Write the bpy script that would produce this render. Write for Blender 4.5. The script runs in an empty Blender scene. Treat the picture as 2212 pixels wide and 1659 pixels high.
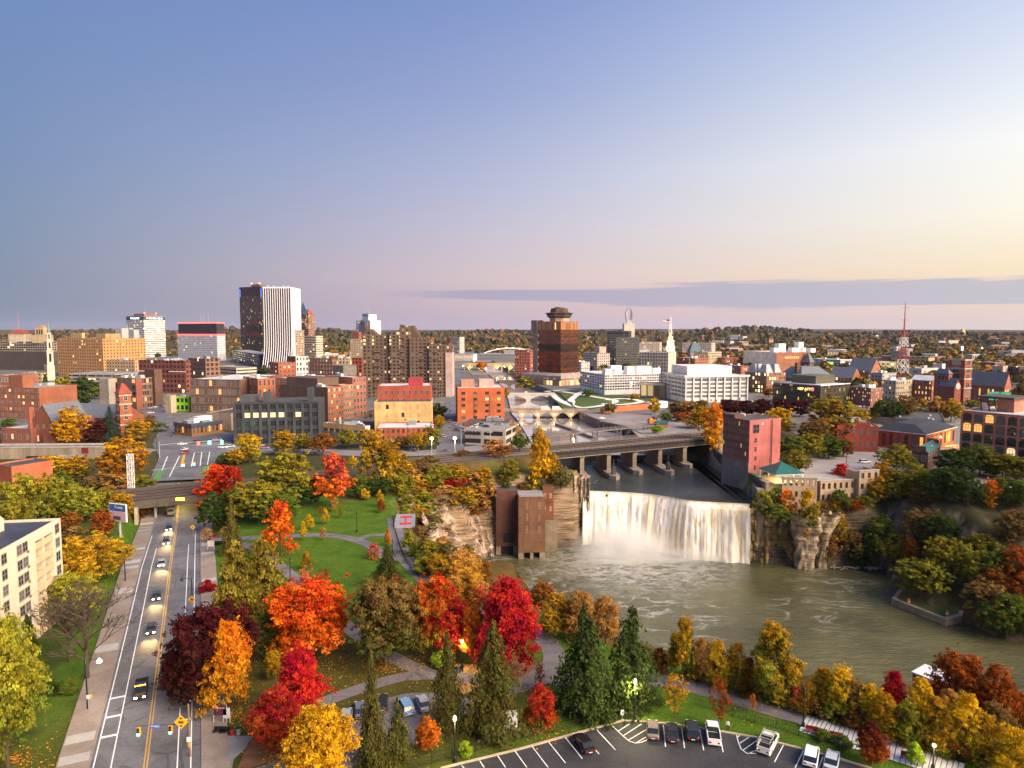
import bpy,math,random
import numpy as np
from mathutils import Vector,Matrix
R = math.radians
random.seed(11)
S = bpy.context.scene
COL = S.collection
# ---------------------------------------------------------------- camera
CAMZ,F,TH = 60.0,1475.0,R(4.5)          # height, focal length (px of a 2212 px wide picture), tilt
cam = bpy.data.cameras.new('camera'); co = bpy.data.objects.new('camera',cam); COL.objects.link(co)
cam.sensor_width = 36; cam.lens = 36*F/2212; cam.clip_start = 1; cam.clip_end = 60000
co.location = (0,0,CAMZ); co.rotation_euler = (R(90)-TH,0,0)
S.camera = co
S.render.engine = 'CYCLES'
S.cycles.use_denoising = True
S.cycles.max_bounces = 6; S.cycles.diffuse_bounces = 3; S.cycles.glossy_bounces = 3
S.cycles.transmission_bounces = 4; S.cycles.transparent_max_bounces = 8
S.cycles.volume_bounces = 4
S.cycles.sample_clamp_indirect = 6
S.view_settings.view_transform = 'Standard'; S.view_settings.look = 'None'
S.view_settings.exposure = 1.0; S.view_settings.gamma = 1
# ---------------------------------------------------------------- sky
SUN_AZ,SUN_EL = 124.0,31.0                 # degrees to the right of the view, above the horizon
W = bpy.data.worlds.new("World"); S.world = W; W.use_nodes = True
def srgb(r,g,b):
    f = lambda c: (c/255/12.92 if c/255 <= .04045 else ((c/255+.055)/1.055)**2.4)
    return (f(r),f(g),f(b),1)
class NT:
    """small wrapper that builds shader nodes"""
    def __init__(s,nt): s.nt = nt; s.l = nt.links
    def n(s,typ,**kw):
        o = s.nt.nodes.new(typ)
        for k,v in kw.items():
            if k.startswith('_'): setattr(o,k[1:],v)
            else: s.set(o.inputs[k.replace('__',' ')],v)
        return o
    def set(s,sock,v):
        if hasattr(v,'is_output'): s.l.new(v,sock)
        else: sock.default_value = v
    def m(s,op,a,b=0.0,c=None,clamp=False):
        o = s.nt.nodes.new('ShaderNodeMath'); o.operation = op; o.use_clamp = clamp
        s.set(o.inputs[0],a); s.set(o.inputs[1],b)
        if c is not None: s.set(o.inputs[2],c)
        return o.outputs[0]
    def mix(s,f,a,b,blend='MIX'):
        o = s.nt.nodes.new('ShaderNodeMix'); o.data_type = 'RGBA'; o.blend_type = blend
        s.set(o.inputs[0],f); s.set(o.inputs[6],a); s.set(o.inputs[7],b)
        return o.outputs[2]
    def ramp(s,f,stops,interp='LINEAR'):
        o = s.nt.nodes.new('ShaderNodeValToRGB'); e = o.color_ramp; e.interpolation = interp
        while len(e.elements) < len(stops): e.elements.new(0.5)
        for el,(p,c) in zip(e.elements,stops):
            el.position = p; el.color = c if len(c) == 4 else (*c,1)
        s.set(o.inputs[0],f)
        return o.outputs[0]
    def rng(s,v,a,b,c=0.0,d=1.0,smooth=False):
        o = s.nt.nodes.new('ShaderNodeMapRange'); o.clamp = True
        if smooth: o.interpolation_type = 'SMOOTHSTEP'
        s.set(o.inputs[0],v)
        for i,x in zip((1,2,3,4),(a,b,c,d)): s.set(o.inputs[i],x)
        return o.outputs[0]
def build_sky():
    t = NT(W.node_tree); W.node_tree.nodes.clear()
    tc = t.n('ShaderNodeTexCoord'); sp = t.n('ShaderNodeSeparateXYZ',Vector=tc.outputs['Generated'])
    x,y,z = sp.outputs
    az = t.m('ARCTAN2',x,y); el = t.m('ARCSINE',z)
    elx = t.m('DIVIDE',el,R(26.0))
    def col(stops): return t.ramp(elx,[(max(0,min(1,e/26.0)),srgb(*c)) for e,c in stops])
    left = col([(0,(132,142,166)),(2,(124,141,167)),(7,(119,143,175)),(13,(113,141,182)),(25,(104,137,191))])
    mid = col([(0,(196,176,198)),(2.2,(214,188,198)),(4.5,(221,197,205)),(8.2,(202,192,214)),(12,(178,183,217)),(18.5,(146,161,208)),(25,(122,146,201))])
    right = col([(0,(228,208,205)),(2,(238,216,200)),(4,(252,232,198)),(8,(255,250,232)),(12.5,(253,253,250)),(17,(228,236,248)),(22,(202,214,242)),(26,(180,196,234))])
    back = col([(0,(214,200,205)),(6,(205,200,215)),(14,(170,185,220)),(26,(125,150,205))])
    glow = t.ramp(elx,[(0,srgb(255,205,140)),(.3,srgb(255,228,170)),(.7,srgb(250,240,225)),(1,srgb(200,214,240))])
    def bend(a,k): return t.m('MULTIPLY',t.m('ADD',t.m('SQRT',t.m('ADD',t.m('MULTIPLY',a,a),k*k)),a),.5)   # soft max(a, 0)
    lo = t.m('SUBTRACT',az,R(0)); wr = t.m('DIVIDE',bend(lo,.22),R(37)+.03,clamp=True); wl = t.m('DIVIDE',bend(t.m('MULTIPLY',lo,-1.0),.22),R(38)+.03,clamp=True)
    c = t.mix(wl,mid,left)
    c = t.mix(wr,c,right)
    c = t.mix(t.rng(az,R(40),R(62),smooth=True),c,glow)
    c = t.mix(t.rng(az,R(100),R(150),smooth=True),c,back)
    c = t.mix(t.rng(az,R(-45),R(-110),smooth=True),c,back)
    # thin band of cloud low above the horizon
    cv = t.n('ShaderNodeCombineXYZ',X=t.m('MULTIPLY',az,3.2),Y=t.m('MULTIPLY',el,65.0),Z=3.7)
    no = t.n('ShaderNodeTexNoise',Vector=cv.outputs[0],Scale=1.0,Detail=7.0,Roughness=.56,Distortion=.5)
    centre = t.rng(az,R(-8),R(30),R(2.95),R(2.7))
    width = t.rng(az,R(-10),R(22),R(.3),R(1.35))
    d = t.m('DIVIDE',t.m('ABSOLUTE',t.m('SUBTRACT',el,centre)),width)
    band = t.m('SUBTRACT',1.0,d)
    cm = t.m('ADD',t.m('MULTIPLY',band,.72),t.m('MULTIPLY',t.m('SUBTRACT',no.outputs[0],.5),1.35))
    cm = t.rng(cm,.06,.30,smooth=True)
    cm = t.m('MULTIPLY',cm,t.rng(az,R(-12),R(-4)))
    ccol = t.mix(t.rng(az,R(-5),R(38)),srgb(172,166,192),srgb(196,194,206))
    c = t.mix(t.m('MULTIPLY',cm,.9),c,ccol)
    c = t.mix(t.rng(el,R(-1),R(-8)),c,srgb(120,115,120))
    bg = t.n('ShaderNodeBackground',Color=c,Strength=.5)
    sky = t.n('ShaderNodeTexSky'); sky.sky_type = 'NISHITA'; sky.sun_disc = False
    sky.sun_elevation = R(SUN_EL); sky.sun_rotation = R(SUN_AZ); sky.altitude = 150
    b2 = t.n('ShaderNodeBackground',Color=sky.outputs[0],Strength=.0002)
    add = t.n('ShaderNodeAddShader'); t.l.new(bg.outputs[0],add.inputs[0]); t.l.new(b2.outputs[0],add.inputs[1])
    out = t.n('ShaderNodeOutputWorld'); t.l.new(add.outputs[0],out.inputs[0])
build_sky()
sl = bpy.data.lights.new('sun','SUN'); so = bpy.data.objects.new('sun',sl); COL.objects.link(so)
sl.energy = 5.0; sl.angle = R(50); sl.color = (1,.80,.58)
_d = Vector((math.sin(R(SUN_AZ))*math.cos(R(SUN_EL)),math.cos(R(SUN_AZ))*math.cos(R(SUN_EL)),math.sin(R(SUN_EL))))
so.rotation_euler = _d.to_track_quat('Z','Y').to_euler()
so.location = (300,0,200)
# ---------------------------------------------------------------- picture <-> place (pixels of the 2212 x 1659 picture)
cT,sT = math.cos(TH),math.sin(TH)
def ray(px,py):
    u,v = (px-1106)/F,(829.5-py)/F
    return Vector((u,cT+v*sT,-sT+v*cT))
def P(px,py,z=0.0):
    d = ray(px,py); k = (z-CAMZ)/d.z
    return Vector((d.x*k,d.y*k,z))
def topz(p,py):
    v = (829.5-py)/F
    return CAMZ + p.y*(v*cT-sT)/(cT+v*sT)
def at_depth(px,py,y):
    d = ray(px,py); k = y/d.y
    return Vector((d.x*k,y,CAMZ+d.z*k))
def project(p):
    X,Y,Z = p[0],p[1],p[2]-CAMZ
    dep = Y*cT-Z*sT; up = Y*sT+Z*cT
    return 1106+F*X/dep,829.5-F*up/dep
# ---------------------------------------------------------------- mesh helpers
def mesh_np(name,V,Fq,mats=(),mi=None,smooth=False):
    """V (n,3), Fq (m,4) or (m,3) ints"""
    V = np.asarray(V,dtype=np.float32); Fq = np.asarray(Fq,dtype=np.int32)
    me = bpy.data.meshes.new(name); m,k = Fq.shape
    me.vertices.add(len(V)); me.vertices.foreach_set('co',V.ravel())
    me.loops.add(m*k); me.loops.foreach_set('vertex_index',Fq.ravel())
    me.polygons.add(m); me.polygons.foreach_set('loop_start',np.arange(0,m*k,k,dtype=np.int32))
    if mi is not None: me.polygons.foreach_set('material_index',np.asarray(mi,dtype=np.int32))
    if smooth: me.polygons.foreach_set('use_smooth',np.ones(m,dtype=bool))
    for x in mats: me.materials.append(x)
    me.update(calc_edges=True)
    return me
def attr(me,name,vals):
    a = me.attributes.new(name,'FLOAT','POINT'); a.data.foreach_set('value',np.asarray(vals,dtype=np.float32))
class MB:
    """collects shapes into one mesh"""
    def __init__(s): s.v = []; s.f = []; s.mi = []; s.uv = []
    def face(s,pts,m=0,uv=None):
        i = len(s.v); s.v += [tuple(p) for p in pts]; s.f.append(tuple(range(i,i+len(pts)))); s.mi.append(m)
        s.uv.append(uv if uv else [(0,0)]*len(pts))
    def box(s,x0,x1,y0,y1,z0,z1,m=0,M=None,bottom=True):
        c = [Vector((x,y,z)) for z in (z0,z1) for y in (y0,y1) for x in (x0,x1)]
        if M: c = [M @ p for p in c]
        for q in ((0,1,5,4),(1,3,7,5),(3,2,6,7),(2,0,4,6),(4,5,7,6)) + (((0,2,3,1),) if bottom else ()):
            s.face([c[k] for k in q],m)
        return s
    def bar(s,a,b,r,m=0,n=4,r2=None):
        a,b = Vector(a),Vector(b); d = b-a
        if d.length < 1e-6: return s
        q = d.to_track_quat('Z','Y'); r2 = r if r2 is None else r2
        A = [a+q@Vector((math.cos(t)*r,math.sin(t)*r,0)) for t in [2*math.pi*(k+.5)/n for k in range(n)]]
        B = [b+q@Vector((math.cos(t)*r2,math.sin(t)*r2,0)) for t in [2*math.pi*(k+.5)/n for k in range(n)]]
        for k in range(n): s.face([A[k],A[(k+1) % n],B[(k+1) % n],B[k]],m)
        s.face(A[::-1],m); s.face(B,m)
        return s
    def lathe(s,prof,n=10,m=0,c=(0,0,0)):
        c = Vector(c); rings = [[c+Vector((math.cos(2*math.pi*k/n)*r,math.sin(2*math.pi*k/n)*r,z)) for k in range(n)] for r,z in prof]
        for A,B in zip(rings,rings[1:]):
            for k in range(n): s.face([A[k],A[(k+1) % n],B[(k+1) % n],B[k]],m)
        s.face(rings[-1],m); s.face(rings[0][::-1],m)
        return s
    def prism(s,pts,z0,z1,m=0,mt=None):
        """vertical prism over an outline (counter-clockwise xy)"""
        n = len(pts); per = 0
        for k in range(n):
            a,b = pts[k],pts[(k+1) % n]; L = math.dist(a[:2],b[:2])
            s.face([(a[0],a[1],z0),(b[0],b[1],z0),(b[0],b[1],z1),(a[0],a[1],z1)],m,[(per,0),(per+L,0),(per+L,z1-z0),(per,z1-z0)]); per += L
        s.face([(p[0],p[1],z1) for p in pts],m if mt is None else mt)
        return s
    def frustum(s,r0,z0,r1,z1,m=0):
        """r = (x0, x1, y0, y1)"""
        a = [(r0[0],r0[2],z0),(r0[1],r0[2],z0),(r0[1],r0[3],z0),(r0[0],r0[3],z0)]
        b = [(r1[0],r1[2],z1),(r1[1],r1[2],z1),(r1[1],r1[3],z1),(r1[0],r1[3],z1)]
        for k in range(4): s.face([a[k],a[(k+1) % 4],b[(k+1) % 4],b[k]],m)
        s.face(b,m); s.face(a[::-1],m)
        return s
    def mesh(s,name,mats,uv=False,smooth=False):
        me = bpy.data.meshes.new(name); me.from_pydata(s.v,[],s.f)
        for m in mats if isinstance(mats,(list,tuple)) else [mats]: me.materials.append(m)
        me.polygons.foreach_set('material_index',s.mi)
        if uv:
            l = me.uv_layers.new(name='UVMap'); l.data.foreach_set('uv',[c for fu in s.uv for p in fu for c in p])
        if smooth: me.polygons.foreach_set('use_smooth',[True]*len(s.f))
        me.update()
        return me
    def build(s,name,mats,parent=None,**kw):
        return obj(name,s.mesh(name,mats,**kw),parent)
def obj(name,me,parent=None,loc=None,rot=None,scale=None):
    o = bpy.data.objects.new(name,me); COL.objects.link(o)
    if parent: o.parent = parent
    if loc is not None: o.location = loc
    if rot is not None: o.rotation_euler = rot
    if scale is not None: o.scale = scale
    return o
def tag(o,label,cat,group=None,kind=None):
    o['label'] = label; o['category'] = cat
    if group: o['group'] = group
    if kind: o['kind'] = kind
    return o
def thing(name,label,cat,loc=(0,0,0),rz=0,group=None,scale=None):
    o = obj(name,None,None,loc,(0,0,rz),scale); o.empty_display_size = .5
    return tag(o,label,cat,group)
def struct(o): o['kind'] = 'structure'; return o
def kids(o): return [c for c in o.children]
def dup(o,parent=None):
    c = o.copy(); COL.objects.link(c); c.parent = parent
    for k in CH.get(o.name,[]):
        d = dup(k,c)
    return c
CH = {}
def index(o):
    """remember the children of a thing once, so copies need no scene update"""
    CH[o.name] = list(o.children)
    for k in o.children: index(k)
    return o
# ---------------------------------------------------------------- materials
MATS = {}
def mat(name,rgb,rough=.8,var=.25,scale=.35,rgb2=None,metal=0.,spec=.3,emit=None,es=0.,bump=0.,bscale=4.,objcol=False,stretch=(1,1,1),fine=True):
    if name in MATS: return MATS[name]
    M = bpy.data.materials.new(name); M.use_nodes = True; MATS[name] = M
    t = NT(M.node_tree); b = M.node_tree.nodes['Principled BSDF']
    b.inputs['Roughness'].default_value = rough; b.inputs['Metallic'].default_value = metal
    b.inputs['Specular IOR Level'].default_value = spec
    tc = t.n('ShaderNodeTexCoord')
    base = (*rgb,1)
    if objcol:
        oi = t.n('ShaderNodeObjectInfo'); base = oi.outputs['Color']
    if var > 0:
        mp = t.n('ShaderNodeMapping',Vector=tc.outputs['Object'],Scale=stretch)
        no = t.n('ShaderNodeTexNoise',Vector=mp.outputs[0],Scale=scale,Detail=6.0,Roughness=.65)
        f = t.rng(no.outputs[0],.32,.68)
        if rgb2: c = t.mix(f,base,(*rgb2,1))
        else: c = t.mix(1.0,base,t.ramp(f,[(0,(1-var,)*3),(1,(1+var*.5,)*3)]),'MULTIPLY')
        if fine:
            n2 = t.n('ShaderNodeTexNoise',Vector=tc.outputs['Object'],Scale=scale*14,Detail=2.0)
            c = t.mix(1.0,c,t.ramp(t.rng(n2.outputs[0],.3,.7),[(0,(1-var*.6,)*3),(1,(1+var*.3,)*3)]),'MULTIPLY')
        t.set(b.inputs['Base Color'],c)
    else: t.set(b.inputs['Base Color'],base)
    if bump:
        nb = t.n('ShaderNodeTexNoise',Vector=tc.outputs['Object'],Scale=bscale,Detail=4.0)
        bp = t.n('ShaderNodeBump',Height=nb.outputs[0],Strength=bump,Distance=.3); t.l.new(bp.outputs[0],b.inputs['Normal'])
    if emit: b.inputs['Emission Color'].default_value = (*emit,1); b.inputs['Emission Strength'].default_value = es
    return M
def wall_mat(rgb,k='brick',soot=.3):
    """masonry: courses, weather streaks and blotches in object space"""
    name = 'wall_%s_%s' % (k,'_'.join('%d' % (c*1000) for c in rgb))
    if name in MATS: return MATS[name]
    M = bpy.data.materials.new(name); M.use_nodes = True; MATS[name] = M
    t = NT(M.node_tree); b = M.node_tree.nodes['Principled BSDF']
    b.inputs['Roughness'].default_value = .85; b.inputs['Specular IOR Level'].default_value = .2
    tc = t.n('ShaderNodeTexCoord'); v = tc.outputs['Object']
    n1 = t.n('ShaderNodeTexNoise',Vector=v,Scale=.12,Detail=6.0,Roughness=.7)
    mp = t.n('ShaderNodeMapping',Vector=v,Scale=(1.3,1.3,.07))
    n2 = t.n('ShaderNodeTexNoise',Vector=mp.outputs[0],Scale=.6,Detail=5.0,Roughness=.6)
    n3 = t.n('ShaderNodeTexNoise',Vector=v,Scale=2.2,Detail=3.0)
    c = t.mix(t.rng(n1.outputs[0],.35,.65),(*[x*(1-soot) for x in rgb],1),(*[min(1,x*1.12) for x in rgb],1))
    c = t.mix(t.m('MULTIPLY',t.rng(n2.outputs[0],.5,.75),soot*1.4,clamp=True),c,(*[x*.45 for x in rgb],1))
    c = t.mix(1.0,c,t.ramp(t.rng(n3.outputs[0],.3,.7),[(0,(.82,)*3),(1,(1.12,)*3)]),'MULTIPLY')
    if k == 'brick':
        sp = t.n('ShaderNodeSeparateXYZ',Vector=v)
        wv = t.m('FRACT',t.m('MULTIPLY',sp.outputs[2],1/.6))
        c = t.mix(t.m('MULTIPLY',t.m('LESS_THAN',wv,.2),.22),c,(*[min(1,x*1.5+.02) for x in rgb],1))
    t.set(b.inputs['Base Color'],c)
    return M
def grid_mat(name,wall,glass,cw,ch,wf,hf,lit=.05,rough=.12,es=1.6,litc=(1,.72,.32),frame=0.,spec=.5,phase=0.,metal=0.):
    """facade whose openings are too small to model: a grid of panes over wall metres (uv)"""
    if name in MATS: return MATS[name]
    M = bpy.data.materials.new(name); M.use_nodes = True; MATS[name] = M
    t = NT(M.node_tree); b = M.node_tree.nodes['Principled BSDF']
    uv = t.n('ShaderNodeUVMap'); sp = t.n('ShaderNodeSeparateXYZ',Vector=uv.outputs[0])
    u = t.m('DIVIDE',t.m('ADD',sp.outputs[0],phase),cw); w = t.m('DIVIDE',sp.outputs[1],ch)
    fu,fw = t.m('FRACT',u),t.m('FRACT',w)
    def inside(f,k): return t.m('LESS_THAN',t.m('ABSOLUTE',t.m('SUBTRACT',f,.5)),k/2)
    mask = t.m('MULTIPLY',inside(fu,wf),inside(fw,hf))
    cell = t.n('ShaderNodeCombineXYZ',X=t.m('FLOOR',u),Y=t.m('FLOOR',w),Z=.5)
    wn = t.n('ShaderNodeTexWhiteNoise',Vector=cell.outputs[0]); wn.noise_dimensions = '3D'
    row = t.n('ShaderNodeTexNoise',Vector=cell.outputs[0],Scale=.31,Detail=1.0)
    on = t.m('LESS_THAN',wn.outputs[0],t.m('MULTIPLY',t.rng(row.outputs[0],.45,.62),lit*2.4))
    tc = t.n('ShaderNodeTexCoord')
    no = t.n('ShaderNodeTexNoise',Vector=tc.outputs['Object'],Scale=.15,Detail=5.0)
    wc = t.mix(t.rng(no.outputs[0],.3,.7),(*[x*.78 for x in wall],1),(*[min(1,x*1.1) for x in wall],1))
    gc = t.mix(wn.outputs[0],(*[x*.5 for x in glass],1),(*[x*1.5 for x in glass],1))
    t.set(b.inputs['Base Color'],t.mix(mask,wc,gc))
    t.set(b.inputs['Roughness'],t.rng(mask,0,1,.75,rough))
    t.set(b.inputs['Metallic'],t.m('MULTIPLY',mask,metal))
    b.inputs['Specular IOR Level'].default_value = spec
    b.inputs['Emission Color'].default_value = (*litc,1)
    t.set(b.inputs['Emission Strength'],t.m('MULTIPLY',t.m('MULTIPLY',mask,on),t.m('MULTIPLY',wn.outputs[0],es/max(lit,.02)/2 if lit < .2 else es*2)))
    return M
def emis(name,rgb,s): return mat(name,rgb,var=0,emit=rgb,es=s)
# ================================================================ TERRAIN
def inpoly(x,y,poly):
    r = np.zeros(x.shape,bool); n = len(poly)
    for i in range(n):
        x1,y1 = poly[i]; x2,y2 = poly[(i+1) % n]
        c = ((y1 > y) != (y2 > y)) & (x < (x2-x1)*(y-y1)/((y2-y1) or 1e-9)+x1)
        r ^= c
    return r
def dline(x,y,pts,closed=False):
    """distance to a polyline and the parameter along it"""
    best = np.full(x.shape,1e9); par = np.zeros(x.shape); side = np.zeros(x.shape); s0 = 0
    for (x1,y1),(x2,y2) in zip(pts,pts[1:]+(pts[:1] if closed else [])):
        dx,dy = x2-x1,y2-y1; L = math.hypot(dx,dy) or 1e-9
        t = np.clip(((x-x1)*dx+(y-y1)*dy)/L**2,0,1)
        d = np.hypot(x-x1-t*dx,y-y1-t*dy); m = d < best
        best = np.where(m,d,best); par = np.where(m,s0+t*L,par)
        side = np.where(m,np.sign(dx*(y-y1)-dy*(x-x1)),side); s0 += L
    return best,par,side
def vnoise(x,y,s,seed=0):
    """smooth value noise"""
    x = np.asarray(x)/s; y = np.asarray(y)/s; xi,yi = np.floor(x).astype(np.int64),np.floor(y).astype(np.int64)
    def h(a,b):
        n = (a*374761393+b*668265263+seed*1442695041) & 0x7fffffff
        n = ((n ^ (n >> 13))*1274126177) & 0x7fffffff
        return ((n ^ (n >> 16)) & 0xffff)/65535.
    fx,fy = x-xi,y-yi; fx = fx*fx*(3-2*fx); fy = fy*fy*(3-2*fy)
    return (h(xi,yi)*(1-fx)+h(xi+1,yi)*fx)*(1-fy)+(h(xi,yi+1)*(1-fx)+h(xi+1,yi+1)*fx)*fy
WZ,UZ,CZ = -31.0,-8.5,-5.0               # water in the gorge, above the falls, in the city
FLOOR = [(1,277),(12,280),(26,281),(31,287.2),(44,285.2),(56,281.7),(64,276.7),(71,270.7),(80,267.8),(94,264.6),(104,260),(118,257),(142,255),(137,240),(128,231),(136,213),(140,211),
         (145,194),(190,178),(330,130),(330,60),(250,78),(180,106),(150,122),(118,143),(98,156),(76,166),(58,172),(40,180),(20,196),(1,213),(-9,236),(-13,256),(-11,269)]
RIM = [(-8,281),(4,283),(28,289),(95,268),(103,277),(120,276),(140,283),(160,285),(172,268),(195,257),(250,236),(345,205),
       (345,5),(300,22),(150,52),(96,79),(64,98),(46,109),(29,120),(12,131),(-2,142),(-14,158),(-24,180),(-34,206),(-42,236),(-40,258),(-22,281)]
CHAN = [(14,305),(29,290),(31,286),(44,284),(56,280),(64,275),(71,269),(80,266),(95,262),(98.5,272),(101,345),(97,360),(76,386),(70,425),(58,445),(56,470),(2,470),(4,445),(8,400),(12,345)]
ROAD = [(-36,58),(-52.5,94),(-78,150),(-101,200),(-114,228),(-127,256),(-139,282),(-152,320)]
RAIL = [(-330,130),(-200,202),(-125,240),(-20,298),(108,362),(240,428)]
def road_z(s):
    s1 = math.hypot(62,134)+40
    return -5.0*np.clip(1-np.abs(s-187)/62.,0,1)**1*(1.0)
def smooth(t): t = np.clip(t,0,1); return t*t*(3-2*t)
def grx(x): return 2.3*smooth((np.asarray(x,float)+100)/80.)
def height(x,y):
    x = np.asarray(x,float); y = np.asarray(y,float)
    inF,inR,inC = inpoly(x,y,FLOOR),inpoly(x,y,RIM),inpoly(x,y,CHAN)
    dF = dline(x,y,FLOOR,True)[0]; dR = dline(x,y,RIM,True)[0]
    w = vnoise(x,y,9,3)*.6+vnoise(x,y,3.5,4)*.4-.5
    t = np.clip(dF/(dF+dR+.01)+w*.16*(dF > 1)*(dR > 1),0,1)
    prof = .62*np.clip(t*2.1,0,1)+.38*smooth(t)          # steep foot, gentler top
    near = y < 190
    prof = np.where(near & (x > 0),t**.8,prof)
    prof = np.where((x < 10) & (y > 190) & (y < 264),t**1.75,prof)
    z = np.where(inR,WZ+.0+(-WZ)*prof+w*2.2*(t > .06)*(t < .94),0.)
    # right bank stands lower behind the falls
    z = np.where(inR & (x > 96) & (y > 200),np.minimum(z,-1.0-8.0*smooth((168-x)/22.)*smooth((dR-.5)/3.)),z)
    z = np.where(inF,WZ-2,z)
    # railway bank
    dr,pr,sr = dline(x,y,RAIL)
    emb = (2.1+grx(x))*smooth((19-dr)/8.)
    z = np.where(inR | inF,z,np.maximum(z,emb))
    # street cutting under the railway
    dd,ps,sd = dline(x,y,ROAD); rz = road_z(ps)
    k = smooth((17-dd)/8.) if False else np.clip((15.5-dd)/2.5,0,1)
    z = np.where(ps < 290,z*(1-k)+(rz-.12)*k,z)
    z = np.where(inC & ~inF,np.where(y > 352,CZ-1.5,UZ-1.2),z)
    return z
def H(x,y): return float(height(np.array([x]),np.array([y]))[0])
_gx = np.arange(-300,345.1,2.0); _gy = np.arange(36,446.1,2.0)
GX,GY = np.meshgrid(_gx,_gy); GZ = height(GX,GY)
def hz(x,y):
    """height read from the grid as built"""
    if not (-300 <= x < 344 and 36 <= y < 445): return 0.0
    i,j = (x+300)/2,(y-36)/2; a,b = int(i),int(j); u,v = i-a,j-b
    return float((GZ[b,a]*(1-u)+GZ[b,a+1]*u)*(1-v)+(GZ[b+1,a]*(1-u)+GZ[b+1,a+1]*u)*v)
def PT(px,py):
    """where the sight line through a picture point meets the ground"""
    d = ray(px,py)
    if d.z > -1e-4: return P(px,716,0)
    k = 40.0
    while k < 520:
        p = Vector((d.x*k,d.y*k,CAMZ+d.z*k))
        if p.z < hz(p.x,p.y): return Vector((p.x,p.y,hz(p.x,p.y)))
        k += .6
    return P(px,py,0)
def terrain():
    ny,nx = GX.shape
    V = np.stack([GX,GY,GZ],-1).reshape(-1,3)
    idx = np.arange(nx*ny).reshape(ny,nx)
    Fq = np.stack([idx[:-1,:-1],idx[:-1,1:],idx[1:,1:],idx[1:,:-1]],-1).reshape(-1,4)
    x,y,z = V.T
    gy,gx = np.gradient(GZ,2.0); slope = np.hypot(gx,gy).ravel()
    n = vnoise(x,y,14,7)*.6+vnoise(x,y,5,8)*.4
    c = np.tile(np.array([.075,.145,.014]),(len(x),1))
    def put(mask,rgb,k=1.0):
        k = (np.clip(mask,0,1)*k)[:,None]
        c[:] = c*(1-k)+np.array(rgb)*k
    inR,inF,inC = (inpoly(x,y,q) for q in (RIM,FLOOR,CHAN))
    dr,pr,sr = dline(x,y,RAIL); dd,ps,sd = dline(x,y,ROAD); dR = dline(x,y,RIM,True)[0]
    # leaf litter under the park trees, mown lawn elsewhere
    lit = smooth((150-y)/30)*smooth((12-x)/20)*smooth((x+78)/14)*(n > .42)
    put(lit,(.085,.06,.02),.55)
    put(((x > -60) & (y < 132) & (y > 104) & (x < 6))*(n > .35),(.11,.07,.025),.45)
    put((sd > 0)*(dd > 16)*(ps < 185),(.05,.065,.018),.7)
    put((sd > 0)*(dd > 30)*(ps < 185)*(n > .5),(.10,.075,.04),.7)
    put((sr > 0)*(dr > 10)*~inR,(.055,.06,.022))                    # rough grass beyond the line
    far = (sr > 0)*(y > 330+(x < -60)*0)*~inR
    put(far*(x < 0),(.07,.07,.068))
    put((sr > 0)*(dr > 26)*(x > 0),(.20,.19,.18),1.)
    put((x > 100)*(y > 225)*~inR*(sr < 0),(.26,.25,.25),.9)
    put((sr < 0)*(dr < 36)*(x > -62)*(x < 40)*~inR,(.12,.10,.03),.8)
    put((dr < 12)*~inR,(.11,.095,.085)); put((dr > 9)*(dr < 17)*~inR*(n > .5),(.12,.075,.03),.8)
    put((x < -150)*(y > 225),(.075,.07,.03),.8)
    # gorge sides
    left = inR & ~inF & (x < 30) & (y > 150)
    put(left,(.13,.09,.035)); put(left & (n > .5),(.10,.09,.03),.8)
    near = inR & ~inF & (y < 195) & (x > -10); put(near,(.10,.065,.02))
    right = inR & ~inF & (x > 95) & (y > 180); put(right,(.06,.055,.028))
    rock = (slope > 1.3) & inR
    put(rock & (x < 60) & (y > 243),(.34,.25,.175)); put(rock & (x >= 60),(.20,.165,.12),.9)
    put((inR & ~inF & (z < WZ+1.5)),(.10,.08,.06))
    put(inF | inC,(.04,.04,.03))
    me = mesh_np('ground',V,Fq,smooth=True)
    a = me.attributes.new('tint','FLOAT_COLOR','POINT')
    a.data.foreach_set('color',np.hstack([c,np.ones((len(c),1))]).astype(np.float32).ravel())
    M = bpy.data.materials.new('earth'); M.use_nodes = True; t = NT(M.node_tree); b = M.node_tree.nodes['Principled BSDF']
    at = t.n('ShaderNodeAttribute',_attribute_name='tint'); tc = t.n('ShaderNodeTexCoord')
    n1 = t.n('ShaderNodeTexNoise',Vector=tc.outputs['Object'],Scale=.22,Detail=8.0,Roughness=.7)
    n2 = t.n('ShaderNodeTexNoise',Vector=tc.outputs['Object'],Scale=2.6,Detail=4.0,Roughness=.7)
    mp = t.n('ShaderNodeMapping',Vector=tc.outputs['Object'],Scale=(.12,.12,1.6))
    n3 = t.n('ShaderNodeTexNoise',Vector=mp.outputs[0],Scale=.8,Detail=6.0,Roughness=.65)
    cc = t.mix(1.0,at.outputs['Color'],t.ramp(t.rng(n1.outputs[0],.3,.7),[(0,(.62,.62,.6)),(1,(1.25,1.2,1.15))]),'MULTIPLY')
    cc = t.mix(1.0,cc,t.ramp(t.rng(n2.outputs[0],.3,.7),[(0,(.7,)*3),(1,(1.25,)*3)]),'MULTIPLY')
    ge = t.n('ShaderNodeNewGeometry'); gs = t.n('ShaderNodeSeparateXYZ',Vector=ge.outputs['Normal'])
    steep = t.rng(gs.outputs[2],.65,.4)
    cc = t.mix(steep,cc,t.mix(1.0,cc,t.ramp(t.rng(n3.outputs[0],.38,.62),[(0,(.42,.4,.38)),(.5,(.9,.88,.85)),(1,(1.3,1.25,1.2))]),'MULTIPLY'))
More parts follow.
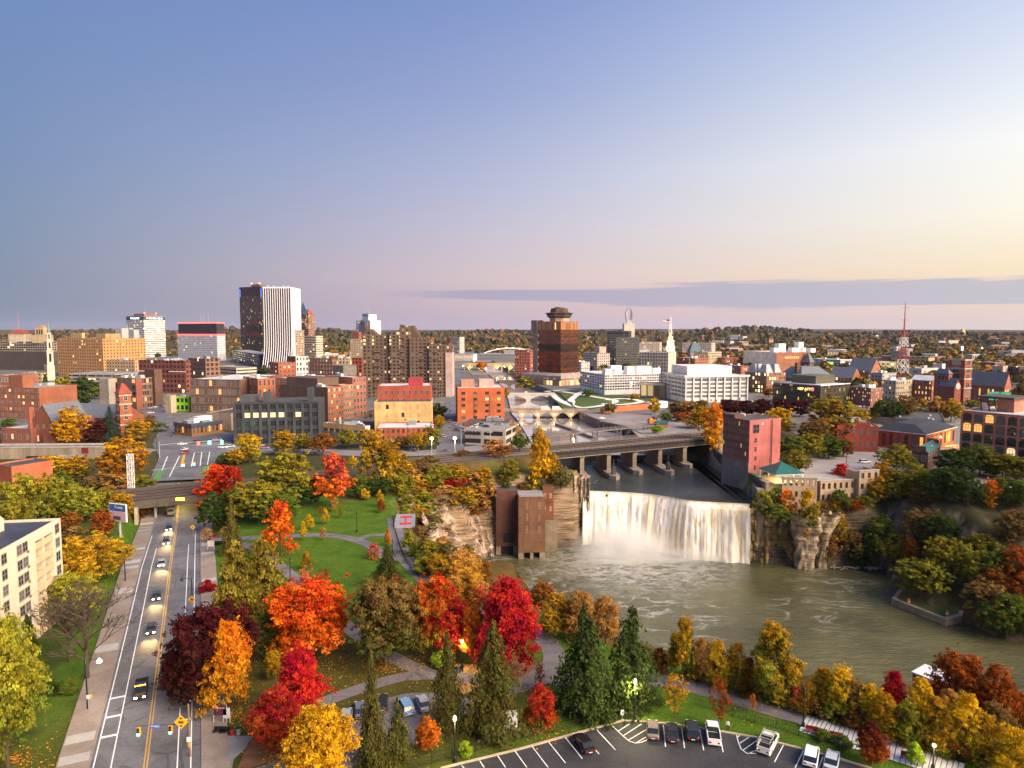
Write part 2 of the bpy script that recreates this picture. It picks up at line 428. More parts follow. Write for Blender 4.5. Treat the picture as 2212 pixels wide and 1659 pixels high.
    t.set(b.inputs['Base Color'],cc); b.inputs['Roughness'].default_value = .95; b.inputs['Specular IOR Level'].default_value = .1
    hgt = t.m('ADD',t.m('MULTIPLY',n2.outputs[0],.5),t.m('MULTIPLY',t.m('MULTIPLY',n3.outputs[0],steep),2.5))
    bp = t.n('ShaderNodeBump',Height=hgt,Strength=.9,Distance=.9); t.l.new(bp.outputs[0],b.inputs['Normal'])
    me.materials.append(M)
    struct(obj('ground',me))
terrain()
# sheets ---------------------------------------------------------------------------------------
def sheet(name,pts,z,m,kind='structure',px=True,drape=False):
    """flat outline laid on the ground; pts are picture points (px) or place points"""
    q = [P(a,b,z) if px else Vector((a,b,z)) for a,b in pts]
    mb = MB(); mb.face(q); o = mb.build(name,m); o['kind'] = kind
    return o
def line_pts(pts,step):
    out = []
    for a,b in zip(pts,pts[1:]):
        a,b = Vector(a),Vector(b); n = max(1,int((b-a).length/step))
        out += [a.lerp(b,i/n) for i in range(n)]
    return out+[Vector(pts[-1])]
def curve_pts(pts,n=8):
    """Catmull-Rom through the points"""
    p = [Vector(a) for a in pts]; p = [p[0]*2-p[1]]+p+[p[-1]*2-p[-2]]; out = []
    for i in range(1,len(p)-2):
        for k in range(n):
            t = k/n; a,b,c,d = p[i-1:i+3]
            out.append(.5*((2*b)+(c-a)*t+(2*a-5*b+4*c-d)*t*t+(3*b-a-3*c+d)*t**3))
    return out+[p[-2]]
def offset(pts,o):
    """points shifted sideways (to the right of travel)"""
    out = []
    for i,p in enumerate(pts):
        a = pts[max(0,i-1)]; b = pts[min(len(pts)-1,i+1)]; t = Vector((b[0]-a[0],b[1]-a[1])).normalized()
        oo = o[i] if hasattr(o,'__len__') else o
        out.append(Vector((p[0]+t.y*oo,p[1]-t.x*oo)))
    return out
def ribbon(mb,pts,o1,o2,zf,m=0):
    A,B = offset(pts,o1),offset(pts,o2)
    for i in range(len(pts)-1):
        z1,z2 = zf(pts[i],i),zf(pts[i+1],i+1)
        mb.face([(*B[i],z1),(*B[i+1],z2),(*A[i+1],z2),(*A[i],z1)] if False else [(*A[i],z1),(*A[i+1],z2),(*B[i+1],z2),(*B[i],z1)][::-1],m)
M_ASPH = mat('asphalt',(.145,.143,.16),.78,.3,.12,bump=.1)
M_LOT = mat('fresh_asphalt',(.042,.042,.05),.7,.35,.15)
M_PATH = mat('path_asphalt',(.165,.15,.165),.85,.2,.3)
M_WALK = mat('concrete_pavement',(.20,.155,.13),.85,.22,.25,rgb2=(.28,.235,.205))
M_CONC = mat('concrete',(.36,.33,.30),.85,.25,.3)
M_CONCD = mat('dark_concrete',(.17,.15,.135),.9,.35,.3)
M_PAINT = mat('road_paint',(.80,.80,.80),.6,.15,1.2)
M_YEL = mat('yellow_paint',(.58,.32,.04),.6,.1,1.2)
M_LAWN = mat('lawn_grass',(.045,.095,.012),.95,.3,.08,rgb2=(.062,.118,.016),spec=.05)
M_WHITE = mat('white_paint',(.72,.72,.72),.6,.1)
M_BLACK = mat('black_metal',(.015,.015,.017),.5,0)
M_STEEL = mat('grey_steel',(.42,.43,.45),.5,.15,metal=.3)
M_RUST = mat('dark_steel',(.085,.065,.06),.75,.35,.6)
M_BALL = mat('ballast',(.15,.125,.12),.95,.35,.5)
M_TREE_TRUNK = mat('bark',(.085,.06,.045),.95,.35,3.)
M_GREENROOF = mat('green_metal_roof',(.012,.095,.09),.45,.15)
def worn(M,k=.5):
    """cracks, repair patches and oil spots in old asphalt"""
    t = NT(M.node_tree); b = M.node_tree.nodes['Principled BSDF']; src = b.inputs['Base Color'].links[0].from_socket; tc = t.n('ShaderNodeTexCoord'); v = tc.outputs['Object']
    vo = t.n('ShaderNodeTexVoronoi',Vector=v,Scale=.22); vo.feature = 'DISTANCE_TO_EDGE'; nz_ = t.n('ShaderNodeTexNoise',Vector=v,Scale=.09,Detail=4.0); n2 = t.n('ShaderNodeTexNoise',Vector=v,Scale=.8,Detail=3.0)
    cr = t.m('MULTIPLY',t.m('LESS_THAN',vo.outputs['Distance'],.035),t.rng(nz_.outputs[0],.48,.56)); pc = t.n('ShaderNodeTexVoronoi',Vector=v,Scale=.13); pc.distance = 'CHEBYCHEV'
    c = t.mix(t.m('MULTIPLY',cr,k),src,(.03,.03,.032,1)); sp = t.n('ShaderNodeSeparateColor',Color=pc.outputs['Color']); c = t.mix(t.m('MULTIPLY',t.m('GREATER_THAN',sp.outputs[0],.86),.28),c,(.05,.05,.055,1)); c = t.mix(t.m('MULTIPLY',t.rng(n2.outputs[0],.66,.74),.5),c,(.035,.034,.034,1)); t.set(b.inputs['Base Color'],c)
for m_ in (M_ASPH,M_LOT,M_PATH): worn(m_)
# street ---------------------------------------------------------------------------------------
RP = curve_pts(ROAD,10)
_acc = [0]
for a,b in zip(RP,RP[1:]): _acc.append(_acc[-1]+(b-a).length)
def rzf(dz): return lambda p,i: float(road_z(np.array([_acc[i]]))[0])+dz
IE = next(i for i,s in enumerate(_acc) if s > 243)
RPN = RP[:IE]
def wid(i): return 7.0 if _acc[i] < 205 else 7.0+3.2*min(1,(_acc[i]-205)/30)
ws = [wid(i) for i in range(len(RPN))]
mb = MB(); ribbon(mb,RPN,[-w for w in ws],ws,rzf(.02)); struct(mb.build('road',M_ASPH))
for side in (-1,1):
    mb = MB(); e = 4.2 if side < 0 else 3.6
    a = [side*w for w in ws]; b = [side*(w+e) for w in ws]
    ribbon(mb,RPN,min(a,b),max(a,b),rzf(.17)); n0 = len(mb.f)
    for i in range(len(RPN)-1):                       # kerb face
        A = offset(RPN,a); z1,z2 = rzf(0)(0,i),rzf(0)(0,i+1)
        q = [(*A[i],z1),(*A[i+1],z2),(*A[i+1],z2+.17),(*A[i],z1+.17)]
        mb.face(q if side > 0 else q[::-1],1)
    o = mb.build('pavement',[M_WALK,M_CONC]); struct(o)
    IU = next(i for i,s in enumerate(_acc) if s > 236)
    # pale slabs let into the walk
    sl_ = MB(); rnd = random.Random(5+side)
    for i in range(2,IU-8):
        if rnd.random() < .34:
            A = offset(RPN,[side*(w+.3) for w in ws]); B = offset(RPN,[side*(w+e-.2) for w in ws]); z1,z2 = rzf(.176)(0,i),rzf(.176)(0,i+1)
            k = .35+.4*rnd.random(); q = [A[i],A[i].lerp(A[i+1],k),B[i].lerp(B[i+1],k),B[i]]; zz = [z1,z1+(z2-z1)*k,z1+(z2-z1)*k,z1]
            q = [(*p,z) for p,z in zip(q,zz)]; sl_.face(q if side < 0 else q[::-1])
    struct(sl_.build('pavement_slabs',mat('pale_concrete',(.38,.36,.35),.85,.15)))
mk = MB(); IU = next(i for i,s in enumerate(_acc) if s > 236)
R1 = RPN[:IU]
for o in (-.28,.12): ribbon(mk,R1,o,o+.15,rzf(.028),1)
for o in (-6.6,-4.4,3.9,5.6):
    lim = next(i for i,s in enumerate(_acc) if s > (170 if abs(o) > 5.5 else 150))
    ribbon(mk,RPN[:lim],o,o+.16,rzf(.028))
for s0 in (44,49.5,55):                             # rungs of the buffer near the crossing
    for o in (-4.4,3.9):
        i = next(i for i,s in enumerate(_acc) if s > s0)
        t = (RPN[i+1]-RPN[i]).normalized(); A = offset(RPN,o)[i]; B = offset(RPN,o+(1.8 if o > 0 else -2.1))[i]; q = [A,B,B+t*.55,A+t*.55]
        q = [(*p,rzf(.028)(0,i)) for p in q]; mk.face(q if o < 0 else q[::-1])
def stripe(mb,a,b,w,z,m=0):
    a,b = Vector(a[:2]),Vector(b[:2]); t = (b-a).normalized(); n = Vector((t.y,-t.x))*w/2
    mb.face([(*(a+n),z),(*(b+n),z),(*(b-n),z),(*(a-n),z)],m)
for a,b in (((596,290),(604,270)),):
    pass
for px in ((366,1030,388,985),(350,1016,362,986),(413,1008,420,978),(432,1007,436,977),(448,1004,453,976)):
    a,b = P(px[0],px[1],0),P(px[2],px[3],0); stripe(mk,a,b,.35,.05)
stripe(mk,P(392,1008,0),P(398,982,0),1.2,.05,1); stripe(mk,P(328,1016,0),P(392,1008,0),.4,.05); stripe(mk,P(418,978,0),P(455,976,0),.4,.05)
stripe(mk,P(338,1036,0),P(350,1014,0),2.6,.048,2); stripe(mk,P(440,1028,0),P(449,1007,0),3.0,.048,2)
struct(mk.build('road_markings',[M_PAINT,M_YEL,mat('green_lane_paint',(.09,.24,.05),.7,.15)]))
# crossing, ring road and city streets
sheet('junction',[(322,1040),(448,1034),(470,985),(560,960),(560,944),(470,930),(440,912),(345,925),(330,960),(345,985)],.03,M_ASPH)
mb = MB(); RR = curve_pts([tuple(P(x,y,0).xy) for x,y in ((440,958),(560,972),(700,976),(800,980),(900,979),(985,973),(1080,962))],6)
ribbon(mb,RR,-7,7,lambda p,i: .036); struct(mb.build('ring_road',mat('worn_asphalt',(.21,.20,.215),.75,.3,.1)))
mb = MB(); RR2 = curve_pts([tuple(P(x,y,0).xy) for x,y in ((0,968),(120,966),(250,968),(330,975))],6)
ribbon(mb,RR2,-5,5,lambda p,i: .036); struct(mb.build('side_road',mat('worn_asphalt',(.2,.2,.2))))
mb = MB(); RR3 = [P(x,y,0).xy for x,y in ((972,985),(974,930),(977,890),(980,850),(984,800))]
ribbon(mb,RR3,-7,7,lambda p,i: .042); struct(mb.build('city_street',M_ASPH))
mb = MB(); RR4 = [P(x,y,0).xy for x,y in ((395,950),(350,905),(330,885),(300,868))]
ribbon(mb,RR4,-8,8,lambda p,i: .042); struct(mb.build('city_street',M_ASPH))
sheet('parking_lot',[(1690,1032),(1905,1020),(1940,985),(1880,975),(1740,985),(1700,1000)],.02,mat('pale_lot',(.30,.27,.275),.85,.2,.1))
# park paths, driveway, terrace -----------------------------------------------------------------
def path(pts,w,m=M_PATH,z=.05,name='path',n=6):
    mb = MB(); q = curve_pts([tuple(P(a,b,0).xy) for a,b in pts],n); ribbon(mb,q,-w/2,w/2,lambda p,i: z+hz(p[0],p[1])*0); return struct(mb.build(name,m))
path([(455,1166),(521,1163),(600,1160),(690,1156),(745,1161),(790,1174),(822,1192),(850,1215)],3.6)
path([(500,1168),(552,1186),(592,1213),(626,1240),(660,1268),(700,1302),(742,1346),(790,1384),(880,1436),(975,1470)],3.2,z=.058)
path([(770,1166),(800,1157),(838,1155)],2.4,z=.066)
path([(850,1120),(858,1160),(872,1200),(905,1240),(950,1275),(1010,1306),(1085,1332),(1150,1362),(1188,1396),(1196,1432),(1150,1470),(1085,1490)],4.2,z=.074)
path([(1160,1462),(1300,1478),(1420,1470),(1520,1490),(1640,1525),(1740,1553)],4.2,z=.082)
path([(690,1520),(745,1500),(800,1482),(880,1462),(985,1462),(1085,1476),(1160,1468)],3.0,z=.09)
mb = MB(); q = curve_pts([tuple(P(a,b,0).xy) for a,b in ((1735,1562),(1830,1593),(1960,1632),(2080,1672))],10); ribbon(mb,q,-2.6,2.6,lambda p,i: .098)
struct(mb.build('concrete_walk',mat('white_concrete',(.62,.61,.64),.8,.12)))
jm = MB()
for i in range(1,len(q)-1):
    A,B = offset(q,-2.6)[i],offset(q,2.6)[i]; stripe(jm,A,B,.12,.104)
struct(jm.build('walk_joints',M_CONCD))
DR = [(520,1668),(612,1640),(700,1605),(715,1560),(755,1530),(820,1512),(880,1497),(950,1495),(1010,1508),(1060,1545),(985,1580),(900,1608),(800,1640),(700,1680)]
sheet('driveway',DR,.03,mat('old_asphalt',(.17,.155,.165),.85,.3,.15))
LOTP = [(930,1690),(955,1662),(1123,1620.5),(1346,1558.5),(1440,1565),(1517,1575),(1640,1596.5),(1736,1621),(1812,1641),(1880,1662),(1900,1690)]
sheet('car_park',LOTP,.03,M_LOT)
mb = MB(); LK = [P(a,b,0).xy for a,b in LOTP]; ribbon(mb,LK,-.35,.0,lambda p,i: .17)
for i in range(len(LK)-1):
    mb.face([(*LK[i],.0),(*LK[i+1],.0),(*LK[i+1],.17),(*LK[i],.17)])
struct(mb.build('kerb',mat('kerb_concrete',(.45,.36,.26),.85,.2)))
mk = MB()
def pl(*c,w=.13):
    for i in range(0,len(c)-2,2): stripe(mk,P(c[i],c[i+1],0),P(c[i+2],c[i+3],0),w,.042)
z3 = lambda *c: tuple((877.8+c[i]*.22322) if i % 2 == 0 else (1288.7+c[i]*.22322) for i in range(len(c)))
z4 = lambda *c: tuple((1316.6+c[i]*.22322) if i % 2 == 0 else (1288.7+c[i]*.22322) for i in range(len(c)))
for c in ((535,1637,560,1665),(710,1590,752,1655),(885,1543,960,1656),(1052,1497,1166,1656),(1217,1452,1372,1656),(1376,1408,1540,1613),(1538,1365,1702,1570),(1690,1328,1866,1527),(1843,1291,2023,1485)): pl(*z3(*c))
for c in ((28,1254,130,1350,190,1400,250,1420,310,1412,362,1390),(85,1305,190,1236),(128,1352,308,1236),(178,1394,362,1285),(258,1418,362,1356),(362,1240,362,1390),(521,1248,542,1455),(697,1268,727,1470),(873,1288,912,1490),(1060,1305,1100,1508),
          (1224,1324,1250,1420,1275,1480,1330,1520,1420,1520),(1240,1362,1272,1336),(1260,1422,1374,1346),(1290,1490,1468,1366),(1350,1520,1422,1488),(1686,1434,1597,1604),(1876,1492,1797,1658),(2068,1550,2022,1658)): pl(*z4(*c))
struct(mk.build('parking_lines',M_PAINT))
sheet('bench_terrace',[(453,1690),(452,1587),(551,1590),(548,1600),(505,1640),(495,1690)],.03,mat('terrace_concrete',(.24,.235,.235),.85,.2,.3))
for nm,c,col in (('leaf_litter',[(510,1668),(535,1605),(590,1545),(700,1520),(640,1630)],(.20,.095,.05)),('leaf_litter',[(960,1490),(985,1435),(1035,1435),(1045,1480),(1000,1500)],(.36,.20,.07)),('leaf_litter',[(1085,1470),(1100,1425),(1170,1440),(1160,1465)],(.20,.09,.07))):
    o = sheet(nm,c,.034,mat('litter_%d' % (col[0]*100),col,.95,.4,.8),'stuff')
# lawns of the park: one crisp sheet per mown field
# city ground beyond the modelled strip ------------------------------------------------------------
LB = [(4,445),(0,480),(-5,640),(-15,770),(-40,1000),(-80,1350)]
RB = [(58,445),(50,489),(45,640),(22,770),(2,1000),(-40,1350)]
mb = MB()
def citystrip(bank,xf,s):
    for (x1,y1),(x2,y2) in zip(bank,bank[1:]):
        q = [(x1,y1,-.03),(x2,y2,-.03),(xf,y2,-.03),(xf,y1,-.03)]; mb.face(q if s > 0 else q[::-1])
citystrip(LB,-2600,-1); citystrip(RB,2600,1)
mb.face([(-2600,36,-.03),(-300,36,-.03),(-300,445,-.03),(-2600,445,-.03)]); mb.face([(344,36,-.03),(2600,36,-.03),(2600,445,-.03),(344,445,-.03)])
mb.face([(-2600,1350,-.03),(2600,1350,-.03),(3600,2200,-.03),(-3600,2200,-.03)])
struct(mb.build('city_ground',mat('city_paving',(.09,.085,.085),.9,.5,.012,rgb2=(.19,.175,.165))))
mb = MB()
def wallstrip(bank,z0,z1,flip):
    for (x1,y1),(x2,y2) in zip(bank,bank[1:]):
        q = [(x1,y1,z0),(x2,y2,z0),(x2,y2,z1),(x1,y1,z1)]; mb.face(q[::-1] if flip else q)
wallstrip(LB,CZ-2,.9,True); wallstrip(RB,CZ-2,.9,False)
wallstrip([(99.2,268),(101.6,345),(97.6,360),(76.6,386),(70.6,425),(58.5,445)],UZ-2,-.4,False); wallstrip([(58.5,445),(70.6,425),(76.6,386),(97.6,360),(101.6,345),(99.2,268)],UZ-2,.3,False)
wallstrip([(12,300),(11.5,345),(7.5,400),(4,445)],UZ-2,.3,True)
tag(mb.build('quay_wall',mat('quay_stone',(.15,.125,.115),.9,.4,.25)),'dark stone quay walls lining the river above the falls','wall')
# water -------------------------------------------------------------------------------------------
def water(name,base,rough,scale,stretch,bump,foam=None):
    M = bpy.data.materials.new(name); M.use_nodes = True; t = NT(M.node_tree); b = M.node_tree.nodes['Principled BSDF']
    tc = t.n('ShaderNodeTexCoord'); mp = t.n('ShaderNodeMapping',Vector=tc.outputs['Object'],Scale=stretch)
    n1 = t.n('ShaderNodeTexNoise',Vector=mp.outputs[0],Scale=scale,Detail=6.0,Roughness=.62,Distortion=1.1)
    n2 = t.n('ShaderNodeTexNoise',Vector=tc.outputs['Object'],Scale=scale*.13,Detail=3.0)
    c = t.mix(t.rng(n2.outputs[0],.35,.65),(*base,1),(*[x*1.7 for x in base],1))
    if foam:
        (fx,fy),reach = foam
        sp = t.n('ShaderNodeSeparateXYZ',Vector=tc.outputs['Object'])
        d = t.m('SQRT',t.m('ADD',t.m('POWER',t.m('SUBTRACT',sp.outputs[0],fx),2.0),t.m('POWER',t.m('MULTIPLY',t.m('SUBTRACT',sp.outputs[1],fy),1.0),2.0)))
        near = t.rng(d,reach,8.0)
        mq = t.n('ShaderNodeMapping',Vector=tc.outputs['Object'],Scale=(.75,1.5,1),Rotation=(0,0,.5)); v = t.n('ShaderNodeTexNoise',Vector=mq.outputs[0],Scale=.07,Detail=9.0,Roughness=.58,Distortion=.9)
        vein = t.m('SUBTRACT',1.0,t.m('MULTIPLY',t.m('ABSOLUTE',t.m('SUBTRACT',v.outputs[0],.5)),16.0))
        v2 = t.n('ShaderNodeTexNoise',Vector=tc.outputs['Object'],Scale=.03,Detail=4.0)
        v3 = t.n('ShaderNodeTexNoise',Vector=mq.outputs[0],Scale=.28,Detail=8.0,Roughness=.66,Distortion=1.2)
        f = t.m('MULTIPLY',t.m('MULTIPLY',t.rng(vein,.25,1.0),near),t.rng(v2.outputs[0],.46,.62))
        f = t.m('MULTIPLY',f,t.rng(v3.outputs[0],.35,.6),clamp=True)
        f = t.m('MAXIMUM',f,t.m('MULTIPLY',t.rng(d,45,22),t.m('MULTIPLY',t.rng(v3.outputs[0],.40,.68),.8)))
        c = t.mix(t.m('MULTIPLY',f,.85),c,(.72,.70,.68,1))
        t.set(b.inputs['Roughness'],t.rng(f,0,1,rough,.8))
    else: b.inputs['Roughness'].default_value = rough
    t.set(b.inputs['Base Color'],c); b.inputs['Metallic'].default_value = .5 if name == 'city_water' else 0; b.inputs['IOR'].default_value = 1.7 if name == 'city_water' else 1.4; b.inputs['Specular IOR Level'].default_value = .5
    bp = t.n('ShaderNodeBump',Height=n1.outputs[0],Strength=bump,Distance=1.0); t.l.new(bp.outputs[0],b.inputs['Normal'])
    return M
mb = MB(); mb.face([(-30,40,WZ),(344,40,WZ),(344,286,WZ),(-30,286,WZ)]); struct(mb.build('river',water('gorge_water',(.058,.056,.026),.15,.3,(.6,1.6,1),.75,((50,268),105))))
mb = MB(); mb.face([(2,258,UZ),(103,258,UZ),(103,353,UZ),(2,353,UZ)])
LIP = [(30.5,288.2),(44,286),(56,282.5),(64,277.5),(71,271.5),(80,268.6),(94,265.5)]
mb = MB(); pts = curve_pts(LIP,5)
for a,b in zip(pts,pts[1:]): mb.face([(a.x,a.y,UZ),(b.x,b.y,UZ),(b.x+(4 if b.x > 90 else 0)+.0,353,UZ),(a.x-(16 if a.x < 32 else 0),353,UZ)])
mb.face([(99,264,UZ),(102,353,UZ),(94,353,UZ),(94,265.5,UZ)])
mb.face([(8,353,UZ),(103,353,UZ),(103,353,CZ),(8,353,CZ)])
struct(mb.build('river',water('upper_water',(.03,.034,.033),.16,.5,(1,1.2,1),.5)))
mb = MB(); mb.face([(-100,353,CZ),(103,353,CZ),(103,1400,CZ),(-100,1400,CZ)]); struct(mb.build('river',water('city_water',(.40,.375,.37),.05,.2,(1,.6,1),.03)))
def waterfall():
    pts = curve_pts(LIP,36); n = len(pts); rows = 26; V = []; s = 0
    for i,p in enumerate(pts):
        if i: s += (p-pts[i-1]).length
        t = (pts[min(n-1,i+1)]-pts[max(0,i-1)]).normalized(); nr = Vector((t.y,-t.x))
        a = (vnoise(np.array([s]),np.array([0.]),3.1,21)[0]-.5)*1.5+(vnoise(np.array([s]),np.array([0.]),1.1,22)[0]-.5)*.55+(vnoise(np.array([s]),np.array([0.]),.45,23)[0]-.5)*.25
        step = 1.6*smooth((s-42)/8) if s > 42 else 0
        for j in range(rows+1):
            f = j/rows; z = UZ+.05+(WZ-UZ-.1)*f; out = 3.6*(1-(1-min(1,f*1.25))**2.2)+a*min(1,f*3)+step*(f > .07)*1.0
            wob = (vnoise(np.array([s*1.0]),np.array([f*7.]),1.0,31)[0]-.5)*.7*f
            V.append((p.x+nr.x*(out+wob),p.y+nr.y*(out+wob),z))
    idx = np.arange(n*(rows+1)).reshape(n,rows+1)
    Fq = np.stack([idx[:-1,:-1],idx[1:,:-1],idx[1:,1:],idx[:-1,1:]],-1).reshape(-1,4)[:,::-1]
    me = mesh_np('waterfall',V,Fq,smooth=True)
    M = bpy.data.materials.new('falling_water'); M.use_nodes = True; t = NT(M.node_tree); b = M.node_tree.nodes['Principled BSDF']
    tc = t.n('ShaderNodeTexCoord'); mp = t.n('ShaderNodeMapping',Vector=tc.outputs['Object'],Scale=(1,1,.045))
    n1 = t.n('ShaderNodeTexNoise',Vector=mp.outputs[0],Scale=.85,Detail=7.0,Roughness=.62,Distortion=.4)
    n2 = t.n('ShaderNodeTexNoise',Vector=mp.outputs[0],Scale=.16,Detail=4.0)
    c = t.ramp(t.rng(n1.outputs[0],.36,.66),[(0,(.66,.53,.37)),(.25,(.90,.80,.64)),(.5,(.98,.92,.80)),(1,(.98,.95,.88))])
    c = t.mix(t.m('MULTIPLY',t.rng(n2.outputs[0],.46,.62),.55),c,(.58,.45,.24,1))
    sp = t.n('ShaderNodeSeparateXYZ',Vector=tc.outputs['Object'])
    c = t.mix(t.m('MULTIPLY',t.rng(sp.outputs[2],UZ-1.2,UZ-.1),.7),c,(.30,.26,.14,1))
    t.set(b.inputs['Base Color'],c); b.inputs['Roughness'].default_value = .55
    bp = t.n('ShaderNodeBump',Height=n1.outputs[0],Strength=.5,Distance=.8); t.l.new(bp.outputs[0],b.inputs['Normal'])
    me.materials.append(M); o = obj('waterfall',me); o['kind'] = 'structure'
waterfall()
def mist():
    def puff(name,c,s,den):
        bpy_me = MB(); n = 16
        pr = [(math.sin(math.pi*k/n),-math.cos(math.pi*k/n)) for k in range(n+1)]
        bpy_me.lathe([(max(r,.001),z) for r,z in pr],24)
        M = bpy.data.materials.new(name); M.use_nodes = True; t = NT(M.node_tree); M.node_tree.nodes.clear()
        tc = t.n('ShaderNodeTexCoord'); ln = t.n('ShaderNodeVectorMath',_operation='LENGTH'); t.l.new(tc.outputs['Object'],ln.inputs[0])
        no = t.n('ShaderNodeTexNoise',Vector=tc.outputs['Object'],Scale=2.2,Detail=4.0)
        d = t.m('MULTIPLY',t.m('MULTIPLY',t.rng(ln.outputs['Value'],1.0,.2,smooth=True),t.rng(no.outputs[0],.3,.65)),den)
        v = t.n('ShaderNodeVolumePrincipled',Density=d,Color=(.97,.97,.97,1)); v.inputs['Anisotropy'].default_value = .2
        out = t.n('ShaderNodeOutputMaterial'); t.l.new(v.outputs[0],out.inputs['Volume'])
        o = bpy_me.build(name,M); o.location = c; o.scale = s; o['kind'] = 'stuff'
    puff('mist',(45,270,WZ+4),(24,13,12),.34); puff('mist',(40,262,WZ+1),(22,12,6),.15)
    puff('mist',(66,262,WZ+2.0),(28,8,5),.2)
mist()
# ================================================================ BUILDINGS
M_GLASS = mat('window_glass',(.02,.022,.026),.12,0,spec=.8)
M_GLASS2 = mat('pale_window_glass',(.10,.10,.105),.18,0,spec=.8)
M_LIT = mat('lit_window',(.3,.2,.1),.4,.0,emit=(1,.50,.11),es=.55); M_LITW = mat('lit_window_white',(.3,.25,.2),.4,.0,emit=(1,.72,.36),es=.55)
M_ROOFD = mat('tar_roof',(.075,.075,.085),.9,.35,.2); M_ROOFW = mat('white_roof',(.55,.56,.60),.8,.25,.15); M_ROOFG = mat('grey_roof',(.27,.26,.265),.9,.3,.2)
M_SLATE = mat('slate',(.13,.145,.18),.75,.3,.8); M_UNIT = mat('duct_metal',(.48,.48,.5),.5,.2,metal=.3)
FR = {}
def frame_m(c):
    return mat('trim_%d_%d_%d' % tuple(int(x*100) for x in c),c,.7,.12)
WME = {}
def win_mesh(w,h,fc,kind,arch=False,mull=1):
    k = (round(w,1),round(h,1),fc,kind,arch,mull)
    if k in WME: return WME[k]
    w,h = k[0],k[1]; mb = MB(); f = min(.14,w*.1); g = .05
    glass = {'d': M_GLASS,'p': M_GLASS2,'y': M_LIT,'w': M_LITW}[kind]
    mb.box(-w/2-f,w/2+f,-.12,.0,-f*1.3,0,0); mb.box(-w/2-f,w/2+f,-.09,.0,h,h+f,0)
    mb.box(-w/2-f,-w/2,-.09,.0,0,h,0); mb.box(w/2,w/2+f,-.09,.0,0,h,0)
    if arch:
        n = 6; q = [(w/2*math.cos(math.pi*i/n),-.05,h+f+w*.22*math.sin(math.pi*i/n)) for i in range(n+1)]; mb.face(q[::-1],1)
    mb.face([(-w/2,-g*.6,0),(w/2,-g*.6,0),(w/2,-g*.6,h),(-w/2,-g*.6,h)],1)
    for i in range(mull):
        x = -w/2+w*(i+1)/(mull+1); mb.box(x-.04,x+.04,-.075,0,0,h,0,bottom=False)
    mb.box(-w/2,w/2,-.07,0,h*.5-.04,h*.5+.04,0,bottom=False)
    WME[k] = mb.mesh('window',[frame_m(fc),glass]); return WME[k]
class Bld: pass
def solve(C,rot,px):
    """length along direction rot from C to the sight line of picture column px"""
    u = (px-1106)/F; d = Vector((u,1.003)); a = Vector((math.cos(rot),math.sin(rot)))
    det = a.x*(-d.y)+d.x*a.y
    return (-C.x*(-d.y)+d.x*(-C.y))/det if abs(det) > 1e-9 else 0
def B(label,xc,yb,yt,xl,xr,rot,wall,name='brick_building',cat='building',k='brick',z0=0.,dl=None,dr=None,roof=None,win=None,fl=0,nl=0,nr=0,wf=.5,hf=.55,
      fc=(.35,.3,.26),lit=.12,gm=None,corn=None,units=0,base=0.0,arch=False,mull=1,par=.7,seed=1,group=None,h=None,rowl=None,inset=None,pale=.25,topm=.0):
    """xc near corner column, yb its foot, yt its top, xl / xr ends of the faces left and right of the corner, rot bearing of the right face"""
    C = P(xc,yb,z0); r = R(rot); H_ = h if h else topz(C,yt)-z0
    Lr = dr if dr else solve(C,r,xr); Ll = dl if dl else solve(C,r+math.pi/2,xl)
    if not (1 < Lr < 400 and 1 < Ll < 400 and H_ > 1): print('CHECK building',label,round(Lr,1),round(Ll,1),round(H_,1))
    Lr,Ll = max(3,min(Lr,300)),max(3,min(Ll,300))
    o = thing(name,label,cat,C,r,group); b = Bld(); b.o,b.Lr,b.Ll,b.h,b.C,b.r = o,Lr,Ll,H_,C,r
    mw = gm if gm else wall_mat(wall,k)
    mb = MB(); P4 = [(0,0),(Lr,0),(Lr,Ll),(0,Ll)]; per = 0; t = .45
    for i in range(4):
        a,c = P4[i],P4[(i+1) % 4]; L = math.dist(a,c)
        mb.face([(*a,-1.5),(*c,-1.5),(*c,H_),(*a,H_)],0,[(per,-1.5),(per+L,-1.5),(per+L,H_),(per,H_)]); per += L
    I4 = [(t,t),(Lr-t,t),(Lr-t,Ll-t),(t,Ll-t)]
    mt = 1
    for i in range(4):
        a,c,d,e = P4[i],P4[(i+1) % 4],I4[(i+1) % 4],I4[i]
        mb.face([(*a,H_),(*c,H_),(*d,H_),(*e,H_)],mt); mb.face([(*e,H_),(*d,H_),(*d,H_-par),(*e,H_-par)],mt)
    mb.build('wall',[mw,wall_mat(tuple(x*.8+.04 for x in wall),k)],o,uv=True)
    rb = MB(); rb.face([(*q,H_-par*.7) for q in I4]); rb.build('roof',roof or M_ROOFG,o)
    if corn:
        cb = MB(); e = .35; z1,z2 = H_-.9,H_-.35
        cb.box(-e,Lr+e,-e,-.002,z1,z2); cb.box(-e,-.002,-.002,Ll+e,z1,z2); cb.build('cornice',frame_m(corn),o)
    rnd = random.Random(seed*77+len(label)); b.rnd = rnd
    for i in range(units):
        w,d,hh = rnd.uniform(2,min(6,Lr*.3)),rnd.uniform(2,min(6,Ll*.35)),rnd.uniform(1.2,2.8)
        x,y = rnd.uniform(1,max(1.1,Lr-w-1)),rnd.uniform(1,max(1.1,Ll-d-1)); ub = MB(); ub.box(x,x+w,y,y+d,H_-par*.7,H_-par+hh); ub.box(x+.3,x+w-.3,y+.3,y+d-.3,H_-par+hh,H_-par+hh+.25,1); ub.build('rooftop_unit',[rnd.choice([M_UNIT,M_WHITE,M_ROOFG]),M_STEEL],o)
    if win == 'obj': windows(b,fl,nl,nr,wf,hf,fc,lit,base,arch,mull,pale,topm)
    return b
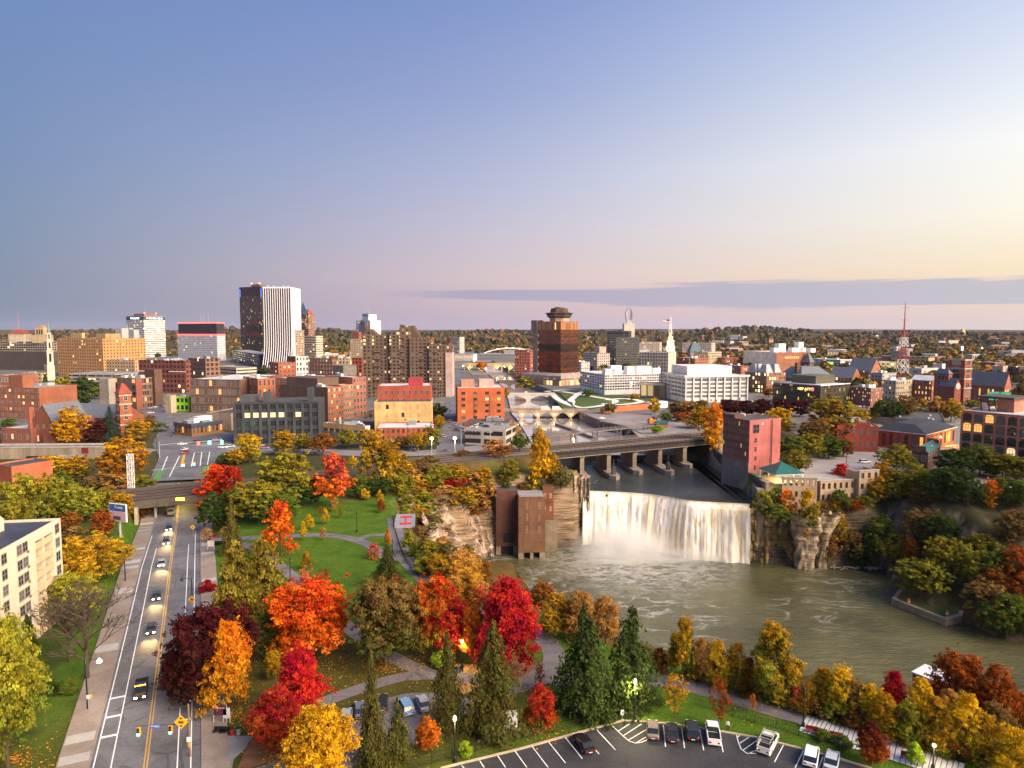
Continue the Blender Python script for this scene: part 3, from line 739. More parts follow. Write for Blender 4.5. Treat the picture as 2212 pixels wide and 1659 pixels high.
def windows(b,fl,nl,nr,wf,hf,fc,lit,base=0.,arch=False,mull=1,pale=.25,topm=0.,cap=100):
    ch = (b.h-base-topm)/fl; spots = []
    for face,n,L in (('r',nr,b.Lr),('l',nl,b.Ll)):
        if not n: continue
        cw = L/n
        for j in range(fl-1,-1,-1):
            for i in range(n): spots.append((face,(i+.5)*cw,base+ch*j+ch*(1-hf)*.5,cw*wf,ch*hf))
    spots.sort(key=lambda s: -s[2]); rest = MB(); rm = [frame_m(fc),M_GLASS,M_LIT,M_GLASS2,M_LITW]
    for q,(face,p,z,w,h) in enumerate(spots):
        x = b.rnd.random(); kd = ('y' if b.rnd.random() < .65 else 'w') if x < lit else ('p' if x < lit+pale else 'd')
        loc,rz = ((p,0,z),0) if face == 'r' else ((0,p,z),-math.pi/2)
        if q < cap or len(spots) <= cap+8: obj('window',win_mesh(w,h,fc,kd,arch,mull),b.o,loc,(0,0,rz))
        else:
            M = Matrix.Translation(loc) @ Matrix.Rotation(rz,4,'Z'); gi = {'d': 1,'p': 3,'y': 2,'w': 4}[kd]
            rest.box(-w/2-.12,w/2+.12,-.06,0,-.12,h+.12,0,M,False); rest.face([M @ Vector(c) for c in ((-w/2,-.066,0),(w/2,-.066,0),(w/2,-.066,h),(-w/2,-.066,h))],gi)
    if rest.f: rest.build('window',rm,b.o)['kind'] = 'stuff'
def part(b,name,m,*boxes):
    mb = MB()
    for x in boxes: mb.box(*x)
    return mb.build(name,m,b.o)
def hip(b,z,rise,ov=.5,m=None,ridge=None,name='roof'):
    """hipped roof over the whole block"""
    L,D = b.Lr,b.Ll; mb = MB(); q = [(-ov,-ov,z),(L+ov,-ov,z),(L+ov,D+ov,z),(-ov,D+ov,z)]
    if ridge == 'flat':
        k = min(L,D)*.3; t = [(k,k,z+rise),(L-k,k,z+rise),(L-k,D-k,z+rise),(k,D-k,z+rise)]
        for i in range(4): mb.face([q[i],q[(i+1) % 4],t[(i+1) % 4],t[i]])
        mb.face(t)
    elif L > D:
        a,c = (D/2,D/2,z+rise),(L-D/2,D/2,z+rise); mb.face([q[0],q[1],c,a]); mb.face([q[1],q[2],c]); mb.face([q[2],q[3],a,c]); mb.face([q[3],q[0],a])
    else:
        a,c = (L/2,L/2,z+rise),(L/2,max(L/2+.01,D-L/2),z+rise); mb.face([q[0],q[1],a]); mb.face([q[1],q[2],c,a]); mb.face([q[2],q[3],c]); mb.face([q[3],q[0],a,c])
    return mb.build(name,m or M_SLATE,b.o)
def gable(b,z,rise,axis='x',m=None,ov=.5,wall=None):
    L,D = b.Lr,b.Ll; mb = MB()
    if axis == 'x':                                   # ridge along the right face
        mb.face([(-ov,-ov,z),(L+ov,-ov,z),(L+ov,D/2,z+rise),(-ov,D/2,z+rise)]); mb.face([(-ov,D/2,z+rise),(L+ov,D/2,z+rise),(L+ov,D+ov,z),(-ov,D+ov,z)])
        g = MB(); g.face([(0,D,z),(0,0,z),(0,D/2,z+rise-.3)]); g.face([(L,0,z),(L,D,z),(L,D/2,z+rise-.3)])
    else:
        mb.face([(-ov,D+ov,z),(-ov,-ov,z),(L/2,-ov,z+rise),(L/2,D+ov,z+rise)]); mb.face([(L/2,D+ov,z+rise),(L/2,-ov,z+rise),(L+ov,-ov,z),(L+ov,D+ov,z)])
        g = MB(); g.face([(0,0,z),(L,0,z),(L/2,0,z+rise-.3)]); g.face([(L,D,z),(0,D,z),(L/2,D,z+rise-.3)])
    mb.build('roof',m or M_SLATE,b.o); g.build('gable',wall_mat(wall),b.o)
def text(s,size,m,parent,loc,rot,depth=.15,name='lettering',align='CENTER'):
    c = bpy.data.curves.new('t','FONT'); c.body = s; c.size = size; c.extrude = depth; c.align_x = align; c.align_y = 'CENTER'
    o = bpy.data.objects.new('t',c); COL.objects.link(o)
    me = bpy.data.meshes.new_from_object(o.evaluated_get(bpy.context.evaluated_depsgraph_get())); bpy.data.objects.remove(o)
    me.name = name; me.materials.clear(); me.materials.append(m)
    return obj(name,me,parent,loc,rot)
RX = R(90)
def aerial(b,x,y,z,h,name='aerial',m=None):
    mb = MB(); mb.bar((x,y,z),(x,y,z+h),.35,r2=.12); mb.bar((x-.8,y,z+h*.6),(x+.8,y,z+h*.6),.1); return mb.build(name,m or M_STEEL,b.o)
BR,BRD,BRO,TAN,CRM,GRY,WHT = (.26,.085,.05),(.12,.05,.04),(.36,.11,.055),(.42,.22,.085),(.50,.40,.28),(.25,.24,.24),(.72,.70,.70)
# ---- far row ----------------------------------------------------------------------------------
b = B('huge cream and brown department block with a dome-capped box on its roof',109,800,738,-60,124,78,(.36,.29,.21),'department_store',k='plain',gm=grid_mat('fac1',(.33,.27,.2),(.035,.028,.026),4.2,3.6,.78,.72,.05),units=3)
part(b,'dark_storeys',grid_mat('fac1b',(.07,.05,.045),(.03,.03,.035),3.2,3.6,.6,.6,.06),(-.3,b.Lr+.3,-.3,b.Ll,0,b.h*.66))
C = at_depth(44,735,b.C.y+20); t_ = thing('roof_pavilion','cream cube with a red hipped cap on the leftmost department block','roof house',(C.x,C.y,b.h-1))
mb = MB(); s_ = 12; mb.box(-s_,s_,-8,8,-1,13); mb.build('wall',wall_mat((.5,.42,.3),'plain'),t_); mb = MB(); mb.frustum((-s_-1,s_+1,-9,9),13,(-3,3,-2,2),19); mb.build('roof',mat('red_tile',(.28,.06,.035),.8),t_)
mb = MB(); mb.bar((-2,0,19),(-2,0,46),.5,r2=.2); mb.build('aerial',mat('red_white_mast',(.5,.2,.2),.6),t_)
C = at_depth(92,733,b.C.y+10); t_ = thing('cupola_tower','ornate cream belvedere tower with arched openings rising over the department block','tower',(C.x,C.y,b.h-1))
mb = MB(); mb.box(-11,11,-8,8,-1,11); mb.box(-6.5,6.5,-6,6,11,22); mb.build('wall',wall_mat((.46,.34,.2),'plain'),t_)
mb = MB(); [mb.box(x-1,x+1,-6.3,-6.02,12,19) for x in (-3.5,0,3.5)]; mb.build('opening',M_GLASS,t_); mb = MB(); mb.frustum((-6,6,-5.5,5.5),22,(-2,2,-2,2),26); mb.build('roof',wall_mat((.3,.2,.12),'plain'),t_)
b = B('long tan hotel slab with plain ochre end and closely windowed right wing',225,815,731,122,313,68,TAN,'hotel_block',k='plain',gm=grid_mat('fac2',TAN,(.05,.035,.02),4.5,4.0,.36,.45,.07),units=0)
part(b,'roof_house',wall_mat((.4,.27,.13),'plain'),(8,30,5,22,b.h-1,b.h+6)); part(b,'cooling_tower',M_STEEL,(34,44,8,20,b.h-1,b.h+13),(52,60,8,20,b.h-1,b.h+11)); part(b,'roof_house',wall_mat((.45,.33,.17),'plain'),(-2+4,6,40,62,b.h-1,b.h+7))
b = B('white banded bank tower with blue rooftop sign',314,772,682,274,357,56,WHT,'bank_tower','tower',gm=grid_mat('fac3',(.74,.70,.66),(.10,.10,.105),3.0,4.1,.93,.52,.16,litc=(1,.75,.45)),k='plain')
part(b,'sign_band',mat('sign_dark',(.06,.075,.10),.4),(-.3,b.Lr+.3,-.3,b.Ll+.3,b.h-9.5,b.h-1.2)); part(b,'roof_house',wall_mat((.28,.14,.12),'plain'),(b.Lr*.2,b.Lr*.8,b.Ll*.2,b.Ll*.8,b.h-1,b.h+5))
LS = emis('sign_white',(.85,.92,1),2.2); LRd = emis('red_beacon',(1,.12,.06),4.0)
text('✦ Five Star Bank',5.4,LS,b.o,(b.Lr/2,-.4,b.h-5.4),(RX,0,0),.1); text('✦ Five Star Bank',5.4,LS,b.o,(-.4,b.Ll/2,b.h-5.4),(RX,0,-RX),.1)
[part(b,'beacon_lamp',LRd,(b.Lr*q,b.Lr*q+2,b.Ll*.2,b.Ll*.2+2,b.h+5,b.h+7)) for q in (.2,.75)]; aerial(b,b.Lr*.5,b.Ll*.5,b.h+5,12)
b = B('grey white office block with dark top storeys outlined in red light',470,779,723,383,486,66,(.5,.5,.54),'office_block',gm=grid_mat('fac4',(.52,.52,.56),(.07,.08,.10),2.6,3.6,.46,.62,.05),k='plain')
part(b,'glass_storeys',grid_mat('fac4b',(.02,.02,.025),(.03,.028,.03),3,3,.8,.75,.10,litc=(1,.5,.2)),(1,b.Lr-1,1,b.Ll-2,b.h-.5,b.h+23)); RL = emis('red_neon',(1,.06,.05),3.0)
part(b,'neon_line',RL,(-.4,b.Lr+.4,-.4,b.Ll+.4,b.h-1.6,b.h+.9),(.6,b.Lr-.6,.6,b.Ll-1.6,b.h+22.2,b.h+24.2)); [aerial(b,4,y_,b.h+24,20) for y_ in (25,40,47)]
b = B('tall black slab tower with a few yellow lit floors',569.5,776,619,519.7,590,62,(.03,.025,.025),'black_tower','tower',gm=grid_mat('fac5',(.045,.038,.036),(.035,.03,.03),2.1,3.9,.62,.8,.07,litc=(1,.75,.28),es=.7),k='plain',dr=34)
part(b,'crown_band',mat('black_louvre',(.035,.03,.032),.6),(-.3,b.Lr+.3,-.3,b.Ll+.3,b.h-20,b.h+.2)); [part(b,'blue_corner',emis('blue_light',(.05,.16,.75),.55),(-.5,-.31,y_,y_+4,b.h-20,b.h-4)) for y_ in (-.4,b.Ll-4)]; part(b,'roof_house',M_CONCD,(8,26,b.Ll*.2,b.Ll*.6,b.h,b.h+6)); [part(b,'beacon_lamp',LRd,(8,10,b.Ll*q,b.Ll*q+2,b.h+6,b.h+9)) for q in (.22,.58)]; aerial(b,14,b.Ll*.35,b.h+6,14)
# white ribbed tower whose fins sweep outward at the foot
def ribbed():
    C = P(634,797,0); o = thing('ribbed_tower','white ribbed skyscraper with dark stripes flaring out at its foot','tower',C,R(92)); h = topz(C,620)
    Lr,Ll = solve(C,R(92),651),solve(C,R(182),569)
    mb = MB(); mb.box(1,Lr-1,1,Ll-1,0,h-2); mb.build('glass_core',grid_mat('fac6',(.03,.035,.07),(.035,.045,.11),3.0,3.8,.8,.7,.08,es=1.0,litc=(1,.75,.5)),o)
    def flare(z): return 17*max(0,1-z/(h*.42))**2.2
    for face,L,n in (('l',Ll,13),('r',Lr,12)):
        for i in range(n):
            p = L*(i+.5)/n; w = L/n*(.10 if face == 'l' else .34); f = MB(); N = 14
            for j in range(N):
                z1,z2 = h*j/N,h*(j+1)/N; fk = 1 if face == 'l' else 0; a,c = -flare(z1)*fk-.2,-flare(z2)*fk-.2; d = 1.2
                if face == 'l': q = lambda s,y,z: (y,p+s*w,z)
                else: q = lambda s,y,z: (p-s*w,y,z)
                f.face([q(1,a,z1),q(-1,a,z1),q(-1,c,z2),q(1,c,z2)]); f.face([q(-1,a,z1),q(-1,a+d,z1),q(-1,c+d,z2),q(-1,c,z2)]); f.face([q(1,a+d,z1),q(1,a,z1),q(1,c,z2),q(1,c+d,z2)])
            f.build('white_rib',M_RIB,o)
    mb = MB(); mb.box(-.2,Lr,-.2,Ll,h-2,h); mb.build('roof',M_RIB,o); [MB().box(2,3.5,Ll*q,Ll*q+3,h,h+3).build('roof_fixture',M_STEEL,o) for q in (.1,.25,.6,.8)]
M_RIB = mat('white_marble',(.82,.78,.80),.6,.08)
ribbed()
b = B('brown brick office tower with sloping glass gable behind the ribbed tower',668,775,678,648,680,50,(.24,.10,.06),'gabled_tower','tower',gm=grid_mat('fac7',(.27,.12,.07),(.10,.09,.07),5,4.2,.66,.6,.3,litc=(1,.62,.3),es=.5),k='plain',dl=34)
mb = MB(); mb.face([(0,0,b.h),(0,b.Ll,b.h),(b.Lr*.3,b.Ll*.75,b.h+26)]); mb.face([(0,0,b.h),(b.Lr*.3,b.Ll*.75,b.h+26),(b.Lr,b.Ll*.5,b.h)]); mb.build('glass_gable',mat('blue_glass',(.22,.26,.42),.2,.1),b.o); mb = MB(); mb.frustum((1,b.Lr-1,1,b.Ll-1),b.h-.5,(b.Lr*.4,b.Lr*.6,b.Ll*.3,b.Ll*.7),b.h+10); mb.build('roof',mat('red_tile',(.28,.06,.035)),b.o)
b = B('old brown stone office block standing in front of the ribbed tower',640,796,713,603,657,60,(.34,.24,.16),'stone_block','building',gm=grid_mat('fac8',(.36,.26,.18),(.06,.05,.045),3.1,3.7,.5,.6,.12),k='plain',corn=(.3,.22,.15),units=2)
b = B('cream stepped office block with ribbon windows right of the ribbed tower',684,792,725,655,697,55,(.62,.48,.36),'office_block',gm=grid_mat('fac9',(.64,.50,.38),(.06,.06,.07),4.0,3.8,.9,.42,.08),k='plain',units=2)
b = B('white gabled hotel tower carrying big rooftop letters',801,762,692,769,823,40,(.70,.67,.68),'hotel_tower','tower',gm=grid_mat('fac10',(.70,.66,.67),(.2,.2,.22),5.5,4.4,.3,.3,.25),k='plain')
q_ = b.Ll; part(b,'glass_bay',grid_mat('fac10b',(.3,.22,.22),(.2,.2,.24),3,4,.7,.6,.3),(-3,0,q_*.3,q_*.72,0,b.h-12)); part(b,'roof_house',M_WHITE,(4,b.Lr-4,q_*.2,q_*.62,b.h-1,b.h+16)); aerial(b,b.Lr/2,q_*.45,b.h+16,26)
mb = MB(); mb.face([(-3.2,q_*.72,b.h-12),(-3.2,q_*.3,b.h-12),(-3.2,q_*.5,b.h+4)]); mb.build('gable',M_GLASS2,b.o)
text('HYATT',11,M_BLACK,b.o,(3.5,q_*.41,b.h+15),(RX,0,-RX),.3)
b = B('tan stone block with red penthouses left of the brown apartment tower',784,782,732,756,792,70,(.60,.44,.28),'stone_block',gm=grid_mat('fac11',(.62,.45,.28),(.09,.06,.04),4.2,4.2,.45,.55,.1),k='plain',corn=(.5,.36,.22)); part(b,'penthouse',wall_mat((.25,.09,.06)),(4,14,b.Ll*.4,b.Ll*.95,b.h-1,b.h+13))
b = B('pale concrete apartment slab on the wooded hill near the arch bridge',993,770,728,975,1003,40,(.5,.44,.38),'apartment_slab',gm=grid_mat('fac12',(.52,.46,.40),(.16,.14,.13),4,3.4,.6,.5,.08),k='plain')
# ---- brown apartment tower --------------------------------------------------------------------
def step_tower():
    C = P(785,858,0); y = C.y; o = thing('apartment_tower','big dark brown stepped apartment tower with many lit windows and balconies','tower',C)
    s = y*1.003/F*.4885; segs = [(0,38,722,30),(38,119,722.7,30),(119,160,716.5,34),(160,206,704,30),(206,244,730,30),(244,292,736,28),(292,336,744,26),(336,391,746,24)]
    gmt = lambda i: grid_mat('apt%d' % i,(.135,.085,.06),(.025,.022,.022),3.6,3.15,(.5,.42,.6)[i % 3],.52,.17,litc=(1,.70,.25),es=1.0,phase=i*.7)
    rnd = random.Random(4)
    for i,(a,c,yt,dep) in enumerate(segs):
        h = topz(C,yt); dy = (0,3,0,4,1.5,3,0,2)[i] if i < 7 else 4; mb = MB(); x0,x1 = a*s,c*s
        q = [(x0,dy),(x1,dy),(x1,dy+dep),(x0,dy+dep)]; mb.prism(q,-1,h); mb.build('bay',[gmt(i)],o,uv=True)
        for z in np.arange(9,h-5,6.3):
            if i in (1,3,5,6) and rnd.random() < .85:
                bb = MB(); w = (x1-x0)*.42; xx = x0+(x1-x0)*(.08 if i % 2 else .5); bb.box(xx,xx+w,dy-1.6,dy-.01,z,z+.25); bb.box(xx,xx+w,dy-1.6,dy-1.45,z+.25,z+1.2); bb.build('balcony',mat('balcony_concrete',(.17,.11,.085),.85,.2),o)
    spikes = [(0,14,718,700,1),(160,172,701,701,0),(206,220,704,703,0),(220,245,704,724,1),(262,292,728,744,1),(30,55,711,722,1)]
    for a,c,y1,y2,k in spikes:
        za,zb = topz(C,y1),topz(C,y2); zl = topz(C,740); mb = MB(); pts = [(a*s,zl),(c*s,zl),(c*s,zb),(a*s,za)]
        f = [(x,6,z) for x,z in pts]; g = [(x,20,z) for x,z in pts]; mb.face(f); mb.face(g[::-1])
        for i in range(4): mb.face([f[(i+1) % 4],f[i],g[i],g[(i+1) % 4]])
        mb.build('sloped_penthouse',wall_mat((.12,.075,.055),'plain'),o)
    mb = MB(); mb.box(393*s-6,393*s,3,26,0,topz(C,762)); mb.build('pink_end_wall',wall_mat((.5,.36,.33),'plain'),o)
step_tower()
# ---- bronze glass tower with a hat -------------------------------------------------------------
def bronze():
    C = P(1211,832,0); h = topz(C,694); rot = 42; r = R(rot); o = thing('bronze_tower','bronze glass office tower topped by a flared round restaurant crown','tower',C,r)
    Lr,Ll = solve(C,r,1249),solve(C,r+RX,1162)
    def gl(n,c,m=.75): return grid_mat(n,(.05,.025,.018),c,1.55,1.95,.9,.93,.04,rough=.10,litc=(1,.7,.25),es=1.4,metal=m)
    gA,gB = gl('bronze_glass',(.20,.07,.04)),gl('dark_bronze_glass',(.07,.035,.028))
    nb = 7; zs = [h*.05+(h*.87-h*.05)*i/nb for i in range(nb+1)]
    for i in range(nb):
        mb = MB(); mb.prism([(0,0),(Lr,0),(Lr,Ll),(0,Ll)],zs[i]+1.0,zs[i+1]); mb.build('glass_band',[gB if i in (3+1,0) else gA],o,uv=True)
        mb = MB(); mb.box(.5,Lr-.5,.5,Ll-.5,zs[i],zs[i]+1.0); mb.build('dark_joint',M_GLASS,o)
    mb = MB(); mb.prism([(0,0),(Lr,0),(Lr,Ll),(0,Ll)],h*.87,h); mb.build('top_band',[grid_mat('bronze_top',(.38,.17,.085),(.33,.15,.07),2,8,.9,.95,.02,rough=.3,metal=.4)],o,uv=True)
    mb = MB(); mb.box(-1,7,Ll+.1,Ll+7,h*.08,h*.86); mb.box(-2,8,Ll+.05,Ll+9,h*.86,h+1.5); mb.build('lift_shaft',wall_mat((.25,.19,.17),'plain'),o)
    mb = MB(); mb.box(-1,Lr+1,-1,Ll,0,h*.05); mb.build('base',wall_mat((.2,.12,.1),'plain'),o)
    cx,cy = Lr*.5,Ll*.45; k = min(Lr,Ll)*.9
    def oct(rr,z): return [(cx+rr*math.cos(math.pi/8+math.pi/4*i),cy+rr*math.sin(math.pi/8+math.pi/4*i),z) for i in range(8)]
    def stack(nm,m,*rz):
        mb = MB(); rg = [oct(a,z) for a,z in rz]
        for A,D in zip(rg,rg[1:]):
            for i in range(8): mb.face([A[i],A[(i+1) % 8],D[(i+1) % 8],D[i]])
        mb.face(rg[-1]); mb.build(nm,m,o)
    br = wall_mat((.085,.055,.05),'plain')
    stack('drum',grid_mat('drumg',(.42,.28,.18),(.3,.2,.12),3,3,.5,.7,.2),(k*.46,h-.5),(k*.46,h+3.92)); stack('restaurant_ring',br,(k*.48,h+3.92),(k*.56,h+5.04),(k*.60,h+7.56),(k*.66,h+8.96),(k*.66,h+9.30),(k*.44,h+10.08)); stack('ring_window',M_GLASS2,(k*.575,h+5.82),(k*.605,h+7.06))
    stack('crown_block',wall_mat((.11,.065,.052),'plain'),(k*.44,h+9.80),(k*.40,h+14.56),(k*.36,h+14.67)); mb = MB(); mb.box(cx-4,cx+5,cy-4,cy+4,h+14.56,h+15.96); mb.build('roof_house',M_CONCD,o)
    for dx in (-8,3,7):
        mb = MB(); mb.bar((cx+dx,cy,h+14.5),(cx+dx,cy,h+19),.3); mb.build('aerial',M_STEEL,o)
    mb = MB(); mb.box(-9,Lr+14,-9,Ll+16,7.5,10.5); mb.frustum((-9,Lr+14,-9,Ll+16),10.5,(-4,Lr+8,-4,Ll+10),13); mb.build('podium_roof',wall_mat((.36,.29,.28),'plain'),o)
    mb = MB(); mb.prism([(-7,-7),(Lr+12,-7),(Lr+12,Ll+14),(-7,Ll+14)],-1,7.5); mb.build('podium_wall',[grid_mat('podg',(.4,.3,.24),(.3,.18,.08),5,7,.8,.7,.7,es=.8)],o,uv=True)
bronze()
# ---- centre right -------------------------------------------------------------------------------
b = B('tall black office block with flat roof left of the white lit spire',1382-52,800,729,1316,1382,12,(.05,.05,.055),'black_office','tower',gm=grid_mat('fac13',(.055,.055,.06),(.04,.04,.045),2.4,3.7,.75,.6,.04),k='plain')
b2 = B('narrow black stair tower standing proud behind the black office block',1357,796,715,1312,1364,72,(.06,.06,.068),'black_tower','tower',k='plain',gm=grid_mat('fac13b',(.07,.07,.08),(.05,.05,.058),40,3.8,.9,.9,.0))
def wings():
    C = at_depth(1357,770,1180); o = thing('winged_tower','pale stone tower crowned by four upright metal wings behind the black office','tower',(C.x,C.y,0))
    z = CAMZ+(713.5-728)/F*1180*-1; mb = MB(); mb.box(-9,9,-9,9,0,z); mb.build('wall',wall_mat((.62,.55,.46),'plain'),o); mb = MB(); mb.box(-4,4,-4,4,z,z+5); mb.build('pedestal',wall_mat((.5,.5,.55),'plain'),o)
    for a in (35,145,215,325):
        mb = MB(); N = 8; prev = None; ca,sa = math.cos(R(a)),math.sin(R(a))
        for i in range(N+1):
            f = i/N; zz = z+3+f*25; wd = 4.6*math.sin(math.pi*min(1,f*.92+.12))**.8; off = 1.2+1.5*math.sin(f*2.6)
            q = [Vector((ca*off-sa*e*0+ca*e,sa*off+sa*e,zz)) for e in (0,wd)]+[Vector((ca*(off+wd*.5)-sa*1.1,sa*(off+wd*.5)+ca*1.1,zz))]
            if prev:
                for k in range(3): mb.face([prev[k],prev[(k+1) % 3],q[(k+1) % 3],q[k]])
            prev = q
        mb.build('wing',mat('aluminium',(.5,.5,.54),.3,.1,metal=.6),o)
wings()
FLOOD = []
def spire():
    C = at_depth(1447,765,1010); o = thing('wedding_cake_tower','floodlit white tiered stone spire with a lattice mast and flag','tower',(C.x,C.y,0)); s = 1010/F
    m = mat('floodlit_stone',(.80,.70,.52),.7,.2,.3); FLOOD.append((C,zt0 := CAMZ+(713.5-745)*s))
    zt = lambda y: CAMZ+(713.5-y)*s
    for nm,hw,y1,y2 in (('lower_tier',8.5,815,748),('middle_tier',6.8,748,735),('upper_tier',4.6,735,727),('lantern',2.8,727,719)):
        mb = MB(); w = hw*s; mb.box(-w,w,-w,w,zt(y1),zt(y2)); mb.box(-w-.5,w+.5,-w-.5,w+.5,zt(y2)-.8,zt(y2)); t = mb.build(nm,m,o)
        mb = MB()
        for i in range(3): mb.box(-w*.7+i*w*.55,-w*.7+i*w*.55+w*.3,-w-.12,-w-.02,zt(y2)-5.5,zt(y2)-1.5)
        mb.build('opening',M_GLASS,t)
    mb = MB(); w = 3.2*s; a,c = zt(719),zt(684)
    for sx in (-1,1):
        for sy in (-1,1): mb.bar((sx*w,sy*w,a),(sx*.5,sy*.5,c),.25)
    for k in range(8):
        f,g = k/8,(k+1)/8; wa,wb = w*(1-f)+.5*f,w*(1-g)+.5*g; mb.bar((-wa,-wa,a+(c-a)*f),(wb,-wb,a+(c-a)*g),.16); mb.bar((wa,-wa,a+(c-a)*f),(-wb,-wb,a+(c-a)*g),.16)
    mb.build('lattice_mast',M_WHITE,o); mb = MB(); zf = zt(697)
    for k in range(5): mb.box(-11-.0,-1.5,-.05+.0,.05,zf+k*.9,zf+k*.9+.9,k % 2)
    mb.box(-6,-1.5,-.08,.08,zf+2.4,zf+4.5,2); mb.build('flag',[mat('flag_red',(.5,.04,.05),.8,0),M_WHITE,mat('flag_blue',(.03,.05,.25),.8,0)],o)
spire()
b = B('grey stone office block with light end wall below the floodlit spire',1442,826,762,1383,1461,66,(.22,.21,.21),'stone_office',gm=grid_mat('fac14',(.24,.225,.22),(.06,.06,.07),3.2,3.9,.5,.6,.05),k='plain'); part(b,'end_wall',grid_mat('fac14b',(.55,.42,.34),(.06,.05,.05),4,4,.5,.5,.15),(.5,b.Lr,-.25,-.01,0,b.h))
b = B('pale beige twin office block right of the bronze tower',1290,806,763,1260,1318,30,(.42,.35,.32),'office_block',gm=grid_mat('fac15',(.43,.36,.33),(.06,.06,.07),3.6,3.6,.55,.5,.04),k='plain',units=2); part(b,'lift_tower',wall_mat((.4,.34,.31),'plain'),(8,20,6,18,b.h-1,b.h+9))
b = B('small red brick factory behind the beige twin block',1311,785,747,1296,1316,40,(.30,.07,.04),'brick_factory',gm=grid_mat('fac16',(.30,.07,.045),(.07,.05,.05),3,3.6,.5,.5,.1),k='plain',units=1)
b = B('long beige stone civic hall with roof box behind the grey stone office',1424,775,740,1382,1430,75,(.50,.40,.33),'civic_hall',gm=grid_mat('fac17',(.52,.42,.34),(.12,.09,.08),4,4.5,.5,.5,.1),k='plain'); part(b,'white_annex',M_WHITE,(-4,-.1,b.Ll*.5,b.Ll,0,b.h-16))
b = B('pale stone museum range with green pavilion roof on the skyline',1536,770,741,1474,1546,62,(.40,.34,.31),'museum',gm=grid_mat('fac18',(.42,.36,.33),(.12,.1,.1),4,5,.4,.4,.1),k='plain',units=2)
C = at_depth(1500,770,1320); t_ = thing('pavilion_tower','small tower with steep teal hipped roof beside the museum range','tower',(C.x,C.y,0)); mb = MB(); mb.box(-11,11,-11,11,0,19); mb.build('wall',wall_mat((.33,.27,.25),'plain'),t_); mb = MB(); mb.frustum((-12,12,-12,12),19,(-5,5,-5,5),36); mb.build('roof',mat('teal_copper',(.10,.17,.20),.6),t_)
b = B('white hotel with six even rows of grid windows by the curving park',1306,853,809.5,1254,1425,17,(.70,.68,.69),'white_hotel',k='plain',win='obj',fl=6,nl=10,nr=22,wf=.78,hf=.62,fc=(.7,.68,.69),lit=.05,mull=1,units=0,base=4,roof=M_ROOFW,pale=.35)
for a_,w_,d_,h_ in ((.02,10,8,5),(.12,11,8,8),(.42,10,8,7),(.55,18,9,7),(.9,8,6,5)): part(b,'roof_box',M_WHITE,(b.Lr*a_+2,b.Lr*a_+2+w_,5,5+d_,b.h-.5,b.h+h_))
b = B('dark flat roofed pavilion with glowing glass colonnade beside the white hotel',1437,862,827,1384,1441,60,(.06,.055,.06),'glass_pavilion',gm=grid_mat('fac19',(.12,.1,.09),(.10,.09,.07),6,16,.8,.72,.5,es=.5),k='plain',roof=M_ROOFD); part(b,'canopy',M_ROOFG,(-5,b.Lr,-1,b.Ll+3,b.h-2.2,b.h-.8))
b = B('white concrete federal office with deep window grid and solid penthouse',1480,870,812,1437,1617,9,(.76,.72,.71),'white_office',k='plain',win='obj',fl=5,nl=6,nr=8,wf=.84,hf=.6,fc=(.74,.71,.7),lit=.0,base=3.5,mull=5,roof=M_ROOFW,pale=.6,topm=1.8)
part(b,'penthouse',wall_mat((.74,.70,.69),'plain'),(-2+6,b.Lr*.8,6,b.Ll-6,b.h-1,b.h+7.6)); part(b,'eave_slab',wall_mat((.76,.72,.71),'plain'),(-1.6,b.Lr+1.6,-1.6,-.02,b.h-1.2,b.h+.4),(-1.6,-.02,0,b.Ll+1.6,b.h-1.2,b.h+.4))
for i_ in range(9): part(b,'column',wall_mat((.76,.72,.71),'plain'),(b.Lr/8*i_-.45,b.Lr/8*i_+.45,-1.1,-.02,0,b.h-1.2))
b = B('low black glass office with white roof edge and dark penthouse',1771,880,832,1673,1841,33,(.03,.03,.03),'black_glass_office',gm=grid_mat('fac20',(.02,.022,.02),(.04,.035,.02),1.5,3.6,.8,.7,.16,litc=(1,.75,.2),es=.8),k='plain',roof=M_ROOFW); part(b,'penthouse',mat('olive_panel',(.10,.09,.06),.6),(12,38,12,34,b.h-.5,b.h+6)); part(b,'roof_rim',M_ROOFW,(-.2,b.Lr,-.2,-.01,b.h-.7,b.h+.1),(-.2,-.01,0,b.Ll,b.h-.7,b.h+.1))
text('HEP ATTY',3.0,emis('sign_yellow',(1,.75,.2),1.5),b.o,(-.3,b.Ll*.30,b.h-4),(RX,0,-RX),.05); part(b,'red_emblem',emis('sign_red',(1,.1,.15),1.6),(-.4,-.25,b.Ll*.13,b.Ll*.17,b.h-5,b.h-2.4))
b = B('white framed school block with brown brick end and roof stacks',1676,806,761,1607,1748,14,(.33,.14,.085),'school_block',win='obj',fl=4,nl=9,nr=0,wf=.62,hf=.66,fc=(.7,.68,.66),lit=.25,k='brick',roof=M_ROOFW,base=2); part(b,'white_front',wall_mat((.66,.62,.6),'plain'),(-.1,-.005,.3,b.Ll-.3,0,b.h))
[part(b,'white_stack',M_WHITE,(x_,x_+w_,6,16,b.h-1,b.h+h_)) for x_,w_,h_ in ((0,14,6),(8,11,12),(30,22,6),(40,8,14),(60,8,5))]; part(b,'lit_windows',M_LIT,*[(14+i*3.4,16+i*3.4,-.12,-.01,b.h-9,b.h-6) for i in range(7)])
b = B('dark brick tower with steep grey slate pyramid roof',1748,806,783,1736,1760,40,(.16,.06,.045),'pyramid_tower','tower',gm=grid_mat('fac21',(.18,.07,.05),(.04,.03,.03),4,4,.4,.6,.1),k='plain'); hip(b,b.h,15,1.2,ridge=None)
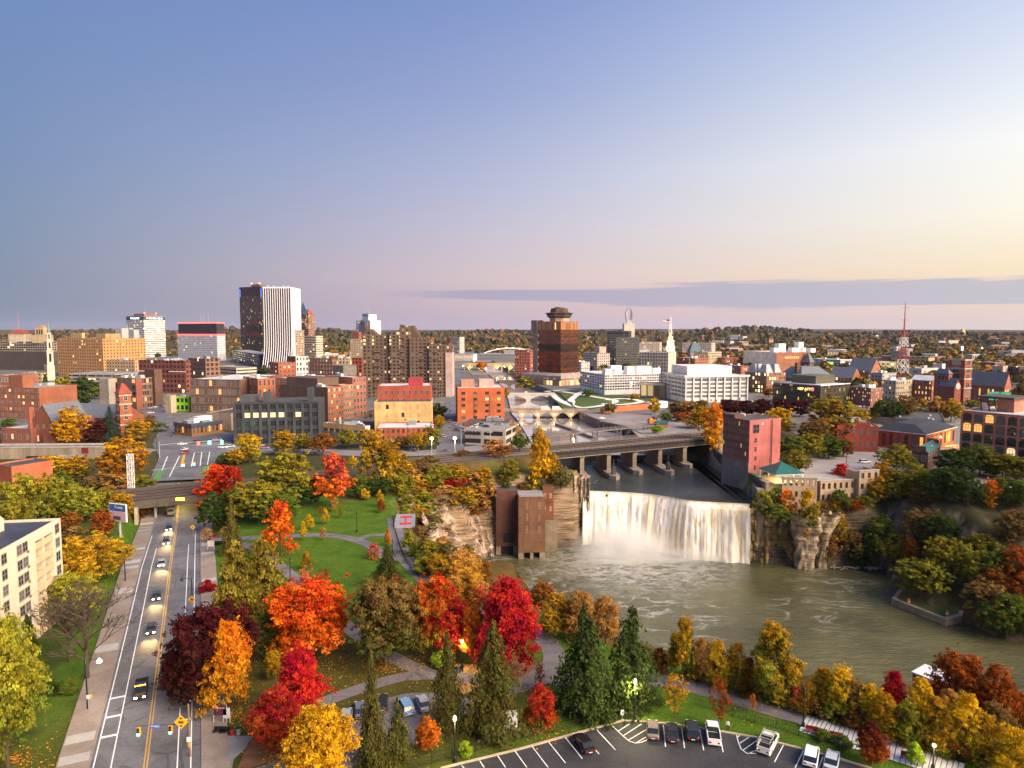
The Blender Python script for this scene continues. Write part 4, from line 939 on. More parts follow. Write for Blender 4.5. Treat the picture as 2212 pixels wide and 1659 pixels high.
b = B('brick block with four pale sloped roof lanterns',1655,850,806,1612,1700,30,(.22,.09,.06),'brick_hall',gm=grid_mat('fac22',(.23,.095,.06),(.10,.07,.04),3.4,4,.5,.6,.35),k='plain'); [(_m := MB()).frustum((x_-5,x_+5,y_-5,y_+5),b.h-1,(x_-2.5,x_+2.5,y_-2.5,y_+2.5),b.h+8) and _m.build('roof_lantern',mat('pale_slate',(.36,.37,.40),.6),b.o) for x_,y_ in ((7,7),(7,20),(b.Lr-8,7),(b.Lr-18,18))]
b = B('sprawling slate roofed brick courthouse behind the black glass office',1730,846,818,1680,1805,22,(.18,.08,.06),'courthouse',gm=grid_mat('fac23',(.2,.09,.065),(.04,.03,.03),4,5,.4,.6,.1),k='plain'); hip(b,b.h,11,.8,ridge='flat'); part(b,'chimney',wall_mat((.16,.07,.05)),(4,8,10,13,b.h,b.h+15))
b = B('brick hall with long slate gable roof and row of lit windows',1840,838,817,1795,1864,40,(.26,.11,.07),'gabled_hall',gm=grid_mat('fac24',(.30,.13,.08),(.5,.34,.14),4,6,.4,.5,.8,es=.7),k='plain'); gable(b,b.h,11,'y',wall=(.32,.13,.08))
b = B('larger brick hall with crossing slate gables edged in white',1880,836,803,1834,1908,35,(.30,.12,.075),'gabled_hall',gm=grid_mat('fac25',(.33,.13,.08),(.2,.15,.1),5,7,.3,.5,.3),k='plain'); gable(b,b.h,14,'y',wall=(.34,.13,.08))
b = B('long low white office with a square of bright green screen',1815,800,777,1757,1845,30,(.55,.53,.54),'white_office',gm=grid_mat('fac26',(.56,.54,.55),(.08,.08,.09),6,4,.6,.4,.15),k='plain',roof=M_ROOFW,units=2); part(b,'green_screen',emis('screen_green',(.35,.75,.15),.7),(-.4,-.1,b.Ll*.25,b.Ll*.45,b.h*.35,b.h*.75))
b = B('tan courthouse with tall dark window slots beyond the radio mast',2005,796,771,1927,2022,40,(.46,.31,.16),'tan_block',gm=grid_mat('fac27',(.48,.32,.17),(.035,.03,.03),7.2,14,.6,.72,.0),k='plain',units=1); part(b,'roof_dome',M_ROOFG,(10,20,35,60,b.h-1,b.h+8))
b = B('pale green and cream two storey shop range near the mast foot',1935,806,782,1840,1937,80,(.52,.45,.28),'shop_range',gm=grid_mat('fac28',(.54,.46,.28),(.10,.12,.07),6,5,.6,.45,.2),k='plain',roof=M_ROOFW,dr=25)
b = B('plain pale concrete warehouse right of the radio mast',1990,822,796,1958,2031,30,(.5,.44,.38),'warehouse',k='plain',units=3,gm=grid_mat('fac29',(.5,.44,.39),(.1,.09,.09),14,7,.3,.2,.1))
b = B('tall windowless white box behind the warehouse',2034,815,786,2018,2046,40,(.66,.65,.68),'white_box_building',k='plain')
b = B('tall brown brick slab left of the church towers',2062,806,779,2040,2078,35,(.20,.10,.065),'brick_slab',gm=grid_mat('fac30',(.21,.105,.07),(.12,.07,.05),2.5,3.4,.4,.5,.05),k='plain',units=2)
b = B('low brick block with dark glass corner at the far right',2148,806,783,2121,2176,35,(.25,.1,.07),'brick_block',gm=grid_mat('fac31',(.26,.1,.07),(.04,.06,.06),5,5,.6,.5,.25),k='plain',units=3)
b = B('blank concrete warehouse glowing orange from a street lamp',2165,822,791,2147,2182,40,(.46,.34,.26),'warehouse',k='plain')  # wall colour warmed to carry the street lamp's glow
b = B('dark brown louvred garage at the right edge',2200,822,792,2180,2260,14,(.05,.03,.03),'parking_garage',gm=grid_mat('fac32',(.06,.035,.03),(.02,.015,.015),3,5,.8,.6,.05),k='plain')
b = B('pinkish brick block of shops beside the black glass office',1880,878,838,1840,1912,25,(.28,.11,.085),'brick_shops',win='obj',fl=4,nl=10,nr=7,wf=.4,hf=.5,lit=.3,base=3.5,units=4,corn=(.3,.2,.18))
b = B('cream four storey block with dark corner windows',1934,866,822,1908,1976,30,(.50,.41,.30),'cream_block',k='plain',win='obj',fl=4,nl=4,nr=8,wf=.45,hf=.42,fc=(.5,.42,.32),lit=.12,units=3,roof=M_ROOFW)
b = B('four storey brick warehouse with gabled end and glowing ground floor',2011,866,822,1973,2037,32,(.27,.09,.06),'brick_warehouse',win='obj',fl=4,nl=6,nr=4,wf=.34,hf=.5,lit=.4,fc=(.4,.3,.26),roof=M_ROOFW); gable(b,b.h-.2,4,'y',wall=(.34,.12,.07),m=M_ROOFW)
# ---- left middle distance -----------------------------------------------------------------------
b = B('pale church steeple with green spire in front of the dark department block',103,822,790,91,114,40,(.56,.48,.38),'church_steeple','steeple',k='plain',group=None)
s_ = b.Lr; zz = b.h
for nm,a_,h_ in (('belfry',.42,18),('clock_stage',.34,12),('lantern',.26,9)):
    mb = MB(); c_ = s_/2; w_ = s_*a_; mb.box(c_-w_,c_+w_,c_-w_,c_+w_,zz,zz+h_); mb.box(c_-w_-.5,c_+w_+.5,c_-w_-.5,c_+w_+.5,zz+h_-1,zz+h_); q = mb.build(nm,wall_mat((.58,.5,.4),'plain'),b.o)
    MB().box(c_-w_*.35,c_+w_*.35,c_-w_-.2,c_-w_-.02,zz+h_*.25,zz+h_*.8).build('opening',M_GLASS,q); MB().box(c_-w_-.2,c_-w_-.02,c_-w_*.35,c_+w_*.35,zz+h_*.25,zz+h_*.8).build('opening',M_GLASS,q); zz += h_
mb = MB(); mb.lathe([(s_*.26,zz),(s_*.2,zz+4),(.2,zz+13)],8,0,(s_/2,s_/2,0)); mb.build('spire',mat('copper_green',(.16,.26,.2),.7),b.o)
b = B('low white and brick school building at the left edge',44,866,811,-20,45,82,(.3,.11,.07),'school',win='obj',fl=3,nl=9,nr=0,wf=.75,hf=.5,fc=(.6,.58,.56),lit=.06,dr=20,roof=M_ROOFW)
b = B('cream two storey row left of the steeple',92,838,806,40,96,78,(.48,.36,.2),'cream_row',k='plain',gm=grid_mat('fac40',(.5,.38,.22),(.05,.04,.035),3.5,4,.5,.5,.06),units=2)
b = B('red brick L shaped flats at the left edge with paired windows',87,905,838,-10,92,76,(.28,.10,.055),'brick_flats',win='obj',fl=5,nl=9,nr=0,wf=.42,hf=.42,lit=.1,dr=30,units=3); part(b,'stair_house',wall_mat((.27,.1,.055)),(4,12,18,30,b.h-1,b.h+8))
b = B('grey parking garage deck in front of the tan hotel',250,846,808,144,256,80,(.25,.23,.23),'parking_garage',k='plain',gm=grid_mat('fac41',(.3,.28,.27),(.03,.03,.03),9,3.4,.9,.5,.15),dr=40)
b = B('beige long office annex in front of the tan hotel right wing',293,826,778,226,299,74,(.40,.27,.16),'office_annex',k='plain',gm=grid_mat('fac42',(.42,.28,.16),(.05,.04,.04),4,4,.4,.5,.1),units=2)
b = B('dark red brick warehouse with white string courses behind the parking lots',403,850,779,296,410,74,(.17,.045,.035),'brick_warehouse',gm=grid_mat('fac43',(.18,.048,.036),(.03,.02,.02),4.4,4.6,.55,.55,.08),units=5); part(b,'string_course',M_WHITE,(-.2,0,0,b.Ll*.35,b.h-11,b.h-10.2)); part(b,'string_course',M_WHITE,(-.2,0,b.Ll*.6,b.Ll,b.h-11,b.h-10.2))
b = B('brown brick warehouse with small white billboard on its end',446,842,775,404,473,50,(.20,.10,.07),'brick_warehouse',gm=grid_mat('fac44',(.21,.105,.07),(.04,.03,.03),4.6,4.6,.62,.6,.1),units=3)
b = B('beige open parking garage with long concrete bands',512,838,794,462,552,50,(.5,.42,.33),'parking_garage',k='plain',gm=grid_mat('fac45',(.52,.44,.35),(.05,.045,.04),40,3.3,.98,.45,.3,es=.4))
b = B('dark glass low office beside the black tower foot',560,795,766,496,604,30,(.05,.06,.08),'dark_office',k='plain',gm=grid_mat('fac46',(.05,.06,.08),(.04,.05,.06),4,4,.7,.6,.1))
b = B('red brick block with a blank copper coloured wall below the ribbed tower',602,826,783,580,636,40,(.3,.09,.055),'brick_block',gm=grid_mat('fac47',(.3,.09,.05),(.05,.03,.03),5,5,.3,.4,.2),units=1)
b = B('narrow white fronted loft block in the middle of the brick rows',640,818,770,619,665,40,(.62,.60,.58),'white_loft',k='plain',win='obj',fl=4,nl=0,nr=4,wf=.55,hf=.6,fc=(.6,.58,.56),lit=.03,base=2); part(b,'brown_side',wall_mat((.16,.09,.07)),(-.3,-.01,0,b.Ll,0,b.h))
b = B('dark brown brick block with many chimneys and small windows',719,834,774,664,726,74,(.13,.055,.04),'brick_block',gm=grid_mat('fac48',(.135,.058,.042),(.25,.2,.17),3.6,4.2,.4,.5,.12),units=6)
b = B('cream stone fronts glowing at street level next to the dark brown block',757,830,774,719,759,78,(.52,.38,.24),'stone_building',k='plain',gm=grid_mat('fac49',(.54,.40,.26),(.06,.05,.04),4,4.4,.5,.6,.4),units=3)
b = B('narrow dark red brick block touching the apartment tower',783,830,773,757,788,74,(.30,.055,.035),'brick_block',gm=grid_mat('fac50',(.31,.06,.038),(.03,.02,.02),4.2,4.4,.55,.6,.05))
b = B('grey concrete block beside the small park trees',237,883,818,209,244,72,(.36,.31,.27),'concrete_block',k='plain',win='obj',fl=4,nl=2,nr=0,wf=.2,hf=.3,lit=0,roof=M_ROOFG)
b = B('tan and red brick loft with large gridded windows behind the church tower',296,884,817,240,333,62,(.27,.13,.08),'brick_loft',win='obj',fl=5,nl=5,nr=8,wf=.72,hf=.62,lit=.04,mull=2,units=5,fc=(.12,.1,.09)); part(b,'blank_bay',wall_mat((.26,.085,.06)),(-.1,b.Lr*.3,-.12,-.005,0,b.h)); part(b,'stair_tower',wall_mat((.13,.07,.055)),(b.Lr*.8,b.Lr+3,-3,9,0,b.h+6))
b = B('small pale apartment house next to the bright green building',370,892,854,350,375,70,(.5,.38,.25),'apartment_house',k='plain',win='obj',fl=3,nl=4,nr=0,wf=.3,hf=.5,lit=.1)
b = B('bright lime green two storey building',408,888,857,374,410,82,(.40,.85,.02),'green_building',k='plain',win='obj',fl=2,nl=3,nr=0,wf=.55,hf=.5,lit=0,fc=(.05,.1,.03),units=2)
b = B('wide brown brick loft with arched top windows and long white roof',521,894,820,407,527,80,(.17,.085,.06),'brick_loft',win='obj',fl=4,nl=11,nr=0,wf=.6,hf=.55,lit=.1,units=3,roof=M_ROOFW,dr=60,arch=True,mull=2)
b = B('orange red brick loft with corner arched side and white roof',559,897,818,522,592,38,(.38,.12,.065),'brick_loft',win='obj',fl=4,nl=3,nr=4,wf=.42,hf=.55,lit=.05,roof=M_ROOFW,arch=True,units=1)
b = B('plain pink brick loft behind the dark grey office',662,890,818,590,668,70,(.24,.095,.075),'brick_loft',win='obj',fl=4,nl=10,nr=0,wf=.4,hf=.55,lit=0,roof=M_ROOFW,dr=40,units=2)
b = B('long grey roofed brick block with water tank near the apartment tower',763,902,815,700,789,52,(.33,.115,.075),'brick_loft',win='obj',fl=6,nl=0,nr=4,wf=.5,hf=.5,lit=.05,units=2,roof=M_ROOFW); part(b,'water_tank',M_CONCD,(8,20,20,32,b.h-1,b.h+7))
b = B('tan brick loft with fire escapes in the stepped row',738,906,832,715,767,60,(.34,.17,.10),'brick_loft',win='obj',fl=6,nl=0,nr=8,wf=.45,hf=.5,lit=.06,roof=M_ROOFW,mull=1)
b = B('blank brown brick loft with orange balconied side right of the dark grey office',709,914,837,601,739,55,(.15,.09,.07),'brick_loft',win='obj',fl=6,nl=0,nr=6,wf=.5,hf=.5,lit=.1,roof=M_ROOFG,mull=1,units=2); part(b,'orange_side',wall_mat((.36,.11,.055)),(.05,b.Lr,-.12,-.005,0,b.h)); part(b,'upper_block',wall_mat((.15,.09,.07)),(4,22,b.Ll*.3,b.Ll*.95,b.h-1,b.h+5))
for o_ in list(b.o.children):
    if o_.name.startswith('window'): o_.location.y -= .13
b = B('dark grey painted five storey office with lit second row',691,954,867,501,695,99,(.05,.054,.062),'grey_office',k='plain',win='obj',fl=5,nl=10,nr=0,wf=.66,hf=.56,fc=(.06,.065,.075),lit=.02,dr=26,roof=M_ROOFD,units=0,mull=1,pale=.05,base=-1)
ws_ = [o_ for o_ in b.o.children if o_.name.startswith('window')]; zr_ = sorted({round(o_.location.z,1) for o_ in ws_})[-2]; rw_ = sorted([o_ for o_ in ws_ if abs(o_.location.z-zr_) < .2],key=lambda o_: -o_.location.y)
for i_ in (2,3,4,5,7): w0_ = rw_[i_].data; rw_[i_].data = win_mesh(b.Ll/10*.66,(b.h+1)/5*.56,(.06,.065,.075),'w')
for i_ in range(11): part(b,'pilaster',wall_mat((.06,.065,.076),'plain'),(-.5,-.01,b.Ll*i_/10-.7 if i_ else 0,b.Ll*i_/10+.7,0,b.h-1.5))
part(b,'roof_house',wall_mat((.06,.065,.075),'plain'),(4,9,b.Ll*.08,b.Ll*.15,b.h-.5,b.h+7)); part(b,'roof_house',wall_mat((.08,.085,.095),'plain'),(4,9,b.Ll*.6,b.Ll*.68,b.h-.5,b.h+5)); part(b,'roof_house',wall_mat((.09,.09,.1),'plain'),(8,22,b.Ll*.78,b.Ll*.98,b.h-.5,b.h+2.5))
b = B('low white and beige shop with cluttered flat roof right of the grey office',789,952,921,693,796,62,(.55,.5,.48),'white_shop',k='plain',roof=M_ROOFW,units=7,win='obj',fl=1,nl=7,nr=2,wf=.7,hf=.3,lit=.05); part(b,'beige_band',wall_mat((.5,.32,.16),'plain'),(-.15,-.005,0,b.Ll,b.h-2.6,b.h+.2)); part(b,'dark_base',M_CONCD,(-.13,-.005,0,b.Ll,0,b.h-4.6))
b = B('dark red brick upper block behind the blank yellow wall',931,925,833,813,936,95,(.36,.085,.055),'brick_block',win='obj',fl=5,nl=9,nr=0,wf=.28,hf=.4,lit=0,dr=24,topm=1.5,roof=M_ROOFW); part(b,'roof_house',wall_mat((.38,.05,.06),'plain'),(3,9,5,b.Ll*.42,b.h-.5,b.h+4.5))
b = B('blank pale yellow wall building with bricked up windows',933,932,867,806,938,95,(.62,.42,.18),'yellow_building',k='plain',dr=22,roof=M_ROOFD)
rnd_ = random.Random(3)
for j_ in range(3):
    for i_ in range(7): part(b,'blocked_window',M_GLASS if (i_*3+j_) % 7 == 3 else wall_mat((.55,.37,.17),'plain'),(-.08,-.005,b.Ll*(i_+.55)/7.4,b.Ll*(i_+.55)/7.4+1.6,b.h*(.22+.27*j_),b.h*(.22+.27*j_)+2.6))
b = B('low red brick shop with white roof below the yellow wall',932,951,923,808,940,95,(.42,.10,.045),'brick_shop',win='obj',fl=2,nl=11,nr=0,wf=.42,hf=.5,lit=.02,dr=22,roof=M_ROOFW,units=1,fc=(.15,.12,.1)); part(b,'neon_sign',emis('neon_pink',(1,.25,.6),2.0),(1,1.4,-1.2,-.1,2,b.h+1.5))
b = B('square orange brick five storey block at the river corner',988.5,912,838,982,1090,7,(.46,.125,.05),'orange_block',win='obj',fl=5,nl=0,nr=4,wf=.3,hf=.42,lit=.12,roof=M_ROOFW,dl=30,fc=(.2,.12,.09),topm=1.5,base=1,mull=1); part(b,'penthouse',wall_mat((.5,.25,.17),'plain'),(3,12,12,26,b.h-.5,b.h+4)); part(b,'penthouse',wall_mat((.55,.36,.3),'plain'),(15,25,10,22,b.h-.5,b.h+4.5)); part(b,'fire_escape',M_RUST,*[(b.Lr*.35+i_*b.Lr*.33,b.Lr*.35+i_*b.Lr*.33+.15,-.2,-.01,2,b.h*.75) for i_ in range(2)])
b = B('low dark flat roofed annex in front of the orange block',1098,935,914,1000,1104,84,(.2,.1,.08),'brick_annex',dr=18,roof=M_ROOFD,units=3)
b = B('concrete parking deck with cars on top by the river',1092,964,929,1003,1108,74,(.40,.34,.29),'parking_deck',k='plain',roof=M_ROOFG,gm=grid_mat('fac51',(.42,.35,.30),(.03,.03,.03),12,4.2,.86,.55,.1),dr=26); DECK = b
mb = MB()
for i_ in range(9):
    y_ = 6+i_*2; mb.bar((-5,y_,b.h-1),(-5,y_+2,b.h+.2),.12); mb.bar((-2.5,y_,b.h-1),(-2.5,y_+2,b.h+.2),.12); mb.bar((-5,y_,b.h-1),(-2.5,y_+2,b.h+.2),.1)
[mb.bar((x_,6,b.h-1),(x_,24,b.h+1.5),.18) for x_ in (-5,-2.5)]; [mb.bar((-4,y_,-1),(-4,y_,b.h),.2) for y_ in (7,23)]; mb.build('lattice_stair',M_STEEL,b.o)
# ---- church on the left ---------------------------------------------------------------------------
b = B('red brick church with long grey slate roof',250,948,904,128,258,74,(.26,.085,.05),'brick_church','church',win='obj',fl=1,nl=7,nr=0,wf=.3,hf=.5,lit=.02,dr=20,arch=True); gable_z = b.h
mb = MB(); L_,D_ = b.Lr,b.Ll; mb.face([(-.5,D_,gable_z),(-.5,0,gable_z),(L_/2,0,gable_z+6.6),(L_/2,D_,gable_z+6.6)]); mb.face([(L_/2,D_,gable_z+6.6),(L_/2,0,gable_z+6.6),(L_+.5,0,gable_z),(L_+.5,D_,gable_z)]); mb.build('roof',M_SLATE,b.o); mb = MB(); [mb.face(q) for q in ([(0,y_,gable_z),(L_,y_,gable_z),(L_/2,y_,gable_z+6.4)] for y_ in (.1,D_-.1))]; mb.build('gable',wall_mat((.26,.085,.05)),b.o)
b = B('brick church hall with steep front gable and chimney left of the slate nave',130,962,912,50,141,76,(.25,.085,.055),'church_hall','church hall',win='obj',fl=2,nl=5,nr=0,wf=.22,hf=.5,lit=.05,dr=22,arch=True)
L_,D_ = b.Lr,b.Ll; mb = MB(); z_ = b.h; mb.face([(-.4,D_*.2,z_),(L_,D_*.2,z_),(L_,D_*.5,z_+9),(-.4,D_*.5,z_+9)]); mb.face([(-.4,D_*.5,z_+9),(L_,D_*.5,z_+9),(L_,D_*.85,z_),(-.4,D_*.85,z_)]); mb.build('roof',M_SLATE,b.o); mb = MB(); mb.face([(-.05,D_*.85,z_-.2),(-.05,D_*.2,z_-.2),(-.05,D_*.5,z_+8.7)]); mb.build('gable',wall_mat((.27,.09,.055)),b.o); part(b,'chimney',wall_mat((.3,.1,.06)),(-1.5,1.2,D_*.86,D_*.93,0,z_+7.5)); part(b,'porch',wall_mat((.24,.08,.05)),(-4,-.01,D_*.05,D_*.32,0,z_*.75))
b = B('square red brick bell tower at the end of the church',262,952,851,243,277,52,(.30,.095,.055),'bell_tower','tower',win='obj',fl=5,nl=1,nr=1,wf=.32,hf=.5,lit=.0,arch=True,fc=(.5,.42,.34)); hip(b,b.h,5.5,.6,m=mat('red_tile',(.28,.06,.035))); [part(b,'string_course',wall_mat((.5,.38,.28),'plain'),(-.25,b.Lr+.25,-.25,b.Ll+.25,b.h*f_,b.h*f_+.7)) for f_ in (.32,.52,.76,.95)]
b = B('triangular corner shop with curved navy parapet at the junction',415,943,917,368,474,58,(.34,.15,.06),'corner_shop','shop',win='obj',fl=1,nl=5,nr=8,wf=.45,hf=.55,lit=.25,roof=M_ROOFG,units=3,fc=(.2,.12,.08)); part(b,'parapet_band',mat('navy_metal',(.06,.08,.13),.5),(-.4,b.Lr,-.4,-.005,b.h-1.8,b.h+.3),(-.4,-.005,0,b.Ll,b.h-1.8,b.h+.3)); part(b,'white_roof_box',M_WHITE,(10,19,9,14,b.h-.5,b.h+2.6))
b = B('plain tan flat roofed shed behind the corner shop',500,930,893,440,512,76,(.36,.26,.2),'shed',k='plain',roof=M_ROOFD,dr=30)
b = B('low brick shed with snow white roof at the left edge',68,962,926,-10,73,80,(.24,.09,.06),'brick_shed','shed',dr=26,roof=M_ROOFW,win='obj',fl=1,nl=4,nr=0,wf=.25,hf=.3,lit=.5)
b = B('small orange brick railway shed among the trees at the left edge',28,1070,1008,-30,42,62,(.42,.12,.06),'brick_shed','shed',dr=14,roof=M_ROOFD)
# ---- right side -----------------------------------------------------------------------------------
b = B('red painted mill with bright pink end wall and dark windowed side',1617,1024,908,1567.7,1693,26,(.40,.125,.12),'red_mill','mill',k='plain',z0=-.5,roof=M_ROOFD,par=.25,units=0)
part(b,'windowed_side',wall_mat((.20,.085,.07)),(-.12,-.005,0,b.Ll,-1,b.h)); part(b,'stone_base',wall_mat((.20,.17,.15),'plain'),(-.5,-.13,-.2,b.Ll,-7,4.6)); _mull = 1  # brick side, its colour also darkened to carry the shade on that face
b.rnd = random.Random(9); windows(b,6,12,0,.42,.5,(.34,.22,.18),.03,base=3.6,arch=True,topm=.6)
for o_ in list(b.o.children):
    if o_.name.startswith('window.') or o_.name == 'window': o_.location.x -= .13
for z_,w_,h_ in ((17.2,3.4,3.6),(13.2,1.1,1.8),(9.4,1.1,1.8),(5.5,1.1,1.8),(1.6,1.1,1.8)): obj('window',win_mesh(w_,h_,(.3,.15,.14),'d'),b.o,(b.Lr*.2,0,z_))
part(b,'brick_strip',wall_mat((.2,.08,.06)),(b.Lr*.66,b.Lr*.70,-.1,-.005,1,b.h-.5)); part(b,'pilaster',wall_mat((.40,.125,.12),'plain'),(b.Lr*.71,b.Lr*.84,-.35,-.005,-1,b.h-.3)); part(b,'vent',M_UNIT,(b.Lr*.37,b.Lr*.43,-.1,-.005,b.h-2.4,b.h-1.3)); part(b,'parapet',wall_mat((.14,.07,.06)),(-.3,b.Lr*.3,b.Ll*.55,b.Ll+.3,b.h-.2,b.h+1.4)); part(b,'rooftop_unit',M_UNIT,(5,9,b.Ll*.75,b.Ll*.85,b.h,b.h+1.2))
b = B('brick factory with six rows of arched lit windows at the right edge',2073,1006,886,2070,2300,-57,(.50,.20,.13),'arched_factory','factory',win='obj',fl=5,nl=0,nr=14,wf=.72,hf=.62,lit=.26,dl=60,dr=60,roof=M_ROOFW,fc=(.14,.09,.07),mull=2,topm=1.0,base=2,units=5,pale=.3,arch=True)
for i_ in range(15): part(b,'pier',wall_mat((.53,.215,.145)),(b.Lr/14*i_-.35,b.Lr/14*i_+.35,-.35,-.005,0,b.h-1.2))
part(b,'brick_penthouse',wall_mat((.4,.17,.11)),(8.5,15,12,22,b.h-.5,b.h+5.2)); part(b,'canopy_roof',M_RUST,(2,16,9,26,b.h+5.2,b.h+6.2)); mb = MB(); [mb.bar((x_,y_,b.h-.5),(x_-1,y_,b.h+5.2),.35) for x_ in (3.5,6.5) for y_ in (10,24)]; mb.build('canopy_leg',M_RUST,b.o); mb = MB(); mb.lathe([(.2,0),(2.2,.5),(3.2,1.5)],16); q = mb.build('satellite_dish',M_WHITE,b.o); q.location = (26,12,b.h+2.5); q.rotation_euler = (R(70),0,R(-20))
b = B('low red brick powerhouse wing with small windows by the parking lot',1896,977,921,1816,1900,76,(.33,.07,.045),'brick_wing',win='obj',fl=2,nl=6,nr=0,wf=.3,hf=.4,lit=.08,dr=34,roof=M_ROOFG,units=5,base=1); part(b,'stepped_parapet',wall_mat((.33,.07,.045)),(-.1,.4,b.Ll*.2,b.Ll*.62,b.h-.2,b.h+1.6))
b = B('brick restaurant with navy hipped roof and warm wall lamps',1998,976,938,1896,2075,40,(.36,.10,.055),'restaurant',win='obj',fl=1,nl=7,nr=7,wf=.42,hf=.62,lit=.18,fc=(.05,.05,.05),units=0,arch=False); hip(b,b.h-.2,3.6,.6,m=mat('navy_roof',(.03,.033,.045),.7),ridge='flat'); part(b,'white_gutter',M_WHITE,(-.75,b.Lr+.6,-.78,-.62,b.h-.35,b.h-.1),(-.78,-.62,-.6,b.Ll+.6,b.h-.35,b.h-.1)); REST = b
b = B('wide dark flat roofed shed with many round roof vents behind the restaurant',2040,940,909,1890,2075,60,(.12,.10,.10),'flat_shed',k='plain',roof=M_ROOFD,dl=62,dr=45)
for i_ in range(9): q = MB().lathe([(.9,0),(.9,.5),(.3,.9)],8).build('roof_vent',M_UNIT,b.o); q.location = (5+(i_*7) % 36,6+(i_*17) % 50,b.h-.5)
b = B('small brick switch house with green metal gabled roof',2003,1017,978,1982,2044,48,(.17,.085,.07),'switch_house','house',win='obj',fl=1,nl=2,nr=5,wf=.5,hf=.4,lit=.0,fc=(.4,.38,.36),base=2.5); gable(b,b.h-.2,2.6,'x',m=M_GREENROOF,wall=(.17,.085,.07)); [part(b,'gable_parapet',wall_mat((.17,.085,.07)),(x_,x_+.5,b.Ll*.12,b.Ll*.88,b.h,b.h+2.6)) for x_ in (-.52,b.Lr+.02)]
# church with twin brick towers
b = B('taller brick Romanesque church tower with arched belfry',2080,876,776,2076,2104,22,(.28,.095,.06),'church_tower','tower',win='obj',fl=6,nl=1,nr=1,wf=.5,hf=.55,lit=0,arch=True,fc=(.55,.45,.38),dl=14); [part(b,'string_course',wall_mat((.55,.42,.34),'plain'),(-.3,b.Lr+.3,-.3,b.Ll+.3,b.h*f_,b.h*f_+.9)) for f_ in (.36,.56,.78,.97)]; part(b,'lamp_post',emis('flood_white',(1,.9,.75),3),(b.Lr*.4,b.Lr*.5,5,6,b.h+7,b.h+10)); mb = MB(); mb.bar((b.Lr*.45,5.5,b.h-.5),(b.Lr*.45,5.5,b.h+7),.2); mb.build('lamp_mast',M_STEEL,b.o)
b = B('shorter brick Romanesque church tower with slate cap',2046,876,808,2042,2062,22,(.27,.09,.06),'church_tower','tower',win='obj',fl=4,nl=1,nr=1,wf=.5,hf=.55,lit=0,arch=True,fc=(.55,.45,.38),dl=12); hip(b,b.h,4,.6)
b = B('brick church nave with round window between the two towers',2060,878,836,2056,2082,22,(.24,.08,.055),'church_nave','church',dl=13); gable(b,b.h,7,'y',wall=(.25,.085,.055)); q = MB().lathe([(2.6,0),(2.6,.2)],14).build('rose_window',mat('pale_stone',(.5,.42,.36),.8),b.o); q.location = (b.Lr/2,-.1,b.h+.5); q.rotation_euler = (RX,0,0)
b = B('long brick church wing with steep slate roof and gabled end at the right',2168,872,836,2100,2192,30,(.32,.11,.07),'church_wing','church',win='obj',fl=1,nl=8,nr=3,wf=.4,hf=.6,lit=.25,arch=True,fc=(.5,.42,.36)); gable(b,b.h,12,'y',wall=(.34,.12,.075))
